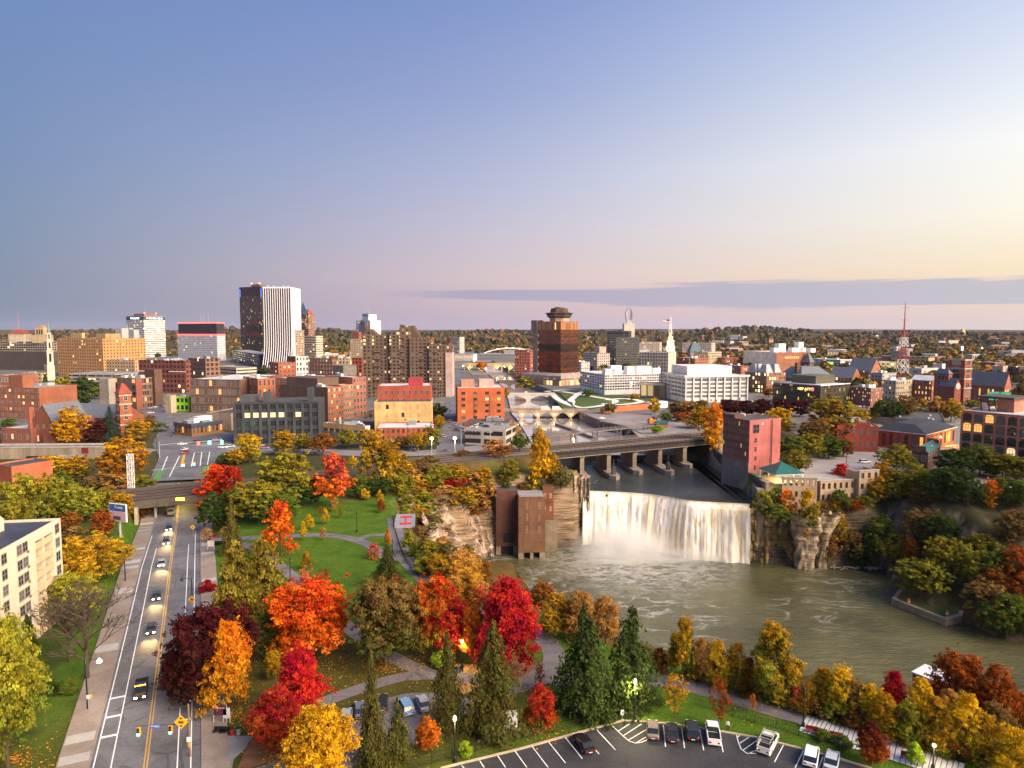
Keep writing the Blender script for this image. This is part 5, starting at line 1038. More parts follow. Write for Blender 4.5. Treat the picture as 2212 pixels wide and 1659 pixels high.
# ---- apartment block bottom left --------------------------------------------------------------------
def apartments():
    A = at_depth(130.6,1124.6,140); zt = A.z; B0 = Vector((-92.3+140*0,140,0)); B0 = Vector((A.x,140,0)); d = Vector((3.6,-22,0)).normalized(); L = 96
    o = thing('apartment_block','cream concrete apartment block with recessed balconies at the lower left','apartment block',B0,math.atan2(d.y,d.x)); h = zt; D = 22
    # local x runs towards the camera along the face, local y points into the street side (left of x)
    cw = wall_mat((.64,.53,.40),'plain',.12); rec = wall_mat((.42,.30,.19),'plain',.15); bal = wall_mat((.58,.41,.25),'plain',.12)  # rec is darkened: balcony shade put into the wall colour
    fl = 7; fh = h/fl; cols = [(0,2.2,'w'),(2.2,9.0,'b'),(9.0,12.0,'p'),(12.0,17.0,'w2')]; per = 17.0+2.2
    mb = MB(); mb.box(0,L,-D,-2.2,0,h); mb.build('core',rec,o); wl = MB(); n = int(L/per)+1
    for k in range(n):
        x = k*per
        for z0,z1 in [(0,h)]:
            wl.box(x,x+3.4,-2.19,0,z0,z1); wl.box(x+10.2,x+per,-2.19,0,z0,z1)
        wl.box(x+3.4,x+10.2,-2.19,0,h-1.3,h-.002); wl.box(x+6.65,x+6.95,-2.19,-.1,0,h-1.3)
        for j in range(fl):
            z = j*fh
            for q in (3.4,6.95):
                mb = MB(); mb.box(x+q+.02,x+q+3.23,-.16,-.02,z+.1,z+1.15); mb.box(x+q+.02,x+q+3.23,-2.18,-.02,z-.12,z+.1); mb.build('balcony',bal,o)
                mb = MB(); mb.box(x+q+.8,x+q+2.6,-2.19,-2.14,z+.15,z+2.3); mb.build('balcony_door',M_GLASS if (j+k) % 3 else M_GLASS2,o)
            for q,w in ((1.0,1.5),(13.2,1.5),(15.2,1.5)): obj('window',win_mesh(w,1.7,(.25,.22,.2),'d' if (j*7+k+int(q)) % 3 else 'p'),o,(x+q+.7,0,z+.9),(0,0,math.pi))
            mb = MB(); mb.box(x+12.6,x+13.3,0,.1,z+.25,z+.65); mb.build('air_conditioner',M_CONCD,o)
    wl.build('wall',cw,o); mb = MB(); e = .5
    for q in ((0,L,-D,-D+e),(0,e,-D+e,-e),(0,L,-e,0)): mb.box(*q,h+.002,h+.55)
    mb.build('parapet',cw,o); mb = MB(); mb.face([(e,-D+e,h+.1),(L,-D+e,h+.1),(L,-e,h+.1),(e,-e,h+.1)][::1]); mb.build('roof',mat('navy_roof_felt',(.05,.055,.085),.6,.5,.15),o)
    mb = MB(); p = [(6,h+.1),(12,h+.1),(12,h+5.2),(9.5,h+5.2),(6,h+2.4)]; f = [(x,-7.5,z) for x,z in p]; g = [(x,-12.5,z) for x,z in p]; mb.face(f); mb.face(g[::-1])
    for i in range(5): mb.face([f[(i+1) % 5],f[i],g[i],g[(i+1) % 5]])
    sh = mb.build('stair_house',cw,o); mb = MB(); mb.box(12,12.08,-10.8,-9.2,h+.15,h+3); mb.build('door',mat('blue_door',(.12,.16,.25),.5),sh)
    mb = MB(); mb.lathe([(.9,0),(.9,1.2),(.4,1.5)],10); q = mb.build('roof_fan',M_UNIT,o); q.location = (17,-9,h+.1); mb = MB(); mb.lathe([(1,0),(1,1.4),(.4,1.8)],10); q = mb.build('roof_fan',M_UNIT,o); q.location = (21,-9,h+.1)
apartments()
# ---- brick power house at the falls --------------------------------------------------------------------
def power_house():
    C = P(1120,1208,WZ); r = R(4); o = thing('power_house_ruin','windowless old red brick power house standing in the river beside the falls','power house',C,r); s = C.y/F
    m1,m2,st = wall_mat((.17,.085,.05),'brick',.5),wall_mat((.12,.05,.038),'brick',.5),wall_mat((.24,.19,.14),'plain',.4)
    zt = lambda y,dy=0: topz(Vector((0,C.y+dy,0)),y)-WZ; T = 59*s
    ht = zt(1074); mb = MB(); mb.box(0,T,0,16,2.6,ht); mb.build('tower_wall',m1,o); mb = MB(); [mb.box(a,c,.1,15,-2,2.62) for a,c in ((0,T*.2),(T*.44,T*.56),(T*.8,T))]; mb.build('stone_pier',st,o); mb = MB(); mb.box(.3,T-.3,3,15,-2,2.61); mb.build('dark_arch',M_BLACK,o)
    mb = MB(); mb.box(.4,T-.4,.4,15.6,ht,ht+.05); mb.build('roof',M_ROOFG,o)
    for j,i in [(j,i) for j in (.42,.62,.80) for i in (.26,.72)]: MB().box(T*i,T*i+1.1,-.06,.02,ht*j,ht*j+3).build('blocked_window',wall_mat((.21,.115,.075)),o)
    w1 = -48*s; h1 = zt(1060,6); mb = MB(); mb.box(w1,-.01,6,20,3.4,h1); mb.build('left_wing',m2,o); mb = MB(); mb.box(w1,w1+2,6.1,19,-2,3.4); mb.box(-1.5,-.02,6.1,19,-2,3.4); mb.build('stone_pier',st,o); mb = MB(); mb.box(w1+3,-1.2,5.9,6.05,5,9); mb.build('dark_opening',M_BLACK,o); mb = MB(); mb.box(w1+2,-1.6,7,19,-2,3.3); mb.build('dark_opening',M_BLACK,o)
    MB().box(-3.4,-2.5,5.9,6.02,11.5,13.6).build('window',M_GLASS,o); mb = MB(); mb.box(w1+.3,-.3,6.3,19.7,h1,h1+.05); mb.build('roof',M_ROOFD,o)
    w2 = T+26*s; h2 = zt(1053,10); hb = zt(1125,10); mb = MB(); mb.box(T+.01,w2,10,22,hb,h2); mb.build('right_wing',wall_mat((.19,.08,.045),'brick',.45),o); mb = MB(); mb.box(T+.01,w2+1.5,9,20,-2,hb); mb.build('stone_base',wall_mat((.27,.21,.15),'plain',.5),o)
    for j,i in [(j,i) for j in (.62,.82) for i in (.1,.62)]: MB().box(T+(w2-T)*i,T+(w2-T)*i+1.0,9.94,10.02,h2*j,h2*j+2.2).build('blocked_window',wall_mat((.40,.2,.13)),o)
power_house()
# ---- ruined mill walls and the pavilion -------------------------------------------------------------------
def ruin(label,a,c,zb,ztop_px,bays,floors,thick=.9,back=None):
    A,Bp = a,c; d = (Bp-A); L = d.length; o = thing('ruin_wall',label,'ruined wall',(A.x,A.y,zb),math.atan2(d.y,d.x)); h = ztop_px-zb; m = wall_mat((.40,.29,.2),'brick',.35)
    mb = MB(); bw = L/bays; fh = h/floors; ww,wh = bw*.46,fh*.52
    for j in range(floors):
        z = j*fh; mb.box(0,L,0,thick,z,z+(fh-wh)*.6); mb.box(0,L,0,thick,z+(fh-wh)*.6+wh,z+fh)
        for i in range(bays+1):
            x0 = 0 if i == 0 else (i-1)*bw+bw/2+ww/2; x1 = L if i == bays else i*bw+bw/2-ww/2; mb.box(x0,x1,.002,thick-.002,z+(fh-wh)*.6,z+(fh-wh)*.6+wh)
    mb.build('wall',m,o); mb = MB(); mb.box(-.15,L+.15,-.15,thick+.15,h+.002,h+.3); mb.build('coping',M_CONC,o)
    if back:
        mb = MB(); mb.box(0,thick,thick,back,0,h-.5); mb.box(L-thick,L,thick,back,0,h-.01); mb.build('return_wall',m,o)
q1,q2 = P(1706,1062,-6),P(1772,1062,-6); ruin('roofless brick mill wall with six tall openings below the green pavilion',Vector((106.4,265,0)),Vector((119.3,263,0)),-11,2.2,6,3)
q1 = P(1784,1040,0); ruin('lower brick mill ruin range with open square windows',Vector((122.5,267,0)),Vector((138,270.5,0)),-9,.2,6,2,back=6); ruin('three storey corner of the brick mill ruin above the bushes',Vector((138.5,268.5,0)),Vector((147.5,270.5,0)),-9,4.0,3,3,back=8)
C = P(1687,1035,0); t_ = thing('gazebo','open white post pavilion with dark green pyramid roof beside the red mill','pavilion',C,R(10)); mb = MB(); w_ = 6.6; mb.face([(-w_,-w_,3.4),(w_,-w_,3.4),(0,0,7.2)]); mb.face([(w_,-w_,3.4),(w_,w_,3.4),(0,0,7.2)]); mb.face([(w_,w_,3.4),(-w_,w_,3.4),(0,0,7.2)]); mb.face([(-w_,w_,3.4),(-w_,-w_,3.4),(0,0,7.2)]); mb.face([(-w_,-w_,3.38),(-w_,w_,3.38),(w_,w_,3.38),(w_,-w_,3.38)]); mb.build('roof',M_GREENROOF,t_); mb = MB(); mb.box(-w_+.2,w_-.2,-w_+.2,w_-.2,3.0,3.37); mb.build('beam',M_WHITE,t_)
for x_ in (-5.8,-2,2,5.8):
    for y_ in (-5.8,5.8): MB().bar((x_,y_,0),(x_,y_,3),.2,n=8).build('post',M_WHITE,t_)
MB().box(-w_-.5,w_+.5,-w_-.5,w_+.5,-.2,.12).build('floor',mat('warm_paving',(.5,.42,.28),.8),t_)
mb = MB(); mb.prism([tuple(P(x,y,0).xy) for x,y in ((1640,1036),(1655,1042),(1720,1043),(1790,1038),(1880,1032),(1890,1024),(1700,1024))],-10,.03,0,1); o = tag(mb.build('terrace',[wall_mat((.34,.26,.19),'brick',.35),M_CONC]),'brick faced terrace carrying the green pavilion above the falls','terrace')
# ---- small fillers between the landmarks ------------------------------------------------------------------------------
for xc,yb,yt,xl,xr,rot,w,l in ((1565,800,772,1530,1606,28,(.3,.09,.05),'red brick shops behind the white federal office, left'),(1500,812,774,1462,1532,30,(.33,.1,.055),'red brick warehouse directly behind the white federal office'),(1600,822,790,1560,1620,30,(.30,.1,.06),'low brick shops left of the brick block with roof lanterns'),(1530,800,760,1500,1560,35,(.42,.33,.24),'tan stone house row below the museum range'),
    (1885,802,784,1850,1935,30,(.5,.46,.42),'pale flat roofed depot left of the radio mast'),(2120,830,806,2098,2150,30,(.55,.52,.5),'white low depot behind the church wing'),(2110,800,781,2085,2125,30,(.3,.16,.1),'brown office right of the church towers'),(2070,812,796,2046,2090,30,(.42,.38,.35),'grey shop behind the church towers'),(1905,842,806,1880,1940,30,(.34,.32,.32),'grey panelled block behind the cream corner block'),(1650,888,870,1560,1660,45,(.2,.1,.08),'low dark brick market behind the plum trees'),
    (165,806,784,130,178,70,(.4,.3,.2),'tan annex at the foot of the ochre hotel end'),(340,812,790,310,372,60,(.3,.2,.15),'brown block below the white bank tower'),(380,800,778,358,384,70,(.28,.24,.22),'grey block between bank tower and red neon block'),(735,800,770,700,756,68,(.3,.11,.07),'brick block right of the cream stepped office'),(700,790,764,690,730,60,(.46,.36,.27),'beige block behind the brick rows'),(845,905,888,790,860,80,(.3,.2,.15),'low brown garage behind the yellow wall building'),
    (1145,812,756,1112,1152,70,(.32,.09,.05),'lit red brick river block left of the bronze tower'),(1255,812,782,1240,1275,40,(.45,.42,.4),'grey block between bronze tower and beige twin block')):
    B(l,xc,yb,yt,xl,xr,rot,w,'city_block',k='plain' if w[1] > .15 else 'brick',gm=grid_mat('fill%d' % xc,w,(.05,.04,.04),3.6,3.8,.5,.5,.22,es=.8),units=2,roof=(M_ROOFG,M_ROOFW,M_ROOFD)[xc % 3])
# ================================================================ RAILWAY, BRIDGES, STREET THINGS
RL_ = curve_pts(RAIL,16); _ra = [0]
for a,b in zip(RL_,RL_[1:]): _ra.append(_ra[-1]+(b-a).length)
def rail_at(s,o=0.0):
    i = max(0,min(len(RL_)-2,next((k for k,q in enumerate(_ra) if q > s),len(RL_)-1)-1)); t = (RL_[i+1]-RL_[i]).normalized(); p = RL_[i]+t*(s-_ra[i])
    return Vector((p.x+t.y*o,p.y-t.x*o)),t
def s_of_x(x,o=0):
    return min((abs(rail_at(s,o)[0].x-x),s) for s in np.arange(0,_ra[-1],1.0))[1]
SL,SR = s_of_x(-8),s_of_x(107)
def seg_strip(mb,s0,s1,o1,o2,z0,z1,m=0,step=6.0):
    """box section following the line"""
    ss = np.linspace(s0,s1,max(2,int((s1-s0)/step))); prev = None
    for s in ss:
        a,b = rail_at(s,o1)[0],rail_at(s,o2)[0]; e = float(grx((a.x+b.x)/2)); q = [(*a,z0+e),(*b,z0+e),(*b,z1+e),(*a,z1+e)]
        if prev:
            for k in range(4): mb.face([prev[k],q[k],q[(k+1) % 4],prev[(k+1) % 4]],m)
        else: mb.face(q,m)
        prev = q
    mb.face(prev[::-1],m)
# steel rails and sleepers
mb = MB(); rb = MB()
for o in (-7,-2.4,2.4,7):
    seg_strip(mb,30,_ra[-1]-4,o-1.3,o+1.3,2.10,2.24,0,12)
    for e in (-.72,.72): seg_strip(rb,30,_ra[-1]-4,o+e-.07,o+e+.07,2.26,2.40,0,12)
mb.build('track_bed',mat('sleepers',(.055,.04,.035),.95,.4,.6)); bpy.data.objects['track_bed']['kind'] = 'structure'
struct(rb.build('railway_track',mat('rail_steel',(.20,.15,.13),.4,.2,metal=.6)))
b_ = tag(obj('railway_bridge',None),'dark steel railway bridge on stone piers crossing the river above the falls','bridge')
mb = MB(); seg_strip(mb,SL,SR,-10.6,10.6,1.2,2.05); mb.build('deck',mat('bridge_deck',(.05,.04,.042),.9,.35,.4),b_)
for o in (-10.4,10.4):
    mb = MB(); seg_strip(mb,SL,SR,o-.2,o+.2,-.5,1.9); mb.build('girder',mat('girder_dark',(.045,.035,.033),.8,.4,.5),b_); mb = MB(); seg_strip(mb,SL,SR,o-.55,o+.55,-.62,-.45); mb.build('flange',mat('pale_steel',(.36,.30,.24),.7,.3),b_)
for o in (-10.4,-4.7,10.2):
    mb = MB()
    for z in (2.7,3.25): seg_strip(mb,SL-(8 if o < 10 else 0),SR+4,o-.06,o+.06,z,z+.10,0,10)
    for s in np.arange(SL-6,SR,2.6): p = rail_at(s,o)[0]; e = float(grx(p.x)); mb.bar((*p,1.9+e),(*p,3.3+e),.07)
    mb.build('railing',mat('railing_steel',(.30,.27,.25),.6,.2),b_)
stone = mat('pier_stone',(.30,.235,.175),.9,.4,.5); base = mat('pier_footing',(.27,.22,.19),.9,.35,.6)
for px,ln in ((1256,7),(1314,12),(1371,7),(1426,15),(1478,6)):
    s = min((abs(project((*rail_at(q,9.2)[0],0))[0]-px),q) for q in np.arange(SL,SR,.5))[1]
    p,t = rail_at(s,9.2); o = thing('pier','tan stone bridge pier on a long footing, number %s' % px,'pier',(p.x,p.y,0),0); o.parent = b_
    del o['label'],o['category']
    d = Vector((-.12,1)).normalized(); ang = math.atan2(d.y,d.x); M = Matrix.Rotation(ang,4,'Z')
    mb = MB(); mb.box(-.6,21,-.95,.95,-6.6,1.6,0,M); mb.box(-.8,21,-1.3,1.3,.9,1.59,0,M); mb.build('shaft',stone,o)
    mb = MB(); q = [(-ln+1,-2.4),(22,-2.4),(22,2.4),(-ln+1,2.4),(-ln-1.5,0)]; mb.prism([tuple((M @ Vector((*c,0))).xy) for c in q],-10,-6.5); mb.build('footing',base,o)
    if ln > 10: MB().box(-ln+2,-ln+4,-.8,.8,-6.5,-3,0,M).bar(M @ Vector((-ln+3,0,-3)),M @ Vector((-ln+3,0,.5)),.25).build('old_stub',M_RUST,o)
for s in (SL-2,SR+1):
    p,t = rail_at(s,0); M = Matrix.Translation((p.x,p.y,0)) @ Matrix.Rotation(math.atan2(t.y,t.x),4,'Z'); MB().box(-3,2.5,-11,11,-9,3.3,0,M).build('abutment',M_CONCD,b_)
# bridge over the street
p,t = rail_at(s_of_x(-120.5),0); o = thing('underpass_bridge','low girder railway bridge over the street with stained concrete abutments','bridge',(p.x,p.y,0),math.atan2(t.y,t.x))
MB().box(-20,20,-11,11,.7,2.06).build('deck',M_RUST,o); [MB().box(-20,20,y-.3,y+.3,-.1,2.5).build('girder',mat('girder_brown',(.10,.08,.065),.8,.4,.4),o) for y in (-11.2,11.2)]
rd = Vector((-62,134)).normalized(); M0 = Matrix.Rotation(math.atan2(rd.y,rd.x)-math.atan2(t.y,t.x),4,'Z')
for y in (-12.6,12.6): MB().box(-15,15,y-.5,y+.5,-6,.69,0,M0).build('abutment',mat('stained_concrete',(.42,.36,.25),.9,.4,.3),o)
for x in (-9,-3,3,9): MB().box(x-.4,x+.4,6.7,7.4,-6,.69,0,M0).build('column',M_CONC,o); MB().box(x-.4,x+.4,-7.5,-6.8,-6,.69,0,M0).build('column',M_CONC,o)
pt = at_depth(393,1099,p.y-12.5); q = MB().box(-1.5,1.5,-.1,.1,-.5,.5).build('clearance_sign',emis('sign_amber',(1,.62,.08),1.3),o); q.matrix_local = o.matrix_basis.inverted() @ Matrix.Translation((pt.x,pt.y-1.0,2.6))
text("11'-0\"",.75,M_BLACK,q,(0,-.13,0),(RX,0,0),.01)
def lamp(loc,rgb,w,r=.3):
    l = bpy.data.lights.new('lamp_light','POINT'); l.energy = w; l.color = rgb; l.shadow_soft_size = r; o2 = bpy.data.objects.new('lamp_light',l); COL.objects.link(o2); o2.location = loc; return o2
for a in (-5,5): lamp((p.x+a*rd.x-4*rd.y*0,p.y+a*rd.y,-.6),(1,.72,.2),900)
lamp((p.x+11,p.y+3,-.8),(1,.7,.2),420); lamp((p.x-11,p.y-6,-.8),(1,.7,.2),420)
# signal mast, masts and poles
def lattice(name,label,cat,loc,h,w0,w1,n,m,r=.12,group=None):
    o = tag(obj(name,None,None,loc),label,cat,group); mb = MB()
    for sx in (-1,1):
        for sy in (-1,1): mb.bar((sx*w0,sy*w0,0),(sx*w1,sy*w1,h),r)
    for k in range(n):
        a,c = w0+(w1-w0)*k/n,w0+(w1-w0)*(k+1)/n; z0,z1 = h*k/n,h*(k+1)/n; e = -1 if k % 2 else 1
        for s in (-1,1): mb.bar((-a*e,s*a,z0),(c*e,s*c,z1),r*.7); mb.bar((s*a,-a*e,z0),(s*c,c*e,z1),r*.7); mb.bar((-c,s*c,z1),(c,s*c,z1),r*.6); mb.bar((s*c,-c,z1),(s*c,c,z1),r*.6)
    mb.build('lattice_frame',m,o); return o
lattice('signal_mast','white lattice signal post standing beside the railway tracks','signal mast',PT(284,1061)+Vector((0,0,0)),13.5,.8,.8,9,M_WHITE)
C = P(1948,832,0); hm = topz(C,653); o = tag(obj('radio_mast',None,None,C),'tall red and white lattice radio mast on brick offices','radio mast'); RW = mat('mast_red',(.34,.05,.04),.6,.15)
k_ = C.y/F
def lat_part(z0,z1,w0,w1,n,m,r,nm):
    mb = MB()
    for k in range(n):
        a,c = w0+(w1-w0)*k/n,w0+(w1-w0)*(k+1)/n; y0,y1 = z0+(z1-z0)*k/n,z0+(z1-z0)*(k+1)/n
        for s in (-1,1):
            for u in (-1,1): mb.bar((s*a,u*a,y0),(s*c,u*c,y1),r)
            mb.bar((-a,s*a,y0),(c,s*c,y1),r*.7); mb.bar((a,s*a,y0),(-c,s*c,y1),r*.7); mb.bar((s*a,-a,y0),(s*c,c,y1),r*.7); mb.bar((-c,s*c,y1),(c,s*c,y1),r*.7)
    mb.build(nm,m,o)
zt = lambda y: topz(C,y)
lat_part(0,zt(806),4.6,4.3,2,RW,.3,'red_section'); lat_part(zt(806),zt(777),4.3,3.8,2,M_WHITE,.3,'white_section'); lat_part(zt(777),zt(749),3.8,3.3,3,RW,.28,'red_section'); lat_part(zt(749),zt(729),3.3,2.8,2,M_WHITE,.28,'white_section')
mb = MB(); mb.bar((0,0,zt(729)),(0,0,zt(718)),1.2); mb.bar((-8,0,zt(719)),(8,0,zt(719)),.3); mb.build('platform',RW,o); mb = MB(); mb.bar((0,0,zt(720)),(0,0,zt(690)),.9,r2=.7); mb.bar((0,0,zt(690)),(0,0,hm),.6,r2=.3); [mb.bar((-5,0,zt(y)),(5,0,zt(y)),.22) for y in (691,665)]; mb.build('pole',RW,o)
# retaining wall, billboard, graffiti
A,Bq = P(-20,992,0),P(226,990,0); o = thing('retaining_wall','long stained concrete retaining wall with spray paint below the church','wall',A,math.atan2((Bq-A).y,(Bq-A).x)); L_ = (Bq-A).length
MB().box(0,L_,0,1.2,0,5.2).build('wall',mat('stained_wall',(.30,.24,.18),.9,.5,.15,stretch=(1,1,.15)),o); MB().box(0,L_,-.15,1.3,5.2,5.6).build('coping',M_CONC,o); MB().box(0,L_,4,4.2,5.6,6.6).build('guard_rail',M_CONC,o)
mb = MB(); rg = random.Random(8)
for i in range(26):
    x = L_*.80*(.7+.012*i)-.5+L_*.02; h_ = rg.uniform(.8,2.4); mb.bar((x,-.06,.4),(x+rg.uniform(-1,1.5),-.06,.4+h_),.16)
mb.build('spray_lettering',mat('graffiti_paint',(.12,.09,.16),.7,.6,1.2,rgb2=(.6,.58,.62)),o); MB().box(L_*.80,L_*.86,-.05,-.01,2.4,5.1).box(L_*.825,L_*.845,-.05,-.01,1,2.4).build('red_creeper',mat('red_creeper',(.16,.02,.02),.9,.3,.5),o)
sheet('upper_road',[(-60,965),(225,962),(225,958),(-60,957)],5.7,M_PATH)
C = at_depth(256,1128,P(256,1150,0).y); o = thing('billboard','blue and pink advertising billboard among trees by the underpass','billboard',C,R(-20)); MB().box(-3.4,3.4,-.2,.2,.3,5.6).build('frame',M_WHITE,o); MB().box(-3.2,3.2,-.25,-.21,3.4,5.4).build('blue_panel',mat('poster_blue',(.05,.11,.34),.5,.2),o); MB().box(-3.2,3.2,-.25,-.21,.5,3.3).build('pink_panel',mat('poster_pink',(.62,.38,.45),.5,.2),o); MB().bar((0,.4,-6),(0,.4,1),.35,n=8).build('post',M_STEEL,o); MB().box(-1.8,1.2,-.28,-.26,.8,1.9).build('picture',mat('poster_dark',(.1,.08,.1),.6,.3,1),o); text('E-sosy',1.25,M_WHITE,o,(.6,-.27,4.6),(RX,0,0),.01)
o = thing('billboard','black advertising panel seen from behind near the railway','billboard',PT(410,1020)*0+P(410,1026,0)+Vector((-62,0,0)),R(10)); MB().box(-5,5,-.3,.3,2,8).build('panel',M_BLACK,o); [MB().bar((x,0,0),(x,0,2),.3).build('post',M_STEEL,o) for x in (-3,3)]
# river trestle and low weir wall
def trestle():
    z = 2.0; a,c = P(1180,942,z),P(1422,918,z); o = tag(obj('river_trestle',None),'old grey pipe trestle on lattice legs crossing the upper river','trestle'); m = mat('trestle_steel',(.17,.145,.15),.8,.35,.4)
    a.z = c.z = z; d = (c-a).normalized(); n = Vector((-d.y,d.x,0)); mb = MB()
    for e in (-1.2,1.2): mb.bar(a+n*e,c+n*e,.35); mb.bar(a+n*e+Vector((0,0,1.3)),c+n*e+Vector((0,0,1.3)),.12)
    for k in range(40): p = a.lerp(c,k/39); mb.bar(p-n*1.2,p+n*1.2,.12); mb.bar(p+n*1.2,p+n*1.2+Vector((0,0,1.3)),.06)
    mb.build('beam',m,o)
    for px in (1237,1287,1336,1395):
        k = min((abs(project(a.lerp(c,q/100))[0]-px),q/100) for q in range(101))[1]; p = a.lerp(c,k); lb = MB(); h = z-CZ+1
        for sx in (-1,1):
            for sy in (-1,1): lb.bar((p.x+sx*1.7,p.y+sy*1.7,CZ-1),(p.x+sx*1.2,p.y+sy*1.2,z),.2)
            for j in range(4): lb.bar((p.x-1.5,p.y+sx*1.5,CZ+j*h/4),(p.x+1.5,p.y+sx*1.5,CZ+(j+1)*h/4),.12); lb.bar((p.x+1.5,p.y+sx*1.5,CZ+j*h/4),(p.x-1.5,p.y+sx*1.5,CZ+(j+1)*h/4),.12); lb.bar((p.x+sx*1.5,p.y-1.5,CZ+j*h/4),(p.x+sx*1.5,p.y+1.5,CZ+(j+1)*h/4),.12)
        lb.build('lattice_leg',m,o)
    e = c+d*3; MB().box(e.x-4,e.x+3,e.y-3,e.y+3,0,3).build('hut_wall',wall_mat((.25,.12,.08)),o); MB().frustum((e.x-4.6,e.x+3.6,e.y-3.6,e.y+3.6),3.01,(e.x-3,e.x+2,e.y-.3,e.y+.3),4.4).build('hut_roof',M_GREENROOF,o)
trestle()
a,c = P(1200,918,CZ),P(1290,951,CZ); o = tag(obj('weir_wall',None),'dark slanting weir wall in the calm upper river','weir'); d = (c-a).normalized(); n = Vector((-d.y,d.x,0)); mb = MB(); mb.prism([tuple((q).xy) for q in (a-n*.8,c-n*.8,c+n*.8,a+n*.8)],CZ-1,CZ+1.4); mb.build('wall',M_CONCD,o)
def arch_bridge(name,label,x0,x1,yb,n,zdeck,m,wid=12,lit=None,z0=CZ,parapet=1.1,spring=.25):
    a,c = P(x0,yb,z0),P(x1,yb,z0); L = (c-a).length; o = thing(name,label,'bridge',(a.x,a.y,z0),math.atan2((c-a).y,(c-a).x)); h = zdeck-z0; bw = L/n; mb = MB(); K = 8
    for i in range(n):
        x0_ = i*bw; pw = bw*.09; pts = [(x0_+pw+(bw-2*pw)*k/K,h*spring+(h*.82-h*spring)*math.sin(math.pi*k/K)) for k in range(K+1)]
        for y,fl in ((0,0),(wid,1)):
            q = [(x0_,y,-2),(x0_+pw,y,-2)]+[(px,y,pz) for px,pz in pts]+[(x0_+bw-pw,y,-2),(x0_+bw,y,-2),(x0_+bw,y,h),(x0_,y,h)]
            for k in range(K): f = [(pts[k][0],y,pts[k][1]),(pts[k+1][0],y,pts[k+1][1]),(pts[k+1][0],y,h),(pts[k][0],y,h)]; mb.face(f if not fl else f[::-1])
            for xa,xb in ((x0_,x0_+pw),(x0_+bw-pw,x0_+bw)): f = [(xa,y,-2),(xb,y,-2),(xb,y,h),(xa,y,h)]; mb.face(f if not fl else f[::-1])
        for k in range(K): mb.face([(pts[k][0],wid,pts[k][1]),(pts[k+1][0],wid,pts[k+1][1]),(pts[k+1][0],0,pts[k+1][1]),(pts[k][0],0,pts[k][1])])
        for xa,s in ((x0_+pw,1),(x0_+bw-pw,-1)): f = [(xa,0,-2),(xa,wid,-2),(xa,wid,pts[0][1]),(xa,0,pts[0][1])]; mb.face(f if s > 0 else f[::-1])
    mb.face([(0,0,h),(L,0,h),(L,wid,h),(0,wid,h)]); mb.build('arches',m,o); mb = MB(); mb.box(-2,L+2,-.3,.1,h+.01,h+parapet); mb.box(-2,L+2,wid-.1,wid+.3,h+.01,h+parapet); mb.build('parapet',m,o)
    if lit:
        for i in range(n+1):
            if 0 < i < n+ (lit == 2): mb = MB(); mb.lathe([(.15,0),(.45,.3),(.15,.7)],8); q = mb.build('lamp',emis('warm_lamp',(1,.75,.3),9),o); q.location = (min(L,i*bw),-1.2,h*.62); lamp(o.matrix_basis @ Vector((min(L,i*bw),-2.0,h*.6)),(1,.72,.28),320)
    return o,L,h
BS = mat('bridge_stone',(.30,.235,.19),.9,.3,.3)
o,L_,h_ = arch_bridge('arch_bridge','low stone arch bridge with glowing lamps between its arches',1092,1268,905,5,.4,BS,11,1)
arch_bridge('arch_bridge','pale concrete footbridge with two wide arches behind the lamp lit bridge',1086,1196,866,2,.6,mat('pale_bridge',(.5,.45,.42),.8,.2,.2),9)
arch_bridge('arch_bridge','dark stone two arch bridge farther up the river',1066,1168,836,3,.8,mat('dark_bridge',(.16,.135,.13),.9,.2,.2),12)
arch_bridge('arch_bridge','grey three arch bridge in front of the lit aqueduct',1020,1118,818,4,1.5,mat('grey_bridge',(.30,.27,.26),.9,.2,.2),12)
o,L_,h_ = arch_bridge('aqueduct_bridge','old aqueduct bridge with yellow lit upper arches',1003,1116,806,7,9,mat('lit_bridge',(.32,.26,.18),.9,.2,.2),14,spring=.62)
[MB().box(L_*f_-3,L_*f_+3,-.4,-.02,h_*.5,h_*.85).build('lit_pier',mat('pale_pier',(.5,.38,.22),.8,.2,.3),o) for f_ in (.1,.37,.63,.88)]; [lamp(o.matrix_basis @ Vector((L_*f_,-5,h_*.55)),(1,.6,.12),2500) for f_ in (.1,.37,.63,.88)]
def tied_arch():
    y = 1750; a,c = at_depth(1046,779,y),at_depth(1160,779,y); o = thing('tied_arch_bridge','white steel arch bridge curving up among the city lights','bridge',(a.x,y,0),0); L = c.x-a.x; r = CAMZ+(713.5-752)/F*y; z0 = max(2,a.z); N = 20
    for yy in (0,18):
        mb = MB(); pts = [Vector((L*k/N,yy+(4 if yy == 0 else -4)*math.sin(math.pi*k/N),z0+(r-z0)*(1-(2*k/N-1)**2))) for k in range(N+1)]
        for p,q in zip(pts,pts[1:]): mb.bar(p,q,1.7)
        mb.build('arch_rib',M_WHITE,o); mb = MB(); [mb.bar(p,(p.x,yy,z0-1),.22) for p in pts[2:-2:2]]; mb.build('hanger',M_STEEL,o)
    MB().box(-10,L+10,-1,19,z0-3,z0-.5).build('deck',M_CONC,o); [MB().lathe([(.4,0),(1.6,1.2),(.4,2.4)],8,0,(L*f_,-2,z0+3+8*math.sin(f_*3.1))).build('lamp',emis('arch_lamp',(1,.72,.4),6),o) for f_ in (.25,.42,.55,.66,.8)]
tied_arch()
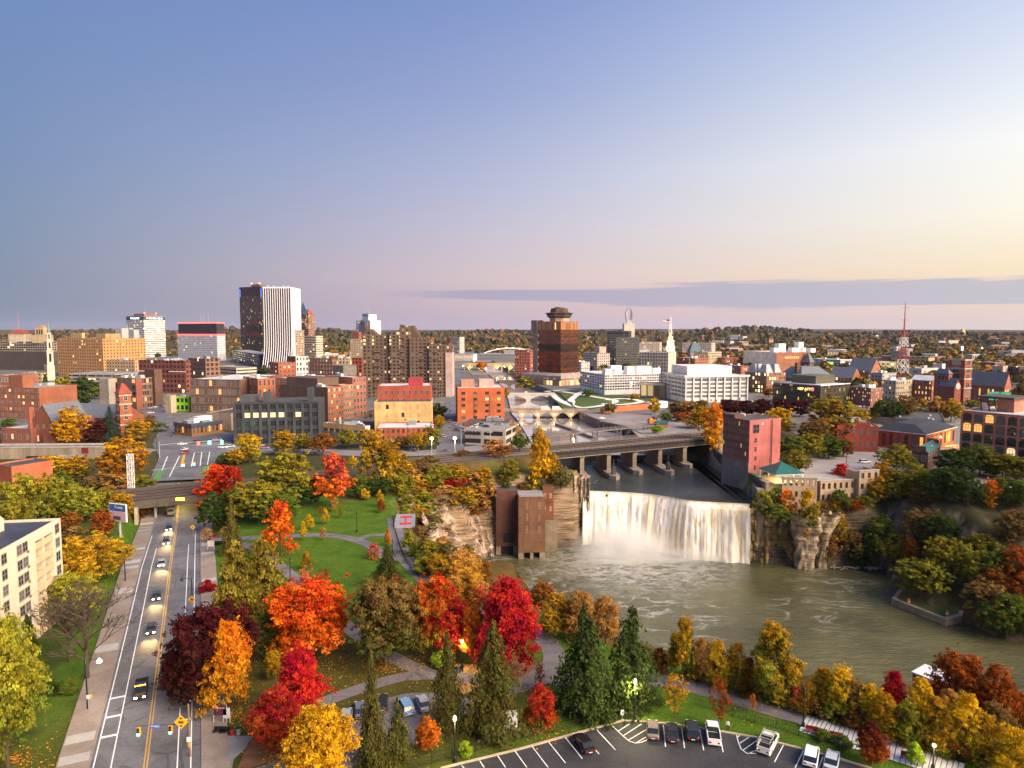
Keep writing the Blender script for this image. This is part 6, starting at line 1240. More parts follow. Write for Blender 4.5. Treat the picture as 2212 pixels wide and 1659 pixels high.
# riverside park with white paths, brick wall, excavator
sheet('park_lawn',[(1196,862),(1180,850),(1240,842),(1330,852),(1420,866),(1400,876),(1300,880),(1270,886),(1225,890)],.01,mat('park_lawn',(.055,.09,.018),.95,.3,.05))
for i,pts in enumerate((((1190,848),(1205,862),(1225,872),(1255,880),(1300,876),(1330,866),(1290,858),(1255,852),(1215,846)),((1228,868),(1250,850),(1262,845)),((1300,872),(1340,874),(1385,868),(1352,861),(1310,864)),((1178,846),(1230,842),(1290,846)))):
    mb = MB(); q = curve_pts([tuple(P(a,b,0).xy) for a,b in pts],6); ribbon(mb,q,-2.8,2.8,lambda p,i_,z=.05+i*.02: z); struct(mb.build('white_path',mat('white_ramp',(.72,.68,.68),.7,.1)))
a,c = P(1298,893,0),P(1442,880,0); o = thing('brick_garden_wall','orange brick wall with white gate block beside the riverside park','wall',a,math.atan2((c-a).y,(c-a).x)); MB().box(0,(c-a).length*.72,0,.8,0,4.2).build('wall',wall_mat((.45,.15,.07)),o); MB().box((c-a).length*.73,(c-a).length,0,6,0,4.8).build('gate_block',M_WHITE,o); MB().box((c-a).length*.8,(c-a).length*.84,-.1,0,0,3).build('lit_door',M_LIT,o)
sheet('gravel_yard',[(1260,897),(1300,893),(1440,893),(1500,905),(1480,930),(1420,945),(1380,944),(1358,923)],.02,mat('yard',(.24,.215,.215),.95,.3,.06))
def excavator():
    C = P(1318+58,918,0)+Vector((18,0,0)); C = P(1410,917,0); o = thing('excavator','orange excavator with raised grapple arm on the grey yard','excavator',C,R(15)); m = mat('machine_orange',(.60,.17,.02),.5,.2)
    for y in (-1.5,1.5): MB().box(-2.6,2.6,y-.45,y+.45,0,1.1).build('track',M_BLACK,o)
    MB().box(-3,1.6,-1.6,1.6,1.2,3.2).frustum((-3,-.4,-1.6,1.6),3.2,(-2.6,-.6,-1.4,1.4),4.0).build('body',m,o); MB().box(.2,1.9,.3,1.6,3.2,4.9).build('cab',M_GLASS,o); MB().bar((1.4,-.6,2.6),(6,-.6,7.5),.55).bar((6,-.6,7.5),(10.5,-.6,10),.45).build('boom',M_RUST,o); MB().bar((10.5,-.6,10),(12,-.6,6.5),.7,r2=.2).build('grapple',M_RUST,o)
excavator()
# walkway platform with painted deck at the gorge edge
C = P(874,1140,0); o = thing('lookout_deck','grey lookout deck splashed with red paint at the gorge edge','lookout deck',C,R(97)); MB().box(-1,14,-3.2,3.2,.15,.5).build('deck',mat('deck_grey',(.27,.27,.30),.8,.25,.8),o); [MB().box(x,x+2.4,-2,1.6,.504,.52).build('red_paint',mat('red_paint',(.6,.03,.05),.7,.4,1.5),o) for x in (1.5,9)]; MB().box(4,9,-.4,.1,.504,.52).build('red_paint',MATS['red_paint'],o)
mb = MB(); [mb.bar((x,y,.5),(x,y,1.6),.05) for x in np.arange(-1,14.1,1.5) for y in (-3.2,3.2)]; [mb.bar((-1,y,1.6),(14,y,1.6),.06) for y in (-3.2,3.2)]; mb.build('railing',M_BLACK,o)
# dock and small buildings in the gorge
q = [P(x,y,WZ+2.2) for x,y in ((1926,1292),(2044,1338),(2078,1330),(2090,1290),(1990,1262),(1952,1262))]; o = tag(obj('dock',None),'mossy concrete dock platform jutting into the river at the right','dock'); mb = MB(); mb.prism([tuple(p.xy) for p in q][::1],WZ-2,WZ+2.2); mb.build('wall',mat('dock_concrete',(.26,.21,.15),.9,.45,.3),o); c0 = sum((p for p in q),Vector())/len(q); mb = MB(); mb.face([tuple((c0+(p-c0)*.88).xy)+(WZ+2.24,) for p in q]); mb.build('grass_top',mat('moss',(.06,.07,.02),.95,.3,.3),o)
def cabin(name,label,px,yb,z0,L,D,h,rot,wall,lit=True):
    C = P(px,yb,z0); o = thing(name,label,'building',C,R(rot)); MB().box(0,L,0,D,-3,h).build('wall',wall_mat(wall,'plain'),o); MB().box(-.3,L+.3,-.3,D+.3,h+.002,h+.3).build('roof',M_ROOFG,o)
    for x in np.arange(1,L-1.5,2.6): MB().box(x,x+1.5,-.08,.02,1,2.3).build('window',M_LIT if lit and 5 < x < 8 else M_GLASS,o)
    return o
cabin('pump_house','small brown flat roofed pump house with one yellow window on the dock',2004,1280,WZ+2.2,12,7,3.6,-17,(.22,.13,.09))
cabin('flat_hut','grey roofed hut half hidden by trees on the far bank',2108,1200,-21,16,8,4,0,(.2,.17,.15),False)
C = P(2033,1475,-20); o = thing('screen_house','grey metal box building with white roof at the river edge','building',(C.x,C.y,WZ),R(34)); MB().box(0,6.2,0,6.2,-2,10.6).build('wall',mat('panel_grey',(.085,.085,.10),.6,.15),o); MB().box(-.2,6.4,-.2,6.4,10.602,11).build('roof',mat('roof_membrane',(.62,.60,.64),.7,.15),o)
C = P(1625,1112,UZ); o = thing('falls_abutment','weathered concrete pillar wall where the falls meet the right cliff','wall',(97.5,264,-14),R(80)); MB().box(-.5,12,-1.6,1.2,-12,11.5).build('wall',mat('abutment_concrete',(.26,.21,.17),.9,.45,.4,stretch=(1,1,.3)),o)
MB().box(12,92,-1.2,2.2,4.5,9.2).build('river_wall',M_CONCD,o)
# ---------------------------------------------------------------- rocks
def rock_mesh(name,nu,nv,fn,m,parent=None):
    V = [fn(i/nu,j/nv) for i in range(nu+1) for j in range(nv+1)]; idx = np.arange((nu+1)*(nv+1)).reshape(nu+1,nv+1)
    Fq = np.stack([idx[:-1,:-1],idx[1:,:-1],idx[1:,1:],idx[:-1,1:]],-1).reshape(-1,4)
    return obj(name,mesh_np(name,V,Fq,[m]),parent)
def rock_mat(name,c1,c2,bands=1.4):
    M = bpy.data.materials.new(name); M.use_nodes = True; MATS[name] = M; t = NT(M.node_tree); b = M.node_tree.nodes['Principled BSDF']; tc = t.n('ShaderNodeTexCoord')
    mp = t.n('ShaderNodeMapping',Vector=tc.outputs['Object'],Scale=(.10,.10,bands)); n1 = t.n('ShaderNodeTexNoise',Vector=mp.outputs[0],Scale=.8,Detail=6.0,Roughness=.7,Distortion=.6); n2 = t.n('ShaderNodeTexNoise',Vector=tc.outputs['Object'],Scale=.35,Detail=7.0,Roughness=.7)
    c = t.mix(t.rng(n2.outputs[0],.35,.62),(*c1,1),(*c2,1)); c = t.mix(1.0,c,t.ramp(t.rng(n1.outputs[0],.36,.62),[(0,(.4,.38,.35)),(.5,(.92,)*3),(1,(1.25,)*3)]),'MULTIPLY')
    t.set(b.inputs['Base Color'],c); b.inputs['Roughness'].default_value = .95; b.inputs['Specular IOR Level'].default_value = .1
    bp = t.n('ShaderNodeBump',Height=t.m('ADD',t.m('MULTIPLY',n1.outputs[0],2.0),n2.outputs[0]),Strength=1.0,Distance=1.2); t.l.new(bp.outputs[0],b.inputs['Normal']); return M
RK = rock_mat('cliff_rock',(.30,.225,.15),(.52,.41,.29),.55); RKP = rock_mat('pale_cliff_rock',(.26,.175,.13),(.56,.43,.34),.3); RKY = rock_mat('yellow_cliff_rock',(.40,.27,.10),(.52,.38,.17),.5)  # RKY is lightened: golden light put into the yellow rock colour
def nz(a,b,s,seed): return float(vnoise(np.array([a]),np.array([b]),s,seed)[0])-.5
def cliff(name,pts,z0,z1,m,bulge=1.5,nu=70,nv=36,lean=2.0,seed=1):
    """rock face along a foot line, noisy and slightly leaning back"""
    q = curve_pts(pts,12); n = len(q)
    def fn(u,v):
        i = min(n-1,int(u*(n-1))); p = q[i]; a,b = q[max(0,i-1)],q[min(n-1,i+1)]; t = (b-a).normalized(); nr = Vector((t.y,-t.x)); z = z0+(z1-z0)*v
        d = bulge*(nz(u*60,v*12,6,seed)*2.2+nz(u*60,v*30,2.2,seed+1)*1.2+nz(u*8,z,1.0,seed+2)*.7)-lean*v
        return (p.x+nr.x*d,p.y+nr.y*d,z+nz(u*40,v*10,3,seed+5)*.8)
    o = rock_mesh(name,nu,nv,fn,m); o['kind'] = 'structure'; return o
cliff('cliff',[(27.5,287),(33,285.5)],WZ-1,UZ+6,RK,.6,30,40,.5,3); cliff('cliff',[(18,284.5),(24,285),(31,287.5)],WZ-1,-1.5,RK,.9,40,40,.8,4)
cliff('cliff',[(-27,240),(-21,254),(-14,266),(-8,271),(0,276.5)],WZ-1,-7,RKP,3.2,90,50,6.0,6)
cliff('cliff',[(93.5,263.8),(101,262),(110,260.5),(116,260)],WZ-1,-9.5,RKY,1.2,60,40,0,9); cliff('cliff',[(104,262.5),(110,261.5),(116,260),(122,258.5)],WZ+9,-8.2,RK,2.4,60,34,-6.5,21)
cliff('cliff',[(114,259.5),(122,259.5),(134,262),(150,268),(170,262)],WZ-1,-9,RK,2.6,90,40,5,12)
def pillar(c,r0,r1,z0,z1,seed,m=RK):
    def fn(u,v):
        a = 2*math.pi*u; z = z0+(z1-z0)*v; f = (v-.25); r = r0+(r1-r0)*v**1.6-.5*math.sin(v*3.1); r *= 1+.75*nz(math.cos(a)*3+9,math.sin(a)*3+v*5,1.3,seed)+.4*nz(math.cos(a)*9,v*30+math.sin(a)*9,2,seed+1)
        return (c[0]+r*math.cos(a),c[1]+r*math.sin(a)*.8,z)
    o = rock_mesh('rock_pillar',40,36,fn,m); return o
o = tag(pillar((112.5,256.0),3.0,8.2,WZ-1,-9,31),'thick limestone pillar with undercut foot right of the falls','rock pillar'); o = tag(pillar((119.2,256.3),1.7,5.2,WZ-1,-10,41),'slimmer limestone pillar beside the thick one','rock pillar')
rg = random.Random(77)
for a_,b_2,n_ in (((120,254.5),(142,252.5),26),((-12,262),(-8,244),30),((-8,240),(2,216),26)):
    mb = MB()
    for i in range(n_):
        f = rg.random(); x,y = a_[0]+(b_2[0]-a_[0])*f+rg.uniform(-2,2),a_[1]+(b_2[1]-a_[1])*f+rg.uniform(-2,2); an = rg.uniform(0,3.1); l = rg.uniform(1.5,5); mb.bar((x,y,WZ+.4+rg.random()),(x+math.cos(an)*l,y+math.sin(an)*l,WZ+.3+rg.random()*1.2),.22,r2=.1)
    o = mb.build('driftwood',mat('driftwood',(.40,.32,.26),.9,.3,.8)); o['kind'] = 'stuff'
# ================================================================ TREES
def leaf_mat():
    M = bpy.data.materials.new('foliage'); M.use_nodes = True; nt = M.node_tree; nt.nodes.clear(); t = NT(nt)
    oi = t.n('ShaderNodeObjectInfo'); a = t.n('ShaderNodeAttribute',_attribute_name='shade'); h2 = t.n('ShaderNodeAttribute',_attribute_name='mixer')
    c2 = t.n('ShaderNodeAttribute',_attribute_type='OBJECT',_attribute_name='second_tint')
    c = t.mix(h2.outputs['Fac'],oi.outputs['Color'],c2.outputs['Color'])
    hs = t.n('ShaderNodeHueSaturation',Color=c,Hue=t.rng(a.outputs['Fac'],0,1,.478,.522),Saturation=1.0,Value=t.rng(a.outputs['Fac'],0,1,.32,1.75))  # random leaf tones, spread wide to imitate highlit tips and dark gaps
    d = t.n('ShaderNodeBsdfDiffuse',Color=hs.outputs[0],Roughness=.6); tr = t.n('ShaderNodeBsdfTranslucent',Color=hs.outputs[0])
    m = t.n('ShaderNodeMixShader'); m.inputs[0].default_value = .38; t.l.new(d.outputs[0],m.inputs[1]); t.l.new(tr.outputs[0],m.inputs[2])
    o = t.n('ShaderNodeOutputMaterial'); t.l.new(m.outputs[0],o.inputs[0]); return M
LEAF = leaf_mat()
def leaves(name,C,N,size,shade,mixer,rng,asp=1.0):
    """one small bent-free quad per leaf spray: centres C, facing N"""
    n = len(C); r = rng.normal(size=(n,3)); N = N/np.linalg.norm(N,axis=1,keepdims=True)
    u = np.cross(N,r); u /= np.linalg.norm(u,axis=1,keepdims=True)+1e-9; v = np.cross(N,u); s = (size*rng.uniform(.6,1.3,n))[:,None]
    V = np.stack([C-u*s-v*s*asp*.6,C+u*s*.7-v*s*asp,C+u*s+v*s*asp*.7,C-u*s*.6+v*s*asp],1).reshape(-1,3)
    me = mesh_np(name,V,np.arange(4*n).reshape(n,4),[LEAF]); attr(me,'shade',np.repeat(np.clip(shade,0,1),4)); attr(me,'mixer',np.repeat(np.clip(mixer,0,1),4)); return me
def crown_round(seed,n,size,taper=.0,low=.14,nb=46,rough=.38,upr=0.):
    """broadleaf crown in a unit box: lumpy masses with gaps, height 0..1, half width .5"""
    g = np.random.default_rng(seed); B_ = []
    for i in range(nb):
        z = g.uniform(0,1)**.9; prof = math.sin(math.pi*min(1,.16+.80*z))**.7*(1-taper*z) if not upr else (1-z)**.5*(1-.2*z)
        a = i*2.4+g.uniform(-.4,.4); rr = .40*prof*math.sqrt(g.uniform(.2,1)); B_.append((rr*math.cos(a),rr*math.sin(a),low+.10+z*(.83-low),g.uniform(.065,.17)*(1-.35*taper*z)*(1.0 if z < .8 else .85)))
    B_ = np.array(B_); vol = B_[:,3]**2; per = 22 if n > 3000 else 8; m = max(40,n//per); k = g.choice(nb,m,p=vol/vol.sum()); d = g.normal(size=(m,3)); d /= np.linalg.norm(d,axis=1,keepdims=True)
    lump = 1+rough*np.sin(d[:,0]*7+k)*np.cos(d[:,2]*6+k*2)
    rad = B_[k,3]*lump*g.uniform(.35,1.1,m)**.6*np.where(g.random(m) < .10,1.45,1)
    Q = B_[k,:3]+d*rad[:,None]*np.array([1.05,1.05,.95]); Q[:,2] = np.maximum(Q[:,2],low*.7); bs = g.uniform(0,1,nb)[k]; cs = .3*bs+.7*g.uniform(0,1,m)
    mq = .5+.9*(.55-Q[:,2])+.75*(g.uniform(0,1,nb)[k]-.5)+.5*(g.uniform(0,1,m)-.5); j = np.repeat(np.arange(m),per); N_ = len(j)
    C = Q[j]+g.normal(size=(N_,3))*np.array([.021,.021,.011])*(1 if n > 3000 else 1.3); sh = .72*cs[j]+.28*g.uniform(0,1,N_)
    return leaves('crown',C,d[j]*.7+g.normal(size=(N_,3))*.5+np.array([0,0,.55]),size,sh,np.clip(mq[j],0,1),g)
def crown_conifer(seed,levels,per,size,droop=.25,pw=.9,low=.1,loose=.0):
    """whorls of drooping boughs on a cone"""
    g = np.random.default_rng(seed); C = []; N = []; S_ = []; Mx = []
    for l in range(levels):
        z = low+(1-low)*(l+g.uniform(-.3,.3))/levels; q_ = (z-low)/(1-low+.02); R_ = .5*min(1,1.25*(1-q_)+.02)**pw*min(1,.62+q_*2.2)*g.uniform(.7,1.15)+.012; nbr = max(4,int(5+9*(1-z)))
        for b_ in range(nbr):
            if g.random() < loose: continue
            a = g.uniform(0,6.283); Rb = R_*g.uniform(.5,1.2)*(1+.22*math.sin(a*2+seed)); sh = g.uniform(0,1); m = max(3,int(per*Rb/.5)+2)
            t_ = g.uniform(.15,1,m)**.75; x = Rb*t_; dz = -droop*Rb*t_**1.4*.55+g.normal(size=m)*.008; w = g.normal(size=m)*.05*Rb*2
            hang = g.uniform(0,1,m)*.03*droop*4
            C.append(np.stack([x*math.cos(a)-w*math.sin(a),x*math.sin(a)+w*math.cos(a),z+dz-hang],1)); N.append(np.tile([math.cos(a)*.5,math.sin(a)*.5,.8],(m,1))+g.normal(size=(m,3))*.45); S_.append(.5*sh+.5*g.uniform(0,1,m)); Mx.append(np.clip(.25+.6*(t_-.5)+.5*(sh-.5),0,1))
    return leaves('crown',np.concatenate(C),np.concatenate(N),size,np.concatenate(S_),np.concatenate(Mx),g,1.5)
def branch_mesh(seed,depth=3,n0=7,spread=.8,up=.6,r0=.016,low=.18,name='branches',top=.98):
    g = random.Random(seed); mb = MB()
    def grow(p,d,L,r,k):
        q = p+d*L; mb.bar(p,q,max(r,.0016),n=5 if k == depth else 3,r2=max(r*.55,.0012))
        if k == 0: return
        for i in range(3 if k > 1 else 4):
            nd = (d+Vector((g.uniform(-1,1),g.uniform(-1,1),g.uniform(-.25,.8)))*spread).normalized(); grow(p.lerp(q,g.uniform(.45,1)),nd,L*g.uniform(.5,.75),r*.5,k-1)
    mb.bar((0,0,-.03),(0,0,low),r0*1.3,n=7,r2=r0); p = Vector((0,0,low)); mb.bar(p,(0,0,.72),r0,n=6,r2=r0*.35)
    for i in range(n0):
        a = i*2.4+g.uniform(-.3,.3); z = low+(.62-low)*i/n0; grow(Vector((0,0,z)),Vector((math.cos(a),math.sin(a),up+g.uniform(0,.7))).normalized(),.24*g.uniform(.8,1.2)*(1.1-.5*z),r0*.55,depth-1)
    return mb.mesh(name,[M_TREE_TRUNK])
TRK = [branch_mesh(200+i,2,8,.5,.8,.016,.2,'trunk') for i in range(4)]; TRC = MB().bar((0,0,-.03),(0,0,.96),.016,n=7,r2=.002).mesh('trunk',[M_TREE_TRUNK])
BARE = [branch_mesh(300+i,5,15,.8,.7,.015,.18,'branches') for i in range(2)]; SPAR = [branch_mesh(320+i,4,9,.6,.9,.013,.25,'branches') for i in range(2)]
LIB = {}
def crown(kind,lod,v):
    k = (kind,lod,v)
    if k in LIB: return LIB[k]
    n,s = {0: (24000,.0105),1: (9000,.0165),2: (1600,.040)}[lod]; sd = v*13+7
    if kind == 'round': me = crown_round(sd,n,s)
    elif kind == 'oval': me = crown_round(sd+100,n,s,.5,.12,50,.34)
    elif kind == 'tall': me = crown_round(sd+150,n,s*.9,.25,.06,54,.45)
    elif kind == 'flame': me = crown_round(sd+200,n,s,.2,.10,48,.4,upr=1)
    elif kind == 'bush': me = crown_round(sd+300,int(n*.7),s*1.15,.1,.0,36,.4)
    elif kind == 'spruce': me = crown_conifer(sd+400,(56,40,18)[lod],(46,26,9)[lod],s*1.15,.6,.8,.08,.14)
    elif kind == 'cypress': me = crown_conifer(sd+500,(64,44,20)[lod],(46,26,9)[lod],s*1.2,.12,.6,.03)
    elif kind == 'thin': me = crown_conifer(sd+600,(54,38,18)[lod],(40,22,8)[lod],s*1.1,.6,.95,.10,.2)
    elif kind == 'sparse': me = crown_round(sd+700,int(n*.18),s*1.1,.2,.18,40,.4)
    LIB[k] = me; return me
COLS = {'gold': ((.52,.27,.015),(.20,.17,.02)),'yellow': ((.70,.42,.015),(.34,.28,.025)),'olive': ((.32,.25,.025),(.14,.15,.022)),'green': ((.155,.19,.026),(.08,.115,.02)),'dgreen': ((.07,.105,.024),(.042,.066,.018)),
        'orange': ((.64,.17,.012),(.52,.26,.02)),'redor': ((.60,.06,.014),(.60,.22,.015)),'red': ((.50,.022,.02),(.42,.05,.015)),'crimson': ((.44,.012,.028),(.30,.012,.02)),'pinkred': ((.52,.075,.055),(.44,.18,.05)),'maroon': ((.085,.012,.018),(.05,.02,.012)),
        'rust': ((.36,.09,.014),(.22,.06,.014)),'tan': ((.50,.26,.065),(.36,.19,.05)),'brown': ((.26,.15,.045),(.14,.10,.035)),'ygreen': ((.36,.32,.03),(.14,.17,.025)),'lit': ((.40,.50,.03),(.25,.38,.03)),'pine': ((.055,.075,.022),(.09,.085,.025)),'blue': ((.05,.075,.055),(.03,.05,.035)),'cedar': ((.16,.125,.028),(.09,.085,.022)),'dorange': ((.34,.11,.02),(.13,.08,.02)),'sage': ((.24,.20,.07),(.13,.13,.04))}  # 'lit' has lamp glow put into its leaf colours
NM = {'gold': 'golden','brown': 'brown','olive': 'olive','tan': 'tan','crimson': 'crimson','ygreen': 'yellow green','sage': 'sage green','green': 'green','dgreen': 'dark green','orange': 'orange','yellow': 'yellow','dorange': 'orange brown','rust': 'rust red','maroon': 'maroon'}
def T(kind,col,x,yb,yt,w,label,group=None,z=None,trunk=True,cat=None,dep=None,name=None,c2=None):
    """tree whose foot is at picture point (x, yb), top at yt, crown w pixels wide"""
    p = PT(x,yb) if z is None else P(x,yb,z)
    if dep: p = at_depth(x,yb,dep); p.z = hz(p.x,p.y)
    h = topz(p,yt)-p.z; W_ = w*p.y*1.003/F; lod = 0 if p.y < 165 else (1 if p.y < 430 else 2); rnd = random.Random(int(x*7+yb*13))
    if h < .8: print('CHECK tree',label,h,tuple(p)); h = 2
    nm = name or {'spruce': 'spruce_tree','cypress': 'conifer_tree','thin': 'spruce_tree','bush': 'bush','bare': 'bare_tree','sparse': 'young_tree'}.get(kind,'autumn_tree')
    ct = cat or ('bush' if kind == 'bush' else 'tree')
    wk = 1.15 if kind in ('bare','spruce','thin','cypress') else (1.22 if kind != 'bush' else 1.15)
    o = thing(nm,label,ct,p,rnd.uniform(0,6.28),group,(W_*wk,W_*wk,h*1.03)); v = rnd.randrange(3)
    ca,cb = COLS[col]; cb = c2 and COLS[c2][0] or cb; j = rnd.uniform(.92,1.08)
    if kind == 'bare': obj('branches',BARE[v % 2],o); return o
    k = obj('crown',crown(kind,lod,v),o); k.color = (ca[0]*j,ca[1]*j,ca[2]*j,1); k['second_tint'] = [cb[0]*j,cb[1]*j,cb[2]*j]
    if kind == 'sparse': obj('branches',SPAR[v % 2],o)
    elif kind != 'bush' and trunk: obj('trunk',TRC if kind in ('spruce','cypress','thin') else TRK[v],o)
    return o
# --- foreground left -------------------------------------------------------------------------
T('round','ygreen',18,1668,1352,165,'big yellow green tree filling the lower left corner')
T('bare','brown',189,1470,1238,250,'large bare leafless tree leaning over the left pavement')
T('bare','brown',150,1430,1255,170,'smaller bare tree behind the large leafless one')
T('spruce','dgreen',60,1402,1325,48,'small dark evergreen against the cream apartment block')
T('round','ygreen',150,1345,1248,112,'yellow tree hugging the street side of the apartment block')
T('round','gold',200,1258,1155,124,'broad golden tree between apartment block and street',c2='olive')
for i,(x,yb,yt,w,c) in enumerate(((10,1150,1038,70,'ygreen'),(58,1140,1030,74,'ygreen'),(108,1132,1032,72,'olive'),(150,1130,1040,70,'ygreen'),(190,1126,1052,62,'ygreen'),(224,1118,1056,54,'olive'),(40,1180,1072,60,'olive'),(262,1122,1066,52,'gold'))):
    T('round',c,x,yb,yt,w,('leftmost yellow green tree of the thicket behind the apartment block','second yellow green tree of the thicket, behind the roof stair house','olive tree in the middle of the thicket behind the apartment roof','bright yellow green tree of the thicket above the roof corner','small yellow green tree of the thicket left of the tracks','olive tree at the right end of the thicket by the tracks','low olive tree of the thicket right behind the stair house','golden tree between billboard and railway tracks')[i],'trees behind the apartment block')
T('round','rust',220,1162,1106,46,'rust red tree left of the billboard'); T('round','dorange',152,1150,1104,40,'small orange brown tree behind the apartment roof corner'); T('bush','brown',95,1165,1120,60,'brown shrub at the apartment block corner'); T('bush','brown',165,1180,1140,70,'greyish brown bare shrub between the apartment block and lawn'); T('bush','dorange',300,1120,1086,46,'orange and green shrub beside the left end of the underpass'); T('bush','gold',318,1108,1080,34,'small gold shrub on top of the underpass abutment')
for x,yb,yt,w,c,l in ((86,1500,1466,40,'green','dark clipped bush on the left lawn by the bare tree'),(118,1502,1468,40,'dgreen','second clipped bush on the left lawn'),(150,1500,1466,38,'green','rightmost clipped bush of the row by the left pavement')): T('bush',c,x,yb,yt,w,l,'clipped bushes on the left lawn')
# --- beyond the railway on the left --------------------------------------------------------------
T('round','gold',272,1040,948,98,'golden tree beside the white lattice signal post',c2='dorange'); T('round','yellow',105,1030,988,76,'low domed yellow tree below the retaining wall'); T('round','gold',168,1040,988,58,'thin golden tree by the spray painted boxes'); T('bush','brown',215,1052,1024,70,'brown brush along the left tracks'); T('bush','tan',258,1056,1026,64,'tan brush beneath the golden tree by the tracks'); T('bush','olive',305,1048,1028,60,'olive brush between signal post and street'); T('bush','green',130,1056,1020,60,'green scrub behind the thicket left of the tracks')
T('round','gold',154,962,884,68,'golden tree in front of the brick church',c2='gold'); T('round','maroon',209,958,907,54,'dark maroon tree beside the church nave'); T('spruce','blue',239,956,876,34,'blue green spruce leaning on the church tower'); T('round','gold',299,952,908,54,'yellowish tree on the pavement corner right of the church'); T('round','orange',302,912,892,24,'small orange tree behind the church by the parking lot'); T('round','brown',325,926,898,32,'olive brown tree in the street left of the corner shop'); T('bush','green',348,932,914,30,'green bush left of the corner shop')
T('spruce','dgreen',99,848,808,22,'dark narrow evergreen below the pale steeple'); T('round','olive',131,860,820,46,'olive tree in the small downtown park, nearest the steeple'); T('round','dgreen',180,858,814,52,'dark green tree in the downtown park before the garage deck'); T('round','dgreen',172,884,846,48,'dark tree in front of the downtown park lamp'); T('round','olive',108,884,846,40,'olive orange tree right of the brick flats'); T('flame','dorange',110,858,836,18,'small pointed orange tree in the downtown park'); T('round','green',205,862,838,30,'green tree at the right end of the downtown park')
# --- along the ring road ------------------------------------------------------------------------
for k,c,x,yb,yt,w,l in (('round','yellow',539,1000,935,54,'bright yellow street tree before the dark grey office'),('round','gold',514,1004,972,46,'orange gold tree on the junction retaining wall'),('round','gold',613,982,932,54,'golden round tree at the ring road, third from the junction'),('round','olive',656,978,938,36,'thin olive tree at the ring road beside the golden round one'),('round','dorange',697,982,934,50,'orange red tree at the ring road below the grey office corner'),('round','olive',753,968,926,46,'olive street tree before the white shop'),('round','gold',796,966,926,44,'gold street tree left of the red brick shop'),('tall','gold',820,1062,934,92,'tall golden poplar rising from the park edge over the ring road'),('round','brown',868,968,942,40,'brownish small tree before the red brick shop'),('round','gold',904,972,932,40,'golden tree before the red brick shop'),('round','olive',932,968,922,42,'yellow green tree at the shop corner by the city street')): T(k,c,x,yb,yt,w,l,'street trees on the ring road')
T('bush','green',492,1002,978,40,'dark bush at the junction corner'); T('round','dgreen',945,905,872,40,'dark tree in the shade beside the apartment tower'); T('round','green',922,900,868,38,'shaded tree behind the yellow wall building'); T('round','gold',948,930,895,26,'small golden street tree on the city street')
# --- park ----------------------------------------------------------------------------------------
T('flame','redor',470,1100,1004,84,'bright red orange maple beside the railway underpass',c2='redor'); T('round','red',500,1090,1003,46,'duller red maple right behind the red orange one'); T('round','dgreen',462,1150,1062,66,'dark green tree below the red maple at the underpass'); T('round','green',505,1120,1058,60,'green tree right of the red maple at the underpass'); T('thin','cedar',502,1194,1068,46,'narrow brownish cedar on the park lawn by the underpass')
T('round','olive',622,1098,984,124,'large olive green tree at the back of the park',c2='green'); T('round','olive',558,1130,1038,104,'broad olive tree in front of the larger olive one'); T('round','green',600,1132,1064,90,'rounded green tree in the back row of the park'); T('oval','pinkred',722,1096,980,86,'pink red maple with bare lower trunk at the back of the park',c2='orange'); T('round','dgreen',672,1090,1030,62,'dark tree in the gap left of the pink red maple'); T('round','green',772,1076,1030,50,'low green tree right of the pink red maple'); T('round','dgreen',820,1072,1030,50,'dark tree at the foot of the tall golden poplar')
T('flame','redor',606,1200,1082,72,'flame shaped red and orange sugar maple alone on the lawn')
for i,(c,x,yb,yt,w,l) in enumerate((('yellow',655,1168,1126,18,'thin yellow sapling by the curved path'),('yellow',669,1146,1112,22,'yellow sapling behind the thin one by the curved path'),('yellow',704,1134,1099,18,'yellow sapling in the middle of the upper lawn'),('ygreen',736,1120,1090,12,'yellow green sapling on the upper lawn'),('rust',692,1116,1094,12,'nearly bare sapling on the upper lawn'),('tan',722,1106,1074,18,'tan sapling beneath the pink red maple'),('rust',824,1108,1078,20,'rusty sapling near the gorge edge'),('yellow',820,1096,1060,20,'yellow sapling near the gorge edge'),('yellow',788,1080,1056,26,'small spreading yellow tree at the top of the lawn'),('orange',838,1180,1144,15,'orange sapling by the lookout ramp'),('tan',698,1168,1138,18,'brown sapling beside the curved path'),('gold',663,1232,1192,26,'golden sapling in the middle of the lower lawn'),('rust',705,1258,1228,12,'bare sapling at the lower lawn'))): T('oval' if i not in (4,10,12) else 'sparse',c,x,yb,yt,w,l,'saplings on the park lawn',name='sapling')
T('bush','pinkred',808,1210,1174,28,'pink red shrub in the white edged bed by the path'); T('spruce','pine',836,1270,1178,66,'dark pine beside the gorge walkway'); T('cypress','cedar',515,1360,1170,112,'large olive brown conifer by the street, left of the pair',c2='olive'); T('cypress','cedar',572,1356,1164,92,'large olive brown conifer, right of the pair',c2='olive'); T('bush','crimson',448,1282,1254,36,'small crimson shrub at the right pavement'); T('bush','red',462,1172,1155,22,'dark red shrub by the park entrance'); T('sparse','tan',447,1172,1140,26,'small tan tree left of the park entrance shrub'); T('sparse','tan',486,1170,1138,26,'small tan tree right of the park entrance shrub')
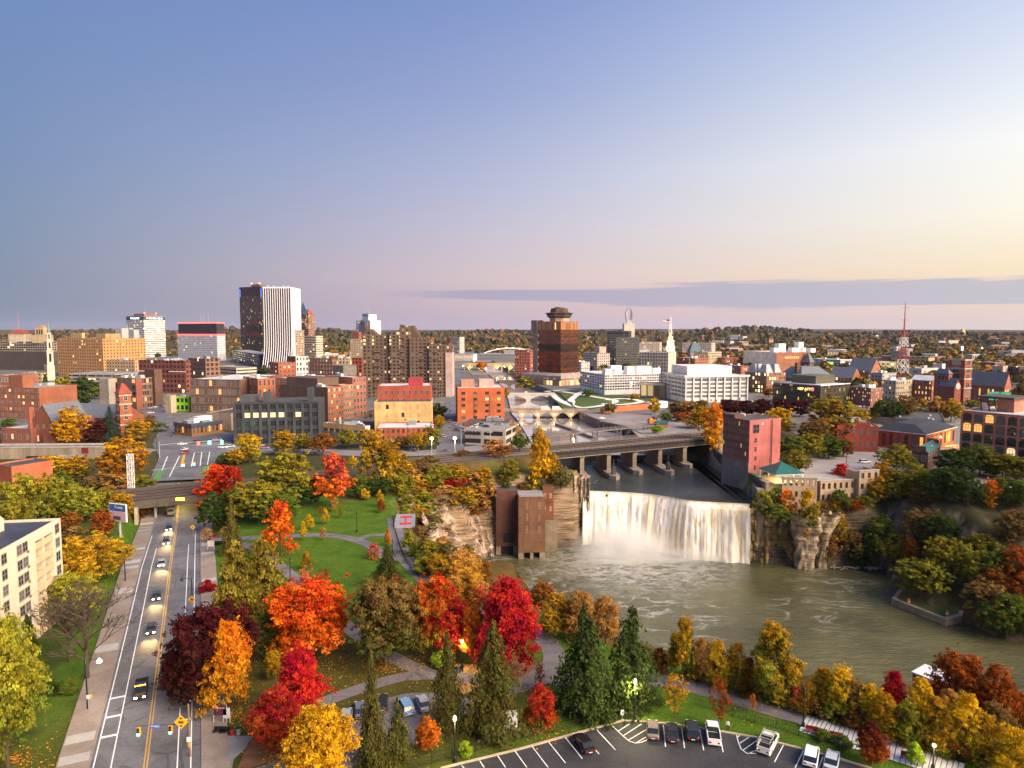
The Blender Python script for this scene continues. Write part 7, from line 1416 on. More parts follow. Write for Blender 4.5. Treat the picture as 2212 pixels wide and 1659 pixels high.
T('round','maroon',440,1530,1308,140,'big dark maroon tree overhanging the right pavement'); T('round','maroon',505,1480,1300,100,'dark maroon tree behind the orange maple'); T('round','maroon',392,1520,1405,80,'low dark maroon tree reaching over the road'); T('flame','orange',497,1540,1346,112,'vivid orange maple by the right pavement',c2='gold'); T('round','redor',664,1430,1254,160,'large orange red maple with bare pale twigs at its crown',c2='orange'); T('sparse','pinkred',668,1350,1236,110,'bare pinkish twigs of a tree behind the orange red maple'); T('flame','crimson',650,1560,1402,118,'crimson maple below the orange red maple',c2='red'); T('round','crimson',604,1620,1490,120,'darker crimson tree half bare above the bench terrace',c2='rust'); T('round','gold',690,1716,1540,156,'golden orange tree at the bottom edge of the park',c2='yellow'); T('round','gold',592,1470,1408,38,'small olive gold tree between maroon and crimson trees'); T('round','green',580,1420,1325,80,'shaded green tree left of the orange red maple'); T('bush','green',740,1360,1330,30,'yellow green bush at the edge of the lower lawn',c2='gold'); T('round','gold',722,1330,1264,50,'small gold green tree right of the bare pinkish twigs')
T('thin','cedar',806,1662,1402,70,'thin drooping spruce standing before the driveway cars',c2='pine'); T('thin','pine',860,1646,1505,72,'shorter drooping spruce right of the thin one',c2='cedar'); T('round','orange',924,1634,1552,52,'small orange tree by the driveway lamp post',c2='dorange'); T('thin','cedar',968,1580,1365,84,'olive drooping spruce left of the lamp lit bench',c2='pine'); T('spruce','cedar',1064,1594,1342,122,'broad olive drooping spruce behind the white notice board',c2='pine'); T('spruce','pine',1262,1546,1304,134,'large dark spruce on the lawn, left of two',c2='dgreen'); T('spruce','pine',1362,1524,1310,126,'large dark spruce on the lawn, right of two',c2='dgreen')
T('round','brown',832,1440,1250,140,'large dark brown green tree with orange top in the park',c2='dgreen'); T('round','dorange',846,1350,1246,76,'orange topped tree behind the dark brown green one'); T('round','redor',938,1420,1240,96,'red and orange maple left of the lamp lit bench',c2='olive'); T('round','crimson',968,1420,1270,92,'crimson topped maple above the lamp lit bench',c2='redor'); T('flame','red',1100,1460,1256,150,'huge scarlet maple in the middle of the foreground',c2='crimson'); T('sparse','pinkred',1080,1420,1256,130,'bare pinkish twigs behind the huge scarlet maple'); T('round','orange',1024,1440,1312,54,'orange tree between the two scarlet maples',c2='dorange'); T('round','dorange',1062,1470,1370,50,'orange lower tree at the left foot of the huge scarlet maple'); T('oval','red',1168,1576,1482,74,'small round deep red tree on the lawn',c2='rust'); T('sparse','rust',1166,1492,1430,24,'thin rusty sapling by the path'); T('bush','lit',955,1440,1405,50,'lamp lit yellow green foliage beside the bench'); T('bush','lit',1008,1640,1602,30,'bright green sapling at the foot of the lot lamp post')
T('tall','tan',1000,1316,1200,94,'tall tan orange willow at the gorge edge',c2='gold'); T('round','dorange',1030,1330,1270,50,'orange scrub tree behind the scarlet maple')
for x,yb,yt,w,c,l in ((1172,1312,1258,66,'dorange','dark orange bush at the near river bank'),(1200,1375,1282,76,'gold','golden bush at the near river bank, left of three'),(1254,1385,1276,76,'tan','peach coloured bush at the near river bank, middle of three'),(1308,1390,1288,70,'tan','peach coloured bush at the near river bank, right of three')): T('tall',c,x,yb,yt,w,l,'bushy trees on the near river bank')
# --- terrace right -----------------------------------------------------------------------------------
T('oval','gold',1475,1470,1338,70,'gold topped green tree on the terrace edge, left of two',c2='green'); T('oval','gold',1670,1516,1348,124,'large gold and green round maple on the terrace edge',c2='green')
for i,(x,yb,yt,w,c) in enumerate(((1425,1460,1400,40,'dorange'),(1515,1478,1376,48,'tan'),(1548,1488,1384,56,'yellow'),(1592,1494,1390,52,'gold'),(1618,1500,1420,36,'dorange'),(1720,1540,1480,36,'pinkred'),(1745,1546,1476,40,'gold'))):
    T('tall',c,x,yb,yt,w,('dark orange bush right of the spruces by the river','tan bush behind the path fence beside the gold topped tree','bright yellow bush behind the path fence','gold bush behind the path fence left of the round maple','orange brown bush touching the round maple','reddish bush right of the round maple','gold bush behind the right lamp post')[i],'bushes behind the path fence')
T('sparse','gold',1457,1552,1458,60,'half bare golden tree on the lawn strip by the car park'); T('sparse','rust',1553,1576,1468,52,'bare tree standing by the two people'); T('sparse','orange',1626,1546,1500,18,'thin sapling with a few orange leaves beside the path')
YL = [(1776,1540,1444,66,'gold','gold tree of the bank thicket right of the lamp post'),(1812,1556,1440,70,'yellow','first bright yellow tree of the bank thicket'),(1846,1566,1470,54,'brown','brown half bare tree in the bank thicket'),(1878,1578,1478,66,'yellow','yellow tree of the bank thicket below the red one'),(1928,1568,1450,60,'crimson','red tree standing in the yellow bank thicket'),(1912,1596,1500,60,'gold','gold tree in the front row of the bank thicket'),(1982,1590,1464,62,'yellow','yellow tree right beside the grey screen house'),(1960,1612,1516,66,'ygreen','yellow green tree of the front row of the thicket'),(2020,1626,1506,78,'gold','large gold tree of the front row of the thicket'),(2046,1596,1488,60,'tan','tan tree in the thicket below the rust tree'),(2084,1640,1500,80,'yellow','large bright yellow tree near the right end of the thicket'),(2130,1656,1546,76,'gold','gold tree at the right end of the thicket'),(2190,1700,1572,86,'yellow','yellow tree cut by the lower right corner'),(2064,1560,1408,100,'rust','tall rust brown tree beside the grey screen house'),(2148,1590,1438,82,'rust','rust brown tree at the right, second of two'),(2196,1600,1500,70,'rust','low rust tree at the right edge of the picture'),(2150,1610,1520,70,'brown','brown scrub between rust and yellow trees')]
for x,yb,yt,w,c,l in YL: T('tall' if c != 'rust' else 'round',c,x,yb,yt,w,l,'autumn thicket on the near river bank')
for i,x in enumerate(range(1500,2200,38)):
    yb = 1462+(x-1477)*.309; T('bush',('gold','brown','ygreen','dorange','olive','yellow')[i % 6],x,yb-2,yb-44-(i*7) % 16,56,'%s undergrowth bush right behind the riverside fence, %s' % (NM[('gold','brown','ygreen','dorange','olive','yellow')[i % 6]],('below the gold topped tree','left of the round maple','at the round maple','right of the lamp post')[min(3,i//3)] if i < 12 else ('near the right edge' if i < 16 else 'last before the corner')),'undergrowth along the riverside fence')
T('oval','maroon',1882,1652,1566,76,'dark maroon bush between the concrete walk and the car park',c2='rust'); T('oval','lit',1976,1652,1606,40,'bright green sapling beside the concrete walk'); T('bush','green',1778,1600,1580,40,'dark planting bed shrub beside the concrete walk'); T('bush','green',1822,1612,1592,44,'second dark planting bed shrub beside the concrete walk')
# --- left side of the gorge -------------------------------------------------------------------------------
rg = random.Random(5)
GB = [(868,1045,992,56,'gold'),(905,1040,990,54,'brown'),(942,1042,1000,58,'olive'),(985,1052,1004,60,'gold'),(1025,1068,1020,56,'tan'),(1050,1092,1040,50,'tan'),(900,1075,1028,60,'gold'),(950,1080,1040,62,'tan'),(970,1052,1028,64,'crimson'),(1000,1098,1050,62,'gold'),(1035,1120,1070,56,'tan'),(870,1095,1050,50,'olive'),(915,1112,1064,60,'ygreen'),(960,1120,1078,56,'brown'),(880,1122,1092,44,'ygreen'),(925,1150,1106,56,'sage'),(905,1180,1138,50,'brown'),(885,1200,1150,40,'ygreen'),(925,1215,1168,56,'olive'),(955,1200,1162,46,'tan'),(945,1248,1200,50,'gold'),(915,1240,1204,44,'ygreen'),(860,1010,975,40,'gold'),(980,1258,1214,46,'olive')]
GB += [(1010,1218,1176,32,'brown'),(1030,1238,1200,34,'tan'),(1048,1258,1216,36,'dorange'),(1062,1296,1250,56,'brown'),(1090,1316,1272,54,'dorange'),(1022,1282,1236,50,'olive'),(1118,1336,1290,50,'gold'),(1000,1240,1190,60,'tan'),(975,1210,1170,44,'sage'),(990,1290,1236,60,'brown'),(1040,1300,1256,52,'tan'),(960,1176,1140,40,'brown'),(892,1060,1012,50,'tan'),(935,1066,1020,50,'ygreen'),(1010,1075,1032,50,'brown'),(1045,1060,1012,44,'gold'),(872,1072,1022,44,'olive'),(905,1132,1090,44,'gold'),(940,1140,1096,44,'olive')]
def where(x,y):
    return 'by the driftwood shore' if y > 1262 else 'near the brick power house' if x > 1010 else ('just below the railway' if y < 1060 else ('beside the lookout deck' if y < 1135 and x < 930 else ('above the pale cliff' if x > 940 else 'along the walkway fence')))
cnt = {}
for x,yb,yt,w,c in GB:
    l = '%s brush clump on the left gorge slope %s' % (NM[c],where(x,yb)); cnt[l] = cnt.get(l,0)+1
    if cnt[l] > 1: l = l.replace('clump',('clump lower down','clump lowest','bottom clump','clump off to the side')[min(3,cnt[l]-2)])
    T('bush' if rg.random() < .6 else 'round',c,x,yb,yt,w,l,'brush on the left gorge slope')
T('tall','gold',1170,1060,932,58,'tall golden tree in front of the railway bridge',c2='yellow'); T('tall','gold',1198,1058,985,40,'lower golden tree leaning over the bridge edge'); T('tall','olive',1100,1060,990,52,'olive tree left of the tall golden tree at the bridge'); T('round','sage',1212,1062,1006,46,'sage green tree right of the tall golden tree at the bridge'); T('bush','green',1150,1062,1030,50,'dark green bush on the power house roof edge'); T('bush','dorange',1130,1064,1042,36,'rusty bush on top of the power house'); T('bush','tan',1075,985,950,66,'pinkish tan bush by the parking deck',c2='dorange'); T('round','green',1122,976,936,34,'green tree at the corner of the parking deck'); T('tall','tan',1108,950,915,40,'tan tree on the river bank beside the parking deck'); T('tall','gold',1165,968,925,34,'pale gold tree top beyond the bridge railing')
for x,yb,yt,w,c,l in ((1000,985,972,34,'dorange','low rusty scrub beside the railway by the city street'),(930,1000,985,40,'brown','brown scrub on the railway bank left of the city street'),(763,1012,985,22,'yellow','small yellow tree between ring road and railway')): T('bush',c,x,yb,yt,w,l)
# --- right of the river --------------------------------------------------------------------------------------
T('tall','orange',1540,974,870,56,'tall orange yellow tree left of the red mill',c2='yellow'); T('round','gold',1515,925,880,40,'gold tree behind the tall orange one'); T('round','yellow',1684,942,884,62,'bright yellow tree behind the red mill'); T('round','yellow',1655,960,900,34,'small yellow tree at the back corner of the red mill')
for i,(x,yb,yt,w,c) in enumerate(((1462,902,864,40,'brown'),(1492,904,864,44,'tan'),(1516,906,866,40,'brown'),(1414,896,862,26,'yellow'),(1470,910,890,36,'rust'),(1440,912,892,26,'green'),(1420,938,918,26,'lit'),(1500,925,900,40,'gold'),(1317,895,868,28,'sage'))): T('round',c,x,yb,yt,w,('brown tree on the yard edge, left of three','tan tree on the yard edge, middle of three','brown tree on the yard edge, right of three','narrow yellow tree beside the white garden gate block','low rust red hedge tree by the excavator','small green tree by the excavator','bright green bush beside the green roofed hut','gold bush below the three yard trees','sage bush at the end of the orange garden wall')[i],'trees round the grey yard')
for i,x in enumerate((1575,1612,1648,1690,1728)): T('round','maroon',x,900,864+i % 2*2,44,('leftmost','second from left','middle','second from right','rightmost')[i]+' of five dark plum trees in a row below the black glass office','row of plum trees')
T('round','olive',1790,966,862,104,'largest olive brown tree behind the red brick powerhouse',c2='dorange'); T('round','brown',1760,976,905,70,'brown tree left of the largest olive one'); T('round','yellow',1856,914,882,34,'small yellow tree right of the largest olive one'); T('round','olive',1884,912,880,32,'small olive tree next to the dark round one'); T('round','dgreen',1912,912,860,60,'dark round tree behind the flat vent roof'); T('round','brown',1950,908,852,52,'brown olive tree behind the flat vent roof'); T('round','olive',1980,908,880,34,'low olive tree left of the tan pair'); T('round','tan',2022,910,858,44,'tan tree in front of the church, left of two'); T('round','gold',2054,912,862,46,'gold tree in front of the church, right of two'); T('round','brown',2206,885,830,40,'brown tree at the right edge behind the brick church')
for i,(x,yb,yt,w,c,l) in enumerate(((1710,1000,946,60,'green','green hedge tree right of the red mill'),(1750,996,940,62,'olive','olive hedge tree beside the parking lot'),(1790,990,942,60,'green','green hedge tree before the brick powerhouse'),(1822,986,948,40,'dorange','orange creeper covered tree at the powerhouse corner'),(1718,1028,970,50,'olive','round olive tree at the corner of the red mill'),(1770,985,955,36,'yellow','yellow shrub in the parking lot hedge'),(1660,1000,965,30,'gold','gold shrub behind the red mill'))): T('round',c,x,yb,yt,w,l,'hedge between red mill and powerhouse')
T('flame','red',1818,1038,1002,44,'flat topped red maple on the parking lot edge',c2='red')
for x,yb,yt,w,c,l in ((1655,1072,1020,40,'sage','willowy tree in front of the pavilion'),(1648,1112,1062,46,'ygreen','yellow green bush above the falls'),(1672,1104,1050,44,'green','green bush under the pavilion'),(1698,1112,1060,44,'orange','vivid orange maple bush below the pavilion'),(1745,1118,1060,46,'yellow','bright yellow bush in front of the mill ruin'),(1680,1120,1092,60,'green','dark ivy clump on top of the cliff'),(1752,1136,1096,30,'olive','bush hanging over the rock pillars'),(1775,1114,1084,34,'brown','brown bush at the foot of the ruin'),(1742,1166,1142,14,'gold','tiny gold bush on the rock pillar')): T('bush',c,x,yb,yt,w,l,'bushes round the mill ruin',z=-9.3 if yb < 1125 else -12)
RT = [(1815,1105,1056,40,'green'),(1800,1112,1080,30,'gold'),(1840,1112,1078,40,'rust'),(1866,1108,1070,36,'olive'),(1905,1072,996,56,'gold'),(1896,1098,1030,52,'gold'),(1935,1090,1018,62,'olive'),(1936,1020,958,66,'olive'),(1975,1066,1000,66,'olive'),(2010,1080,1010,62,'green'),(2062,1030,968,74,'dgreen'),(2116,1028,964,76,'green'),(2165,1035,978,70,'olive'),(2205,1040,985,60,'olive'),(2050,1086,1006,74,'dgreen'),(2090,1094,1020,62,'dgreen'),(2138,1096,1036,44,'orange'),(2172,1090,1030,60,'green'),(2208,1096,1036,54,'green'),(1990,1100,1050,50,'brown'),
      (1812,1190,1112,50,'gold'),(1790,1210,1146,44,'tan'),(1840,1218,1150,46,'brown'),(1898,1205,1118,66,'green'),(1930,1220,1150,60,'olive'),(1962,1222,1160,40,'dorange'),(1860,1228,1176,50,'dgreen'),(1990,1180,1098,80,'brown'),(2030,1184,1110,66,'dgreen'),(2190,1180,1100,70,'brown'),(2120,1200,1150,60,'olive'),(1988,1285,1206,96,'ygreen'),(2030,1250,1164,66,'olive'),(2068,1262,1168,62,'olive'),(2108,1270,1186,64,'ygreen'),(2150,1262,1190,60,'green'),(2192,1272,1184,62,'rust'),(2150,1300,1226,66,'dorange'),(2206,1312,1240,62,'rust'),(2120,1358,1258,90,'brown'),(2174,1380,1280,82,'green'),(2210,1392,1296,64,'green'),(2050,1215,1160,50,'dgreen'),(1780,1222,1190,30,'olive')]
def where2(x,y):
    v = 'at the top' if y < 1045 else ('high up' if y < 1115 else ('midway' if y < 1230 else 'at the foot'))
    return ('by the rock pillars' if x < 1860 else ('below the switch house' if x < 2020 else 'towards the right')),v
cnt = {}
for x,yb,yt,w,c in RT:
    a_,v_ = where2(x,yb); l = '%s tree %s on the right gorge slope %s' % (NM[c],v_,a_); cnt[l] = cnt.get(l,0)+1
    if cnt[l] > 1: l = l.replace('tree','second tree') if cnt[l] == 2 else l.replace('tree','rightmost tree')
    T('tall' if c in ('gold','tan','dorange','orange') else 'round',c,x,yb,yt,w,l,'trees on the right gorge slope')
for i,(x,yb,yt,w,c,l) in enumerate(((1270,858,840,22,'green','white hotel left corner'),(1370,866,850,20,'gold','glass pavilion'),(1640,880,862,22,'olive','white federal office right end'),(1660,858,838,24,'dorange','brick block with roof lanterns'),(1800,852,834,24,'olive','slate courthouse'),(1905,882,862,24,'tan','pinkish shops'),(1990,884,862,26,'gold','four storey brick warehouse'),(2100,884,862,28,'olive','church tower foot'),(2150,888,866,26,'green','green highway signs'),(1845,822,806,22,'gold','slate gabled halls'),(1760,815,798,22,'dorange','pyramid roofed tower'),(1590,848,832,20,'gold','white office rear'),(1135,842,812,34,'olive','bronze tower podium'),(1092,858,838,18,'gold','pale footbridge'),(1040,800,780,22,'orange','aqueduct left end'),(690,800,782,22,'green','beige block'),(570,815,790,30,'dgreen','black tower foot'),(460,905,886,24,'olive','green building'),(440,915,898,22,'gold','corner shop roof'),(150,828,808,24,'olive','ochre hotel end'),(60,880,856,30,'olive','white and brick school'),(20,930,905,34,'green','brick flats foot'),(130,905,882,28,'gold','church hall gable'),(1250,830,812,20,'green','beige twin block'))):
    T('round',c,x,yb,yt,w,'small %s street tree near the %s' % (NM[c],l),'small street trees downtown')
def litter():
    g = np.random.default_rng(9); C = []
    for x,yb,w,n in ((664,1430,210,900),(650,1560,200,900),(604,1620,200,900),(497,1540,150,600),(1100,1460,230,1100),(960,1430,200,900),(690,1680,260,900),(832,1440,220,700),(606,1200,120,350),(722,1096,120,300),(1168,1576,120,300),(200,1258,200,500),(30,1640,200,600),(1670,1520,160,400),(470,1110,120,250)):
        for _ in range(n):
            a,r = g.uniform(0,6.28),abs(g.normal())*.45*w; p = P(x+math.cos(a)*r,yb+math.sin(a)*r*.45,0)
            if not (-300 < p.x < 340 and 40 < p.y < 440): continue
            z = hz(p.x,p.y)
            if z > -1.5: C.append((p.x,p.y,z+.07+.03*g.random()))
    C = np.array(C); n = len(C); N = g.normal(size=(n,3))*.25+np.array([0,0,1]); me = leaves('fallen_leaves',C,N,.11,g.uniform(0,1,n),g.uniform(0,1,n),g); o = obj('fallen_leaves',me); o['kind'] = 'stuff'; o.color = (.42,.13,.03,1); o['second_tint'] = [.45,.27,.03]
litter()
# --- far woods -----------------------------------------------------------------------------------------------------
def woods():
    g = np.random.default_rng(3); Cs = []
    def add(n,y0,y1,x0,x1,keep=None):
        y = np.exp(g.uniform(math.log(y0),math.log(y1),n)); x = g.uniform(x0,x1,n)*y
        for a,b in zip(x,y): Cs.append((a,b))
    add(3600,1500,6200,-.85,.85); add(1500,900,2600,.02,.85); add(700,1000,1900,-.05,.10); add(500,640,1300,.40,.85); add(260,1350,2200,-.32,-.12)
    P_ = np.array(Cs); keep = np.ones(len(P_),bool); X,Y = P_.T
    px = 1106+F*X/Y; keep &= ~((Y < 1450) & (px < 980)); keep &= ~((Y < 1100) & (px < 1270)); keep &= ~((Y < 950) & (px < 1850)); keep &= ~((X > -160) & (X < 70) & (Y < 1780)); P_ = P_[keep]
    X,Y = P_.T; Z = hill(X,Y); n = len(P_); m = np.where(Y < 1500,46,np.where(Y < 2600,26,15)); k = np.repeat(np.arange(n),m); N_ = len(k)
    d = g.normal(size=(N_,3)); d /= np.linalg.norm(d,axis=1,keepdims=True); d[:,2] = np.abs(d[:,2])*1.0-.15
    Rr = g.uniform(5,9.5,n)*np.where(Y > 2600,1.7,1.0); lump = g.uniform(.7,1.1,N_)
    C = np.stack([X[k]+d[:,0]*Rr[k]*lump,Y[k]+d[:,1]*Rr[k]*lump,Z[k]+Rr[k]*.55+d[:,2]*Rr[k]*.85*lump],1)
    sz = Rr[k]*np.where(m[k] > 40,.30,np.where(m[k] > 20,.40,.52))
    pal = np.array([(.22,.115,.03),(.26,.15,.03),(.12,.10,.03),(.07,.075,.025),(.05,.06,.025),(.16,.10,.03),(.30,.12,.025),(.09,.085,.03),(.12,.10,.03),(.09,.08,.028)]); ci = g.integers(0,len(pal),n); cc = pal[ci][k]*g.uniform(.5,1.3,(N_,1)); gr = np.clip((Y[k]-1500)/4500,0,.6)[:,None]; cc = cc*(1-gr)+np.array((.07,.06,.05))*gr  # colours dulled with distance, haze put into the leaf tint
    u = np.cross(d,g.normal(size=(N_,3))); u /= np.linalg.norm(u,axis=1,keepdims=True); v = np.cross(d+g.normal(size=(N_,3))*.3,u); v /= np.linalg.norm(v,axis=1,keepdims=True); s = sz[:,None]
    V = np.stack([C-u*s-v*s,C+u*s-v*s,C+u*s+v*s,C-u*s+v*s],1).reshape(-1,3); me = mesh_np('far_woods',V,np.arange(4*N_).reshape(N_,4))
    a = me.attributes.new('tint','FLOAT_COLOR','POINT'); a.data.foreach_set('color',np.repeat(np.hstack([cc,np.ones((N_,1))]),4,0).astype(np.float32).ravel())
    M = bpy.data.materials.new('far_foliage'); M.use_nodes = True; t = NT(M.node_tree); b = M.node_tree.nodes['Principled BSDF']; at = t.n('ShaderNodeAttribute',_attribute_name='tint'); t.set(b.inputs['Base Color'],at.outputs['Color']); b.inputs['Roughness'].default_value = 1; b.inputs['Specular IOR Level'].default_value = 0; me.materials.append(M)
    o = obj('far_woods',me); o['kind'] = 'stuff'
def hill(X,Y):
    """low ridges south of the city"""
    px = 1106+F*X/np.maximum(Y,1); z = np.zeros(np.shape(X))
    for yc,sy,amp in ((4200,900,66),(5600,700,30)):
        prof = 0
        for c,w,a in ((250,260,.75),(520,120,1.05),(700,90,.8),(1060,220,.72),(1330,260,.66),(1620,200,1.0),(1950,260,.55),(2300,300,.45)): prof = np.maximum(prof,a*np.exp(-((px-c)/w)**2)) if yc < 5000 else prof+.0
        if yc > 5000: prof = .8+.0*px
        z = z+amp*prof*np.exp(-((Y-yc)/sy)**2)
    return z+6*(vnoise(X,Y,400,61)-.3)*(Y > 2200)
def far_land():
    ys = np.concatenate([np.linspace(2200,6800,60),np.linspace(7200,13800,24)]); us = np.linspace(-1.1,1.1,130); U,Y = np.meshgrid(us,ys); X = U*Y; Z = hill(X,Y)-.5
    rid = (30+30*vnoise(U*10,Y*0,1.3,71)+25*vnoise(U*10,Y*0,.5,73))*np.exp(-((Y-10000)/1800)**2)*.9+(48+34*vnoise(U*10,Y*0,2.1,75))*np.exp(-((Y-13400)/1500)**2)
    Z = Z+rid; ny,nx = X.shape; idx = np.arange(nx*ny).reshape(ny,nx); Fq = np.stack([idx[:-1,:-1],idx[:-1,1:],idx[1:,1:],idx[1:,:-1]],-1).reshape(-1,4)
    me = mesh_np('hills',np.stack([X,Y,Z],-1).reshape(-1,3),Fq,[mat('far_country',(.06,.05,.028),.95,.5,.006,rgb2=(.10,.07,.032),spec=0)],smooth=True); struct(obj('hills',me))
far_land(); woods()
def far_roofs():
    g = random.Random(21); kinds = (((.6,.57,.55),'pale'),((.30,.13,.09),'brick'),((.4,.36,.33),'grey'))
    for i in range(66):
        right = i % 3; px = g.uniform(1560,2200) if right else g.uniform(680,1560); y = math.exp(g.uniform(math.log(1050 if px > 1860 else 1350),math.log(3600))); x = (px-1106)/F*y; z = float(hill(np.array([x]),np.array([y]))[0]); k = kinds[g.randrange(3)]
        o = thing('far_building','small %s building among the far woods %s' % (k[1],'on the right' if right else 'behind the downtown towers'),'building',(x,y,z),g.uniform(-.5,.9),'small buildings among the far woods'); w,d,h = g.uniform(14,46),g.uniform(12,24),g.uniform(9,17)*(1 if y < 2400 else 1.3)
        MB().box(-w/2,w/2,-d/2,d/2,-2,h).build('wall',wall_mat(k[0],'plain'),o); MB().box(-w/2-.4,w/2+.4,-d/2-.4,d/2+.4,h,h+.8).build('roof',(M_ROOFW,M_ROOFG)[i % 2],o)
        mb = MB(); [mb.box(-w/2+w*(j+.3)/6,-w/2+w*(j+.7)/6,-d/2-.1,-d/2,h*.4,h*.7) for j in range(6)]; mb.build('window_row',M_LIT if i % 5 == 0 else M_GLASS,o)
    p = at_depth(2079,720,4200); o = thing('domed_tank','gold domed water tank on the far right skyline','water tank',(p.x,p.y,0)); MB().lathe([(15,20),(15,p.z+10),(9,p.z+24),(2,p.z+30),(.5,p.z+36)],14).build('tank',mat('gold_dome',(.6,.42,.12),.5,.1),o)
    p = at_depth(1884,714,3800); o = thing('tower_crane','thin tower crane on the far horizon left of the radio mast','crane',(p.x,p.y,0)); MB().bar((0,0,0),(0,0,p.z+6),1.2).build('tower',M_STEEL,o); MB().bar((-60,0,p.z+2),(36,0,p.z+2),.9).build('jib',M_STEEL,o)
far_roofs()
# ================================================================ VEHICLES
M_CAR = mat('car_paint',(.5,.5,.5),.25,0,spec=.6,objcol=True); M_TYRE = mat('tyre',(.02,.02,.02),.9,0); M_RIM = mat('rim',(.4,.4,.42),.35,0,metal=.6); M_CGL = mat('car_glass',(.012,.014,.017),.08,0,spec=.8)
M_HL = mat('headlight_glass',(.7,.7,.7),.2,0); M_TL = mat('tail_light',(.30,.01,.01),.3,0); M_HON = emis('headlight_on',(1,.88,.66),14); M_TON = emis('tail_light_on',(1,.05,.03),5)
def wheel(o,x,y):
    w = MB().lathe([(.34,-.12),(.34,.12)],14).build('wheel',M_TYRE,o); w.location = (x,y,.34); w.rotation_euler = (RX,0,0); MB().lathe([(.21,-.13),(.21,.13)],10).build('rim',M_RIM,w)
def loft(mb,secs,m=0):
    for A,D in zip(secs,secs[1:]):
        n = len(A)
        for k in range(n): mb.face([A[k],A[(k+1) % n],D[(k+1) % n],D[k]],m)
    mb.face(secs[0][::-1],m); mb.face(secs[-1],m)
def sec(x,w,z0,z1): c = min(.14,(z1-z0)*.3); return [(x,-w,z0),(x,w,z0),(x,w*1.0,z1-c),(x,w-c,z1),(x,-w+c,z1),(x,-w,z1-c)]
def make_car(kind):
    o = thing('parked_car','car','car')
    L,W_,sh,roof,c0,c1,c2,c3 = {'sedan': (2.35,.90,.92,1.42,-1.75,-1.05,.55,1.25),'suv': (2.4,.95,1.05,1.72,-2.3,-1.95,.55,1.2),'pickup': (2.85,.98,1.08,1.85,-.55,-.35,1.05,1.6)}[kind]
    mb = MB(); loft(mb,[sec(-L,W_*.86,.45,sh*.86),sec(-L+.18,W_*.97,.32,sh*.97),sec(-L*.5,W_,.28,sh),sec(L*.35,W_,.28,sh),sec(L*.62,W_*.98,.28,sh*.95),sec(L-.2,W_*.93,.32,sh*.82),sec(L,W_*.8,.42,sh*.68)]); b_ = mb.build('body',M_CAR,o)
    mb = MB(); loft(mb,[[(c0,-W_*.9,sh-.02),(c0,W_*.9,sh-.02),(c0+.02,W_*.88,sh+.04),(c0+.02,-W_*.88,sh+.04)],[(c1,-W_*.9,sh-.02),(c1,W_*.9,sh-.02),(c1,W_*.76,roof-.05),(c1,-W_*.76,roof-.05)],[(c2,-W_*.9,sh-.02),(c2,W_*.9,sh-.02),(c2,W_*.76,roof-.05),(c2,-W_*.76,roof-.05)],[(c3,-W_*.9,sh-.02),(c3,W_*.9,sh-.02),(c3-.02,W_*.88,sh+.04),(c3-.02,-W_*.88,sh+.04)]]); mb.build('window_glass',M_CGL,o)
    MB().box(c1-.1,c2+.05,-W_*.78,W_*.78,roof-.07,roof).build('roof',M_CAR,o)
    if kind == 'pickup': MB().box(-L+.12,c0-.1,-W_*.84,W_*.84,sh-.02,sh+.012).build('bed_floor',M_BLACK,o); mb = MB(); [mb.box(-L+.02,c0,y-.05,y+.05,sh-.05,sh+.28) for y in (-W_*.92,W_*.92)]; mb.box(-L,-L+.1,-W_*.92,W_*.92,sh-.05,sh+.28); mb.build('bed_side',M_CAR,o)
    for x in (-L*.62,L*.62):
        for y in (-W_+.1,W_-.1): wheel(o,x,y)
    for y in (-W_*.62,W_*.62): MB().box(L-.12,L+.012,y-.2,y+.2,sh*.6,sh*.76).build('headlight',M_HL,o); MB().box(-L-.015,-L+.1,y-.17,y+.17,sh*.62,sh*.84).build('tail_light',M_TL,o)
    MB().box(-L-.02,-L,-.26,.26,sh*.5,sh*.62).build('number_plate',M_WHITE,o)
    return o
def make_truck():
    o = thing('box_truck','truck','truck'); MB().box(-3.2,2.2,-1.2,1.2,.7,3.6).build('cargo_box',M_CAR,o); mb = MB(); loft(mb,[[(2.3,-1.1,.5),(2.3,1.1,.5),(2.3,1.05,2.7),(2.3,-1.05,2.7)],[(3.2,-1.1,.5),(3.2,1.1,.5),(3.2,1.0,2.6),(3.2,-1.0,2.6)],[(3.9,-1.05,.5),(3.9,1.05,.5),(3.7,1.0,1.5),(3.7,-1.0,1.5)]]); mb.build('cab',M_CAR,o); MB().box(3.25,3.72,-.9,.9,1.55,2.4).build('windscreen',M_CGL,o)
    for x in (-2,2.9):
        for y in (-1,1): wheel(o,x,y)
    return o
PROTO = {}
def car(kind,p,ang,colr,label,group,head=False,tail=False,cat='car'):
    """first of a kind is the built one, the rest are copies of it and of its parts"""
    if kind not in PROTO: PROTO[kind] = o = make_truck() if kind == 'truck' else make_car(kind); index(o)
    else: o = dup(PROTO[kind])
    o['label'] = label; o['group'] = group; o['category'] = {'pickup': 'pickup truck','truck': 'truck'}.get(kind,cat); o.location = p; o.rotation_euler = (0,0,ang)
    LAST.append((o,colr,head,tail)); return o
LAST = []
def ang2(a,b): return math.atan2(b.y-a.y,b.x-a.x)
def Z4(x,y,z=0.03): return P(1316.6+x*.22322,1288.7+y*.22322,z)
G1 = 'cars in the near car park'
car('sedan',Z4(418,1318),ang2(Z4(420,1390),Z4(415,1225)),(.16,.13,.12),'brown grey saloon in the near car park, first right of the hatched bay',G1)
car('sedan',Z4(608,1345),ang2(Z4(610,1420),Z4(602,1250)),(.02,.022,.03),'black saloon in the near car park between brown saloon and black box car',G1)
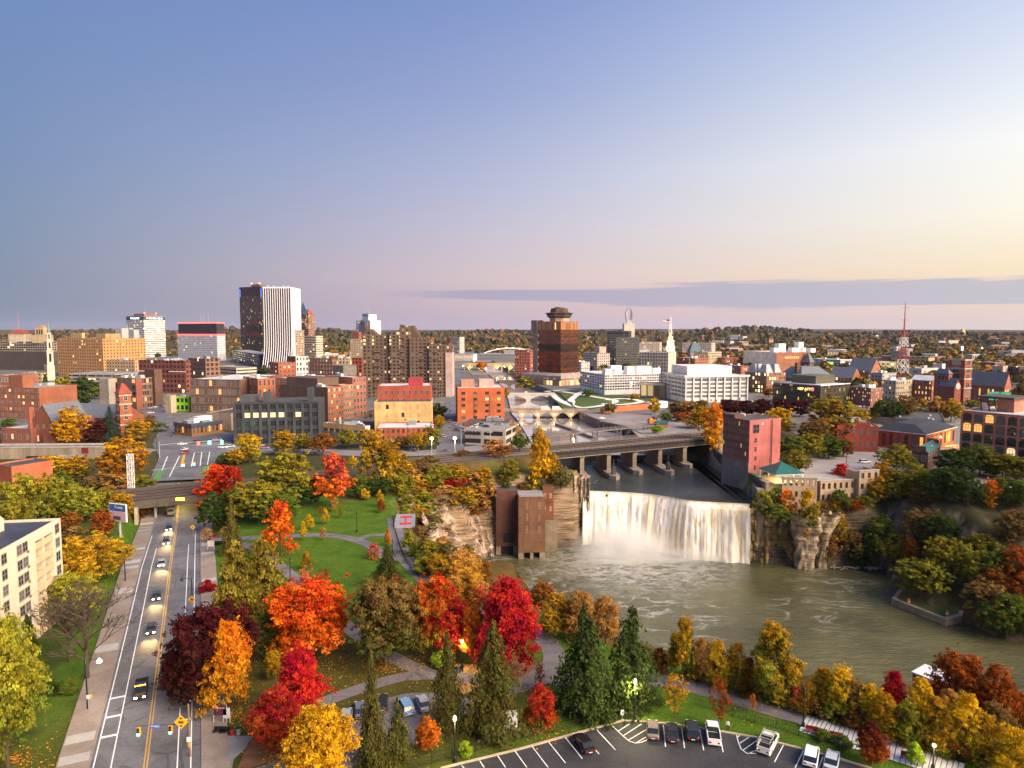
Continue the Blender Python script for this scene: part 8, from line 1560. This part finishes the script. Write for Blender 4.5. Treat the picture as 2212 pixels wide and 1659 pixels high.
car('suv',Z4(798,1330),ang2(Z4(805,1400),Z4(785,1235)),(.016,.016,.018),'black square backed off roader in the near car park beside the white pickup',G1)
car('pickup',Z4(1000,1355),ang2(Z4(1012,1460),Z4(978,1225)),(.72,.72,.74),'white pickup with empty bed in the near car park by the two people',G1)
o = car('pickup',Z4(1535,1450),ang2(Z4(1480,1550),Z4(1592,1330)),(.68,.66,.62),'white pickup with roof rack parked askew beside the second hatched bay',G1)
mb = MB(); [mb.box(-2.7+i*1.1,-2.6+i*1.1,-.8,.8,1.95,2.05) for i in range(4)]; [mb.box(-2.75,1.0,y-.04,y+.04,2.05,2.12) for y in (-.8,.8)]; [mb.box(x,x+.08,y-.04,y+.04,1.2,2.0) for x in (-2.7,-1) for y in (-.85,.85)]; mb.build('roof_rack',M_STEEL,o)
car('suv',Z4(1952,1580),ang2(Z4(1940,1650),Z4(1970,1480)),(.72,.73,.76),'white estate car in the near car park, second from the right',G1)
car('sedan',Z4(2150,1620),ang2(Z4(2135,1690),Z4(2165,1545)),(.38,.42,.50),'silver blue car cut by the bottom edge of the picture',G1)
Z3 = lambda x,y: P(877.8+x*.22322,1288.7+y*.22322,.03)
car('sedan',Z3(1715,1450),ang2(Z3(1770,1525),Z3(1635,1345)),(.012,.012,.014),'lone black saloon parked at an angle in the left half of the car park',G1)
G2 = 'cars on the tree shaded driveway'
for k,x,y,a,c,l in (('sedan',748,1556,100,(.30,.33,.38),'grey car on the driveway behind the thin spruce'),('sedan',778,1540,105,(.12,.14,.2),'dark blue car on the driveway beside the grey one'),('suv',876,1534,115,(.22,.40,.62),'light blue car on the driveway'),('sedan',914,1526,110,(.42,.42,.46),'silver fastback car at the end of the driveway row'),('suv',1012,1562,165,(.5,.48,.42),'pale car under the olive drooping spruce'),('sedan',826,1524,100,(.03,.03,.04),'black car behind the second drooping spruce')): car(k,P(x,y,.04),R(a),c,l,G2)
G3 = 'cars with headlights on the street'
def on_road(px,py,lane):
    p = PT(px,py); d = dline(np.array([p.x]),np.array([p.y]),[tuple(q) for q in RPN])[1][0]; i = next(k for k,s in enumerate(_acc) if s >= d-1e-6); q = offset(RPN,lane)[i]; t = (RPN[min(i+1,len(RPN)-1)]-RPN[i-1]).normalized()
    return Vector((q.x,q.y,float(road_z(np.array([_acc[i]]))[0])+.03)),math.atan2(-t.y,-t.x),t
for k,x,y,c,l in (('suv',344,1152,(.03,.05,.14),'dark blue car with headlights just out of the underpass'),('suv',340,1182,(.10,.07,.07),'dark red car following the blue one from the underpass'),('sedan',330,1238,(.35,.33,.33),'silver car with bright headlights halfway along the street'),('sedan',320,1304,(.05,.05,.05),'dark car with headlights on the street by the bare tree'),('sedan',306,1374,(.06,.05,.05),'black car with headlights left of the maroon tree'),('pickup',276,1545,(.03,.025,.025),'big dark pickup with amber roof lights nearest on the street'),('truck',347,1118,(.16,.12,.09),'dark bus like truck with headlights beneath the railway bridge')):
    p,a,t = on_road(x,y,-2.0); o = car(k,p,a,c,l,G3,head=True)
    for s in (-.62,.62):
        l_ = bpy.data.lights.new('headlight_beam','SPOT'); l_.energy = 1700; l_.spot_size = R(48); l_.spot_blend = .8; l_.color = (1,.62,.22); l_.shadow_soft_size = .1
        q = bpy.data.objects.new('headlight_beam',l_); COL.objects.link(q); fw = Vector((-t.x,-t.y,0)); q.location = p+fw*2.75+Vector((-fw.y,fw.x,0))*s+Vector((0,0,.75)); q.rotation_euler = (fw+Vector((0,0,-.12))).to_track_quat('-Z','Y').to_euler()
    if k == 'pickup': AMB = o
G4 = 'cars at the junction and ring road'
for k,x,y,a,c,l,tl in (('sedan',394,961,20,(.6,.58,.58),'white car turning in the middle of the junction',0),('suv',427,957,15,(.05,.04,.04),'dark car crossing the junction before the corner shop',0),('sedan',469,951,20,(.5,.45,.42),'silver car leaving the junction towards the grey office',1),('sedan',399,972,80,(.6,.55,.65),'pale car waiting at the junction stop line',0),('sedan',402,979,85,(.25,.03,.03),'dark red car with tail lights at the stop line',1),('suv',482,968,0,(.7,.7,.72),'white car parked left of the yellow street tree',0),('sedan',497,966,0,(.6,.6,.62),'second white car parked left of the yellow street tree',1),('sedan',571,969,2,(.45,.2,.5),'purple lit car on the ring road below the grey office',0),('suv',893,975,2,(.03,.03,.03),'black car on the ring road before the brick shop',1),('sedan',962,976,0,(.1,.1,.14),'dark blue car on the ring road at the city street',1),('suv',983,951,85,(.2,.03,.03),'car with glaring red tail lights on the city street',1),('suv',972,912,85,(.1,.1,.1),'dark parked car on the city street, farthest up',0),('sedan',985,918,85,(.3,.3,.32),'grey parked car on the city street',0),('sedan',984,930,85,(.06,.06,.08),'black parked car on the city street behind the red lights',0),('suv',960,945,85,(.4,.4,.4),'silver car on the left side of the city street',0),
    ('sedan',326,884,30,(.05,.05,.06),'black car parked behind the church tower, left',0),('sedan',336,881,30,(.3,.3,.32),'grey car parked behind the church tower',0),('suv',348,880,20,(.1,.1,.12),'dark car parked below the brick loft',0),('sedan',360,878,20,(.5,.5,.52),'silver car parked near the green building',0),('suv',281,908,60,(.35,.36,.4),'silver car parked right of the church tower',0),('sedan',326,893,10,(.6,.6,.6),'white car on the lot behind the church',0)): car(k,P(x,y,.06),R(a),c,l,G4,tail=bool(tl))
for i,(x,y,c) in enumerate(((6,20,(.6,.6,.62)),(10,14,(.05,.05,.06)),(16,22,(.08,.08,.1)),(20,10,(.3,.3,.3)))): p = DECK.o.matrix_basis @ Vector((x,min(y,DECK.Ll-4),DECK.h-.4)); car('sedan' if i % 2 else 'suv',p,DECK.r+R(90*(i % 2)),c,'%s car on top of the river parking deck' % ('white','black','charcoal','grey')[i],'cars on the parking deck')
for i,(x,y,a,c,l) in enumerate(((1868,1000,0,(.7,.7,.72),'white patrol car on the pale lot beside the powerhouse'),(1858,880,20,(.7,.7,.72),'white car before the pinkish shops'),(1868,881,20,(.1,.1,.3),'blue car before the pinkish shops'),(1878,882,20,(.5,.05,.04),'red car before the pinkish shops'),(1545,884,10,(.65,.65,.66),'white car under the plum trees, left'),(1585,880,10,(.3,.32,.36),'grey car under the plum trees'),(1630,888,10,(.1,.2,.45),'blue car under the plum trees, right'),(1460,884,10,(.12,.2,.5),'blue car in front of the white federal office'),(1880,1027,30,(.6,.6,.6),'white car at the near edge of the pale lot'),(1300,905,12,(.6,.65,.7),'pale car on the yard at the river bank'))): car('suv' if i % 2 == 0 else 'sedan',P(x,y,.06),R(a),c,l,'cars on the right side of town')
for x,c,l in ((1178,(.66,.64,.62),'white box truck on the lamp lit bridge, left'),(1202,(.7,.68,.66),'white box truck on the lamp lit bridge, right')): p = P(x,897,CZ); p = at_depth(x,889,502); p.z = .45; car('truck',p,R(-3),c,l,'box trucks on the bridge')
for o,c,hd,tl in LAST:
    for k in bpy.data.objects[o.name].children:
        n = k.name.split('.')[0]
        if n in ('body','roof','bed_side','cargo_box','cab'): k.color = (*c,1)
        if (hd and n == 'headlight') or (tl and n == 'tail_light'): k.data = k.data.copy(); k.data.materials[0] = M_HON if n == 'headlight' else M_TON
AM = emis('amber_light',(1,.38,.03),4); [MB().box(1.0,1.15,y-.1,y+.1,1.86,2.0).build('amber_light',AM,AMB) for y in (-.7,-.35,0,.35,.7)]
# ================================================================ STREET FURNITURE
def post(x,yb,yt,label,lit=False,group='black lamp posts in the park',light=0,z=None):
    p = PT(x,yb); h = max(2.6,topz(p,yt)-p.z); o = thing('street_lamp',label,'lamp post',p,0,group); MB().lathe([(.26,0),(.26,.7),(.12,.9),(.08,h*.9)],8).build('pole',M_BLACK,o); MB().lathe([(.10,h*.88),(.25,h*.9),(.22,h*.97),(.05,h)],8).build('lantern',emis('lantern_glow',(1,.80,.45),1.6) if lit else mat('dark_green_metal',(.015,.03,.025),.5,0),o)
    if light: lamp(p+Vector((0,-.6,h*.82)),(1,.78,.36),light)
    return o
for a in ((771,1150,1104,'lamp post on the upper park lawn'),(568,1202,1125,'lamp post behind the flame shaped maple'),(627,1257,1203,'lamp post on the lower lawn'),(740,1367,1297,'lamp post by the red litter bin'),(998,1446,1380,'lamp post lighting the bench and leaves',True,'black lamp posts in the park',900),(983,1648,1545,'tall lamp post at the left end of the car park',True,'black lamp posts in the park',500),(1371,1556,1466,'tall lamp post by the hatched bay lighting the lawn',True,'black lamp posts in the park',1500),(1735,1575,1484,'lamp post where path meets concrete walk'),(2015,1664,1606,'lamp post at the concrete walk near the corner',True,'black lamp posts in the park',300),
          (1828,1016,962,'tall lamp post on the pale lot, left'),(2011,1006,962,'lamp post before the brick factory',True,'black lamp posts in the park',900),(848,1210,1165,'lamp post beside the lookout ramp')): post(*a)
def arm_lamp(x,yb,yt,side,ln,label,lit=False):
    p = PT(x,yb); h = topz(p,yt)-p.z; o = thing('street_lamp',label,'lamp post',p,0,'street lamps on long arms'); MB().lathe([(.16,0),(.14,1),(.08,h)],8).build('pole',M_BLACK,o); MB().bar((0,0,h-.2),(side*ln,0,h+.1),.05).build('arm',M_BLACK,o); MB().lathe([(.1,.3),(.42,-.2),(.36,-.35),(.1,-.5)],10,0,(side*ln,0,h-.15)).build('lantern',emis('cold_lamp',(.9,.92,1),4) if lit else M_BLACK,o)
    if lit: lamp(p+Vector((side*ln,0,h-1)),(1,.8,.55),700)
arm_lamp(190,1538,1424,1,2.2,'lit street lamp hanging over the pavement by the bare tree',True); arm_lamp(271,1258,1188,-1,1,'thin street pole on the left pavement'); arm_lamp(415,1288,1249,-1,2.2,'dark street lamp arm over the right bike lane'); arm_lamp(340,1000,940,1,7,'silver street lamp at the junction island'); arm_lamp(517,960,902,-1,1.5,'street pole at the corner of the grey office'); arm_lamp(880,958,906,-1,1,'thin pole before the white shop')
# signals over the street, street sign and diamond sign
p = PT(411,1638); h = topz(p,1521)-p.z; o = thing('signal_pole','timber coloured pole at the right kerb carrying the signal arm','pole',p); MB().lathe([(.15,0),(.13,h)],8).build('pole',mat('timber_pole',(.22,.14,.08),.9,.3,2),o); za = topz(p,1563)-p.z; MB().bar((0,0,za),(-7.4,0,za-.4),.05).build('arm',M_RUST,o); MB().bar((0,0,h-.2),(-2.6,.3,h-.6),.05).build('lamp_arm',M_RUST,o); MB().lathe([(.1,.3),(.36,-.2),(.1,-.45)],8,0,(-2.7,.3,h-.7)).build('lantern',M_BLACK,o); MB().box(-.32,.32,-.2,-.12,2.4,3.1).build('small_sign',M_WHITE,o); MB().box(-.15,.15,-.2,-.1,1.6,2.3).build('walk_signal',mat('signal_yellow',(.65,.33,.02),.5,.1),o)
GRN = emis('signal_green',(.05,1,.45),9); SY = MATS['signal_yellow']
for i,(x,dz) in enumerate(((-2.6,-.25),(-7.1,-.55))):
    q = thing('traffic_light',('yellow traffic light with green lamp hanging nearest the signal pole','yellow traffic light with green lamp at the far end of the arm')[i],'traffic light',p+Vector((x,0,za+dz)),0,'traffic lights over the street'); MB().box(-.22,.22,-.2,.2,-1.2,0).build('housing',SY,q); [MB().lathe([(.2,0),(.2,.06)],10,0,(0,0,0)).build('lens',m_,q,).__setattr__('matrix_local',Matrix.Translation((0,-.2,z_)) @ Matrix.Rotation(RX,4,'X')) for z_,m_ in ((-.22,M_BLACK),(-.6,M_BLACK),(-.98,GRN))]
q = thing('street_sign','small blue street name sign hanging from the signal arm','street sign',p+Vector((-4.7,-.1,za-.35))); MB().box(-.75,.75,-.03,.03,-.25,.25).build('panel',mat('sign_blue',(.03,.10,.42),.5,0),q); text('WARD',.42,M_WHITE,q,(0,-.035,0),(RX,0,0),.005)
def diamond(loc,s,label,g='yellow diamond signs'):
    q = thing('warning_sign',label,'road sign',loc,0,g); mb = MB(); mb.face([(0,0,-s),(s,0,0),(0,0,s),(-s,0,0)]); mb.face([(0,.04,-s),(-s,.04,0),(0,.04,s),(s,.04,0)]); mb.build('panel',mat('sign_yellow_board',(.80,.42,.015),.45,0),q); mb = MB(); mb.box(-s*.38,s*.38,-.03,-.01,-.06,.06); [mb.box(x,x+.1,-.03,-.01,-s*.25,s*.25) for x in (-s*.3,-s*.05,s*.2)]; mb.face([(-s*.25,-.02,s*.45),(s*.25,-.02,s*.45),(0,-.02,s*.75)]); mb.face([(-s*.25,-.02,-s*.45),(0,-.02,-s*.75),(s*.25,-.02,-s*.45)]); mb.build('arrow_symbol',M_BLACK,q); return q
pd = at_depth(391,1560,p.y-.3); diamond(pd,1.0,'large yellow diamond road sign with black arrows by the signal pole')
for x,yb,yt,l in ((415,1318,1295,'yellow diamond sign on the right pavement beside the maroon tree'),(417,1160,1139,'yellow diamond sign on the right pavement near the underpass')): pp = PT(x,yb); hh = topz(pp,yt)-pp.z; q = diamond(pp+Vector((0,0,hh)),.8,l); MB().bar((0,.1,-hh),(0,.1,.5),.05).build('post',M_STEEL,q)
# junction signals far off
p = P(395,972,0); o = thing('signal_gantry','grey signal arm across the junction with green and red lights','traffic signal',P(345,990,0)); MB().lathe([(.2,0),(.12,8)],8).build('pole',M_STEEL,o); MB().bar((0,0,6.4),(26,8,7.4),.14).build('arm',M_STEEL,o)
for x,m_ in ((.62,M_TON),(.8,GRN),(1.0,GRN)): MB().box(26*x-.5,26*x+.5,8*x-.3,8*x+.3,5.6,7.2).build('signal_head',m_,o)
for x,y,l in ((396,1003,'green'),(419,1001,'green')):
    q = thing('traffic_light','small green traffic light hung above the junction lanes, %s' % ('left' if x < 400 else 'right'),'traffic light',at_depth(x,y,P(x,1030,0).y),0,'traffic lights at the junction'); MB().box(-.5,.5,-.2,.2,-.6,.6).build('housing',SY,q); MB().box(-.45,.45,-.35,-.2,-.75,-.1).build('lens',GRN,q)
p = P(450,1031,0); o = thing('height_gantry','yellow topped grey gantry bar over the green cycle lane','gantry',p); MB().bar((0,0,0),(0,0,4),.18).build('post',M_STEEL,o); MB().bar((8,2,0),(8,2,4),.18).build('post',M_STEEL,o); MB().bar((0,0,4),(8,2,4),.2).build('crossbar',mat('gantry_yellow',(.5,.42,.08),.6,.1),o)
# fences
def fence(pts,h,label,z0=None,step=2.6):
    q = curve_pts([tuple(P(a,b,0).xy) for a,b in pts],6); o = tag(obj('iron_fence',None),label,'fence'); r = MB(); acc = 0; pk = MB()
    for a,b in zip(q,q[1:]):
        L = (b-a).length; za,zb = hz(a.x,a.y),hz(b.x,b.y)
        for z in (.15,h): r.bar((*a,za+z),(*b,zb+z),.03,n=3)
        for k in range(int(L/.22)): c = a.lerp(b,k*.22/L); zz = hz(c.x,c.y); pk.bar((*c,zz+.1),(*c,zz+h),.018,n=3)
        acc += L
        if acc > step: acc = 0; MB().bar((*b,zb),(*b,zb+h+.2),.06).build('post',M_BLACK,o)
    r.build('rail',M_BLACK,o); pk.build('pickets',M_BLACK,o)
fence([(880,1662),(960,1644),(1060,1614),(1140,1594),(1222,1577),(1284,1559),(1372,1535),(1430,1523)],1.2,'black iron fence between the lawn and the near car park')
fence([(1477,1462),(1513,1473),(1598,1498),(1696,1531),(1763,1546),(1821,1569),(1903,1596),(1955,1608),(2028,1632),(2106,1657)],1.3,'black iron fence along the gorge edge behind the riverside path')
fence([(1500,1523),(1560,1540),(1630,1562),(1700,1580),(1780,1612),(1860,1640)],1.1,'dark low fence between path and car park lawn')
fence([(848,1118),(856,1158),(876,1212),(912,1252),(960,1288),(1020,1322)],1.2,'black fence guarding the walkway along the left gorge')
# small things
def bench(x,y,rz,label,m=M_BLACK): o = thing('park_bench',label,'bench',P(x,y,.04),R(rz),'park benches'); MB().box(-.9,.9,-.25,.25,.42,.48).build('seat',m,o); MB().box(-.9,.9,.22,.28,.5,.95).build('backrest',m,o); [MB().box(a,a+.08,-.22,.25,0,.42).build('leg',M_BLACK,o) for a in (-.8,.72)]
RB_ = mat('bench_red',(.22,.03,.03),.6,.1); bench(474,1584,0,'black bench on the bench terrace, left'); bench(488,1585,0,'black bench on the bench terrace next to the red bin'); bench(990,1452,20,'black bench under the lamp post where someone sits'); bench(1754,1583,-22,'red bench beside the concrete walk, left',RB_); bench(1772,1588,-22,'red bench beside the concrete walk, second from left',RB_); bench(1806,1596,-22,'dark red bench beside the concrete walk near the planting',RB_); bench(1962,1640,-22,'dark red bench behind the bright green sapling',RB_)
def bin_(x,y,c,label): o = thing('litter_bin',label,'litter bin',P(x,y,.04)); m = mat('bin_%d' % (c[0]*100),c,.6,.1); MB().lathe([(.30,0),(.34,.95)],10).build('barrel',m,o); MB().lathe([(.36,.95),(.30,1.08),(.1,1.12)],10).build('lid',M_BLACK,o)
bin_(501,1587,(.35,.02,.02),'red litter bin on the bench terrace'); bin_(515,1586,(.3,.3,.28),'grey litter bin on the bench terrace'); bin_(770,1356,(.32,.02,.03),'red litter bin on the lawn by the path')
def board(x,yb,w,h,z,c,label,legs=2): o = thing('notice_board',label,'sign',P(x,yb,.0)); m = mat('board_%d_%d' % (c[0]*100,c[2]*100),c,.6,.1); q = MB().box(-w/2,w/2,-.06,.06,z,z+h).build('panel',m,o); [MB().bar((a,0,0),(a,0,z+h),.05).build('post',M_WHITE if legs == 2 else M_STEEL,o) for a in ((-w/2,w/2) if legs == 2 else (0,))]; return o,z+h/2
o,zc = board(476,1562,2.0,1.7,1.3,(.10,.02,.05),'maroon notice board on two posts beside the right pavement'); text('welcome',.42,M_WHITE,o,(0,-.07,zc+.3),(RX,0,0),.005)
board(490,1562,1.0,1.6,.8,(.62,.62,.64),'small white panel beside the maroon board'); board(1097,1594,2.7,2.7,1.5,(.62,.62,.62),'big white notice board on two legs at the driveway'); board(1344,1558,.5,.8,1.0,(.7,.7,.7),'small white sign on the car park fence',1); board(456,1188,1.8,1.6,1.0,(.62,.56,.46),'cream sign board by the park entrance'); board(192,1536,.5,.6,2.0,(.7,.7,.7),'small white sign at the left street lamp',1)
o = thing('fire_hydrant','yellow fire hydrant on the left pavement','hydrant',PT(197,1515)+Vector((0,0,.15))); m = mat('hydrant_yellow',(.6,.32,.02),.5,.1); MB().lathe([(.2,0),(.14,.1),(.14,.62),(.2,.66),(.12,.82),(.03,.9)],10).build('barrel',m,o); MB().bar((-.3,0,.5),(.3,0,.5),.08,n=8).build('nozzle',m,o)
for x,y,l in ((1963,1302,'orange traffic drum on the dock, left'),(2046,1328,'orange traffic drum on the dock, right')): o = thing('traffic_drum',l,'traffic drum',P(x,y,WZ+2.24),0,'traffic drums'); MB().lathe([(.45,0),(.38,1.3)],10).build('barrel',mat('drum_orange',(.7,.16,.02),.6,.1),o); MB().lathe([(.435,.4),(.425,.6)],10).build('white_band',M_WHITE,o)
o = thing('highway_sign','pair of green highway signs before the brick church','road sign',P(2160,876,0)); [MB().box(x,x+9,-.2,.2,4.5,11).build('panel',mat('sign_green',(.02,.30,.17),.5,.1),o) for x in (-10,0)]; MB().bar((0,.4,0),(0,.4,10),.4).build('post',M_STEEL,o); mb = MB(); [mb.box(x,x+5,-.25,-.21,z,z+.7) for x in (-8.5,1.5) for z in (6.3,8.4)]; mb.build('lettering',M_WHITE,o)
lamp(P(1687,1035,0)+Vector((0,-3,2.4)),(1,.68,.26),2600); lamp(P(1664,1036,4),(1,.78,.4),900); lamp(REST.o.matrix_basis @ Vector((REST.Lr*.7,-3,4)),(1,.42,.06),3200); lamp(REST.o.matrix_basis @ Vector((REST.Lr*.35,-2.5,4)),(1,.42,.06),1500)
for i,(x,y,z,l,w) in enumerate(((933,984,9,'bright yellow street light by the railway, left of two',2500),(983,983,9,'bright yellow street light by the railway, right of two',2500),(1363,855,14,'glaring warm floodlight before the white hotel',6000),(505,868,7,'cold floodlight at the green building corner',0),(218,840,6,'white floodlight at the steeple foot',0),(1239,886,8,'warm park light above the riverside path',900))):
    p = P(x,y+8,0); o = thing('flood_light',l,'lamp',p); MB().bar((0,0,0),(0,0,z),.15).build('pole',M_STEEL,o); MB().lathe([(.2,0),(.85,.5),(.85,1),(.2,1.5)],10,0,(0,0,z)).build('lamp_head',emis('flood_glow',(1,.74,.3),6),o)
    if w: lamp(p+Vector((0,-1.5,z+.5)),(1,.75,.36),w)
def glows():
    g = random.Random(12)
    for i,(x,y,c) in enumerate(((2000,757,0),(2035,760,0),(2082,758,0),(2122,752,0),(2160,752,1),(1000,790,1),(1030,786,1),(1050,796,1),(1090,792,1),(1130,778,1),(1150,764,1),(705,748,1),(730,750,0),(2130,862,1),(1968,779,0))):
        d = P(x,max(y+6,745),0).y; d = min(d,2600); p = at_depth(x,y,d); o = thing('distant_lamp','%s distant light %s' % (('cold white','warm yellow')[c],('on the far right skyline, leftmost','on the far right skyline, second','on the far right skyline, third','on the far right skyline, fourth','on the far right skyline, rightmost','above the aqueduct, leftmost','above the aqueduct, second','above the aqueduct, third','below the arch bridge','left of the lit brick stack','under the arch bridge right end','right of the ribbed tower','far right of the ribbed tower','beside the orange lit warehouse','near the radio mast')[i]),'lamp',(p.x,p.y,0),0,'distant lights'); MB().bar((0,0,0),(0,0,p.z),.2).build('pole',M_STEEL,o); s = d/1500*1.3; MB().lathe([(.1,-s),(s,0),(.1,s)],6,0,(0,0,p.z)).build('lamp_head',emis(('far_cold','far_warm')[c],((.9,.92,1),(1,.7,.3))[c],9),o)
glows()
lamp(P(1975,1490,WZ+4),(1,.66,.2),5000,1.0)
for c_,z_ in FLOOD:
    for dx,dz,w_ in ((-13,-18,26000),(13,-18,26000),(0,4,14000)): lamp((c_.x+dx,c_.y-16,z_+dz),(1,.74,.36),w_,.5)
# ================================================================ PEOPLE
def person(p,rz,shirt,trousers,label,sit=False):
    pts = [(0,0,.95),(0,0,1.15),(0,0,1.42),(0,0,1.52),(0,.01,1.66),(.10,0,.9),(.11,.03,.5),(.11,0,.07),(.11,.14,.03),(-.10,0,.9),(-.12,-.02,.5),(-.13,0,.07),(-.13,.14,.03),(.20,0,1.40),(.25,.02,1.12),(.22,.16,.93),(-.20,0,1.40),(-.26,0,1.12),(-.25,.08,.87)]
    ed = [(0,1),(1,2),(2,3),(3,4),(0,5),(5,6),(6,7),(7,8),(0,9),(9,10),(10,11),(11,12),(2,13),(13,14),(14,15),(2,16),(16,17),(17,18)]; rr = [.15,.14,.16,.06,.105,.095,.065,.045,.04,.095,.065,.045,.04,.07,.05,.04,.07,.05,.04]
    if sit: pts = [(x,y+(.42 if i in (6,10) else (.45 if i in (7,11) else (.58 if i in (8,12) else 0))),(.48 if i in (5,9,6,10) else (z if i in (7,8,11,12) else z-.45))) for i,(x,y,z) in enumerate(pts)]
    me = bpy.data.meshes.new('skeleton'); me.from_pydata(pts,ed,[]); t = bpy.data.objects.new('skeleton',me); COL.objects.link(t); t.modifiers.new('s','SKIN'); sk = me.skin_vertices[0].data
    for v,r_ in zip(sk,rr): v.radius = (r_,r_)
    sk[0].use_root = True; m2 = t.modifiers.new('u','SUBSURF'); m2.levels = m2.render_levels = 2
    bm = bpy.data.meshes.new_from_object(t.evaluated_get(bpy.context.evaluated_depsgraph_get())); bpy.data.objects.remove(t); bm.name = 'body'; bm.materials.clear()
    for c,n in ((trousers,'trousers'),(shirt,'shirt'),((.45,.27,.2),'skin')): bm.materials.append(mat('%s_%d_%d' % (n,c[0]*100,c[2]*100),c,.8,.1))
    k = .48 if sit else .93
    for f in bm.polygons: z,x = f.center.z,abs(f.center.x); f.material_index = 2 if z > (1.06 if sit else 1.51) or (x > .2 and z < k+.03 and z > .4 and not sit) else (1 if z > k else 0)
    o = thing('person',label,'person',p,rz); obj('body',bm,o); z = 1.70-(.45 if sit else 0); MB().lathe([(.105,-.05),(.118,.02),(.085,.09),(.02,.12)],10,0,(0,-.015,z)).build('hair',mat('hair',(.06,.035,.02),.8,.1),o)
person(Z4(1054,1288),R(90),(.10,.14,.35),(.05,.06,.12),'person in a blue jacket standing beside the white pickup'); person(Z4(1143,1300),R(150),(.7,.68,.66),(.015,.015,.02),'person in white top and black trousers at the kerb'); person(P(990,1452,.04),R(200),(.07,.1,.2),(.03,.03,.04),'seated person in dark clothes on the lamp lit bench',True)
# ================================================================ HAZE
def haze():
    o = MB().box(-15500,15500,-60,14000,-36,190).build('haze',bpy.data.materials.new('haze_air')); M = o.data.materials[0]; M.use_nodes = True; t = NT(M.node_tree); M.node_tree.nodes.clear(); v = t.n('ShaderNodeVolumePrincipled',Color=(.62,.67,.92,1),Density=.000014); v.inputs['Anisotropy'].default_value = .0
    out = t.n('ShaderNodeOutputMaterial'); t.l.new(v.outputs[0],out.inputs['Volume']); o['kind'] = 'stuff'
haze()
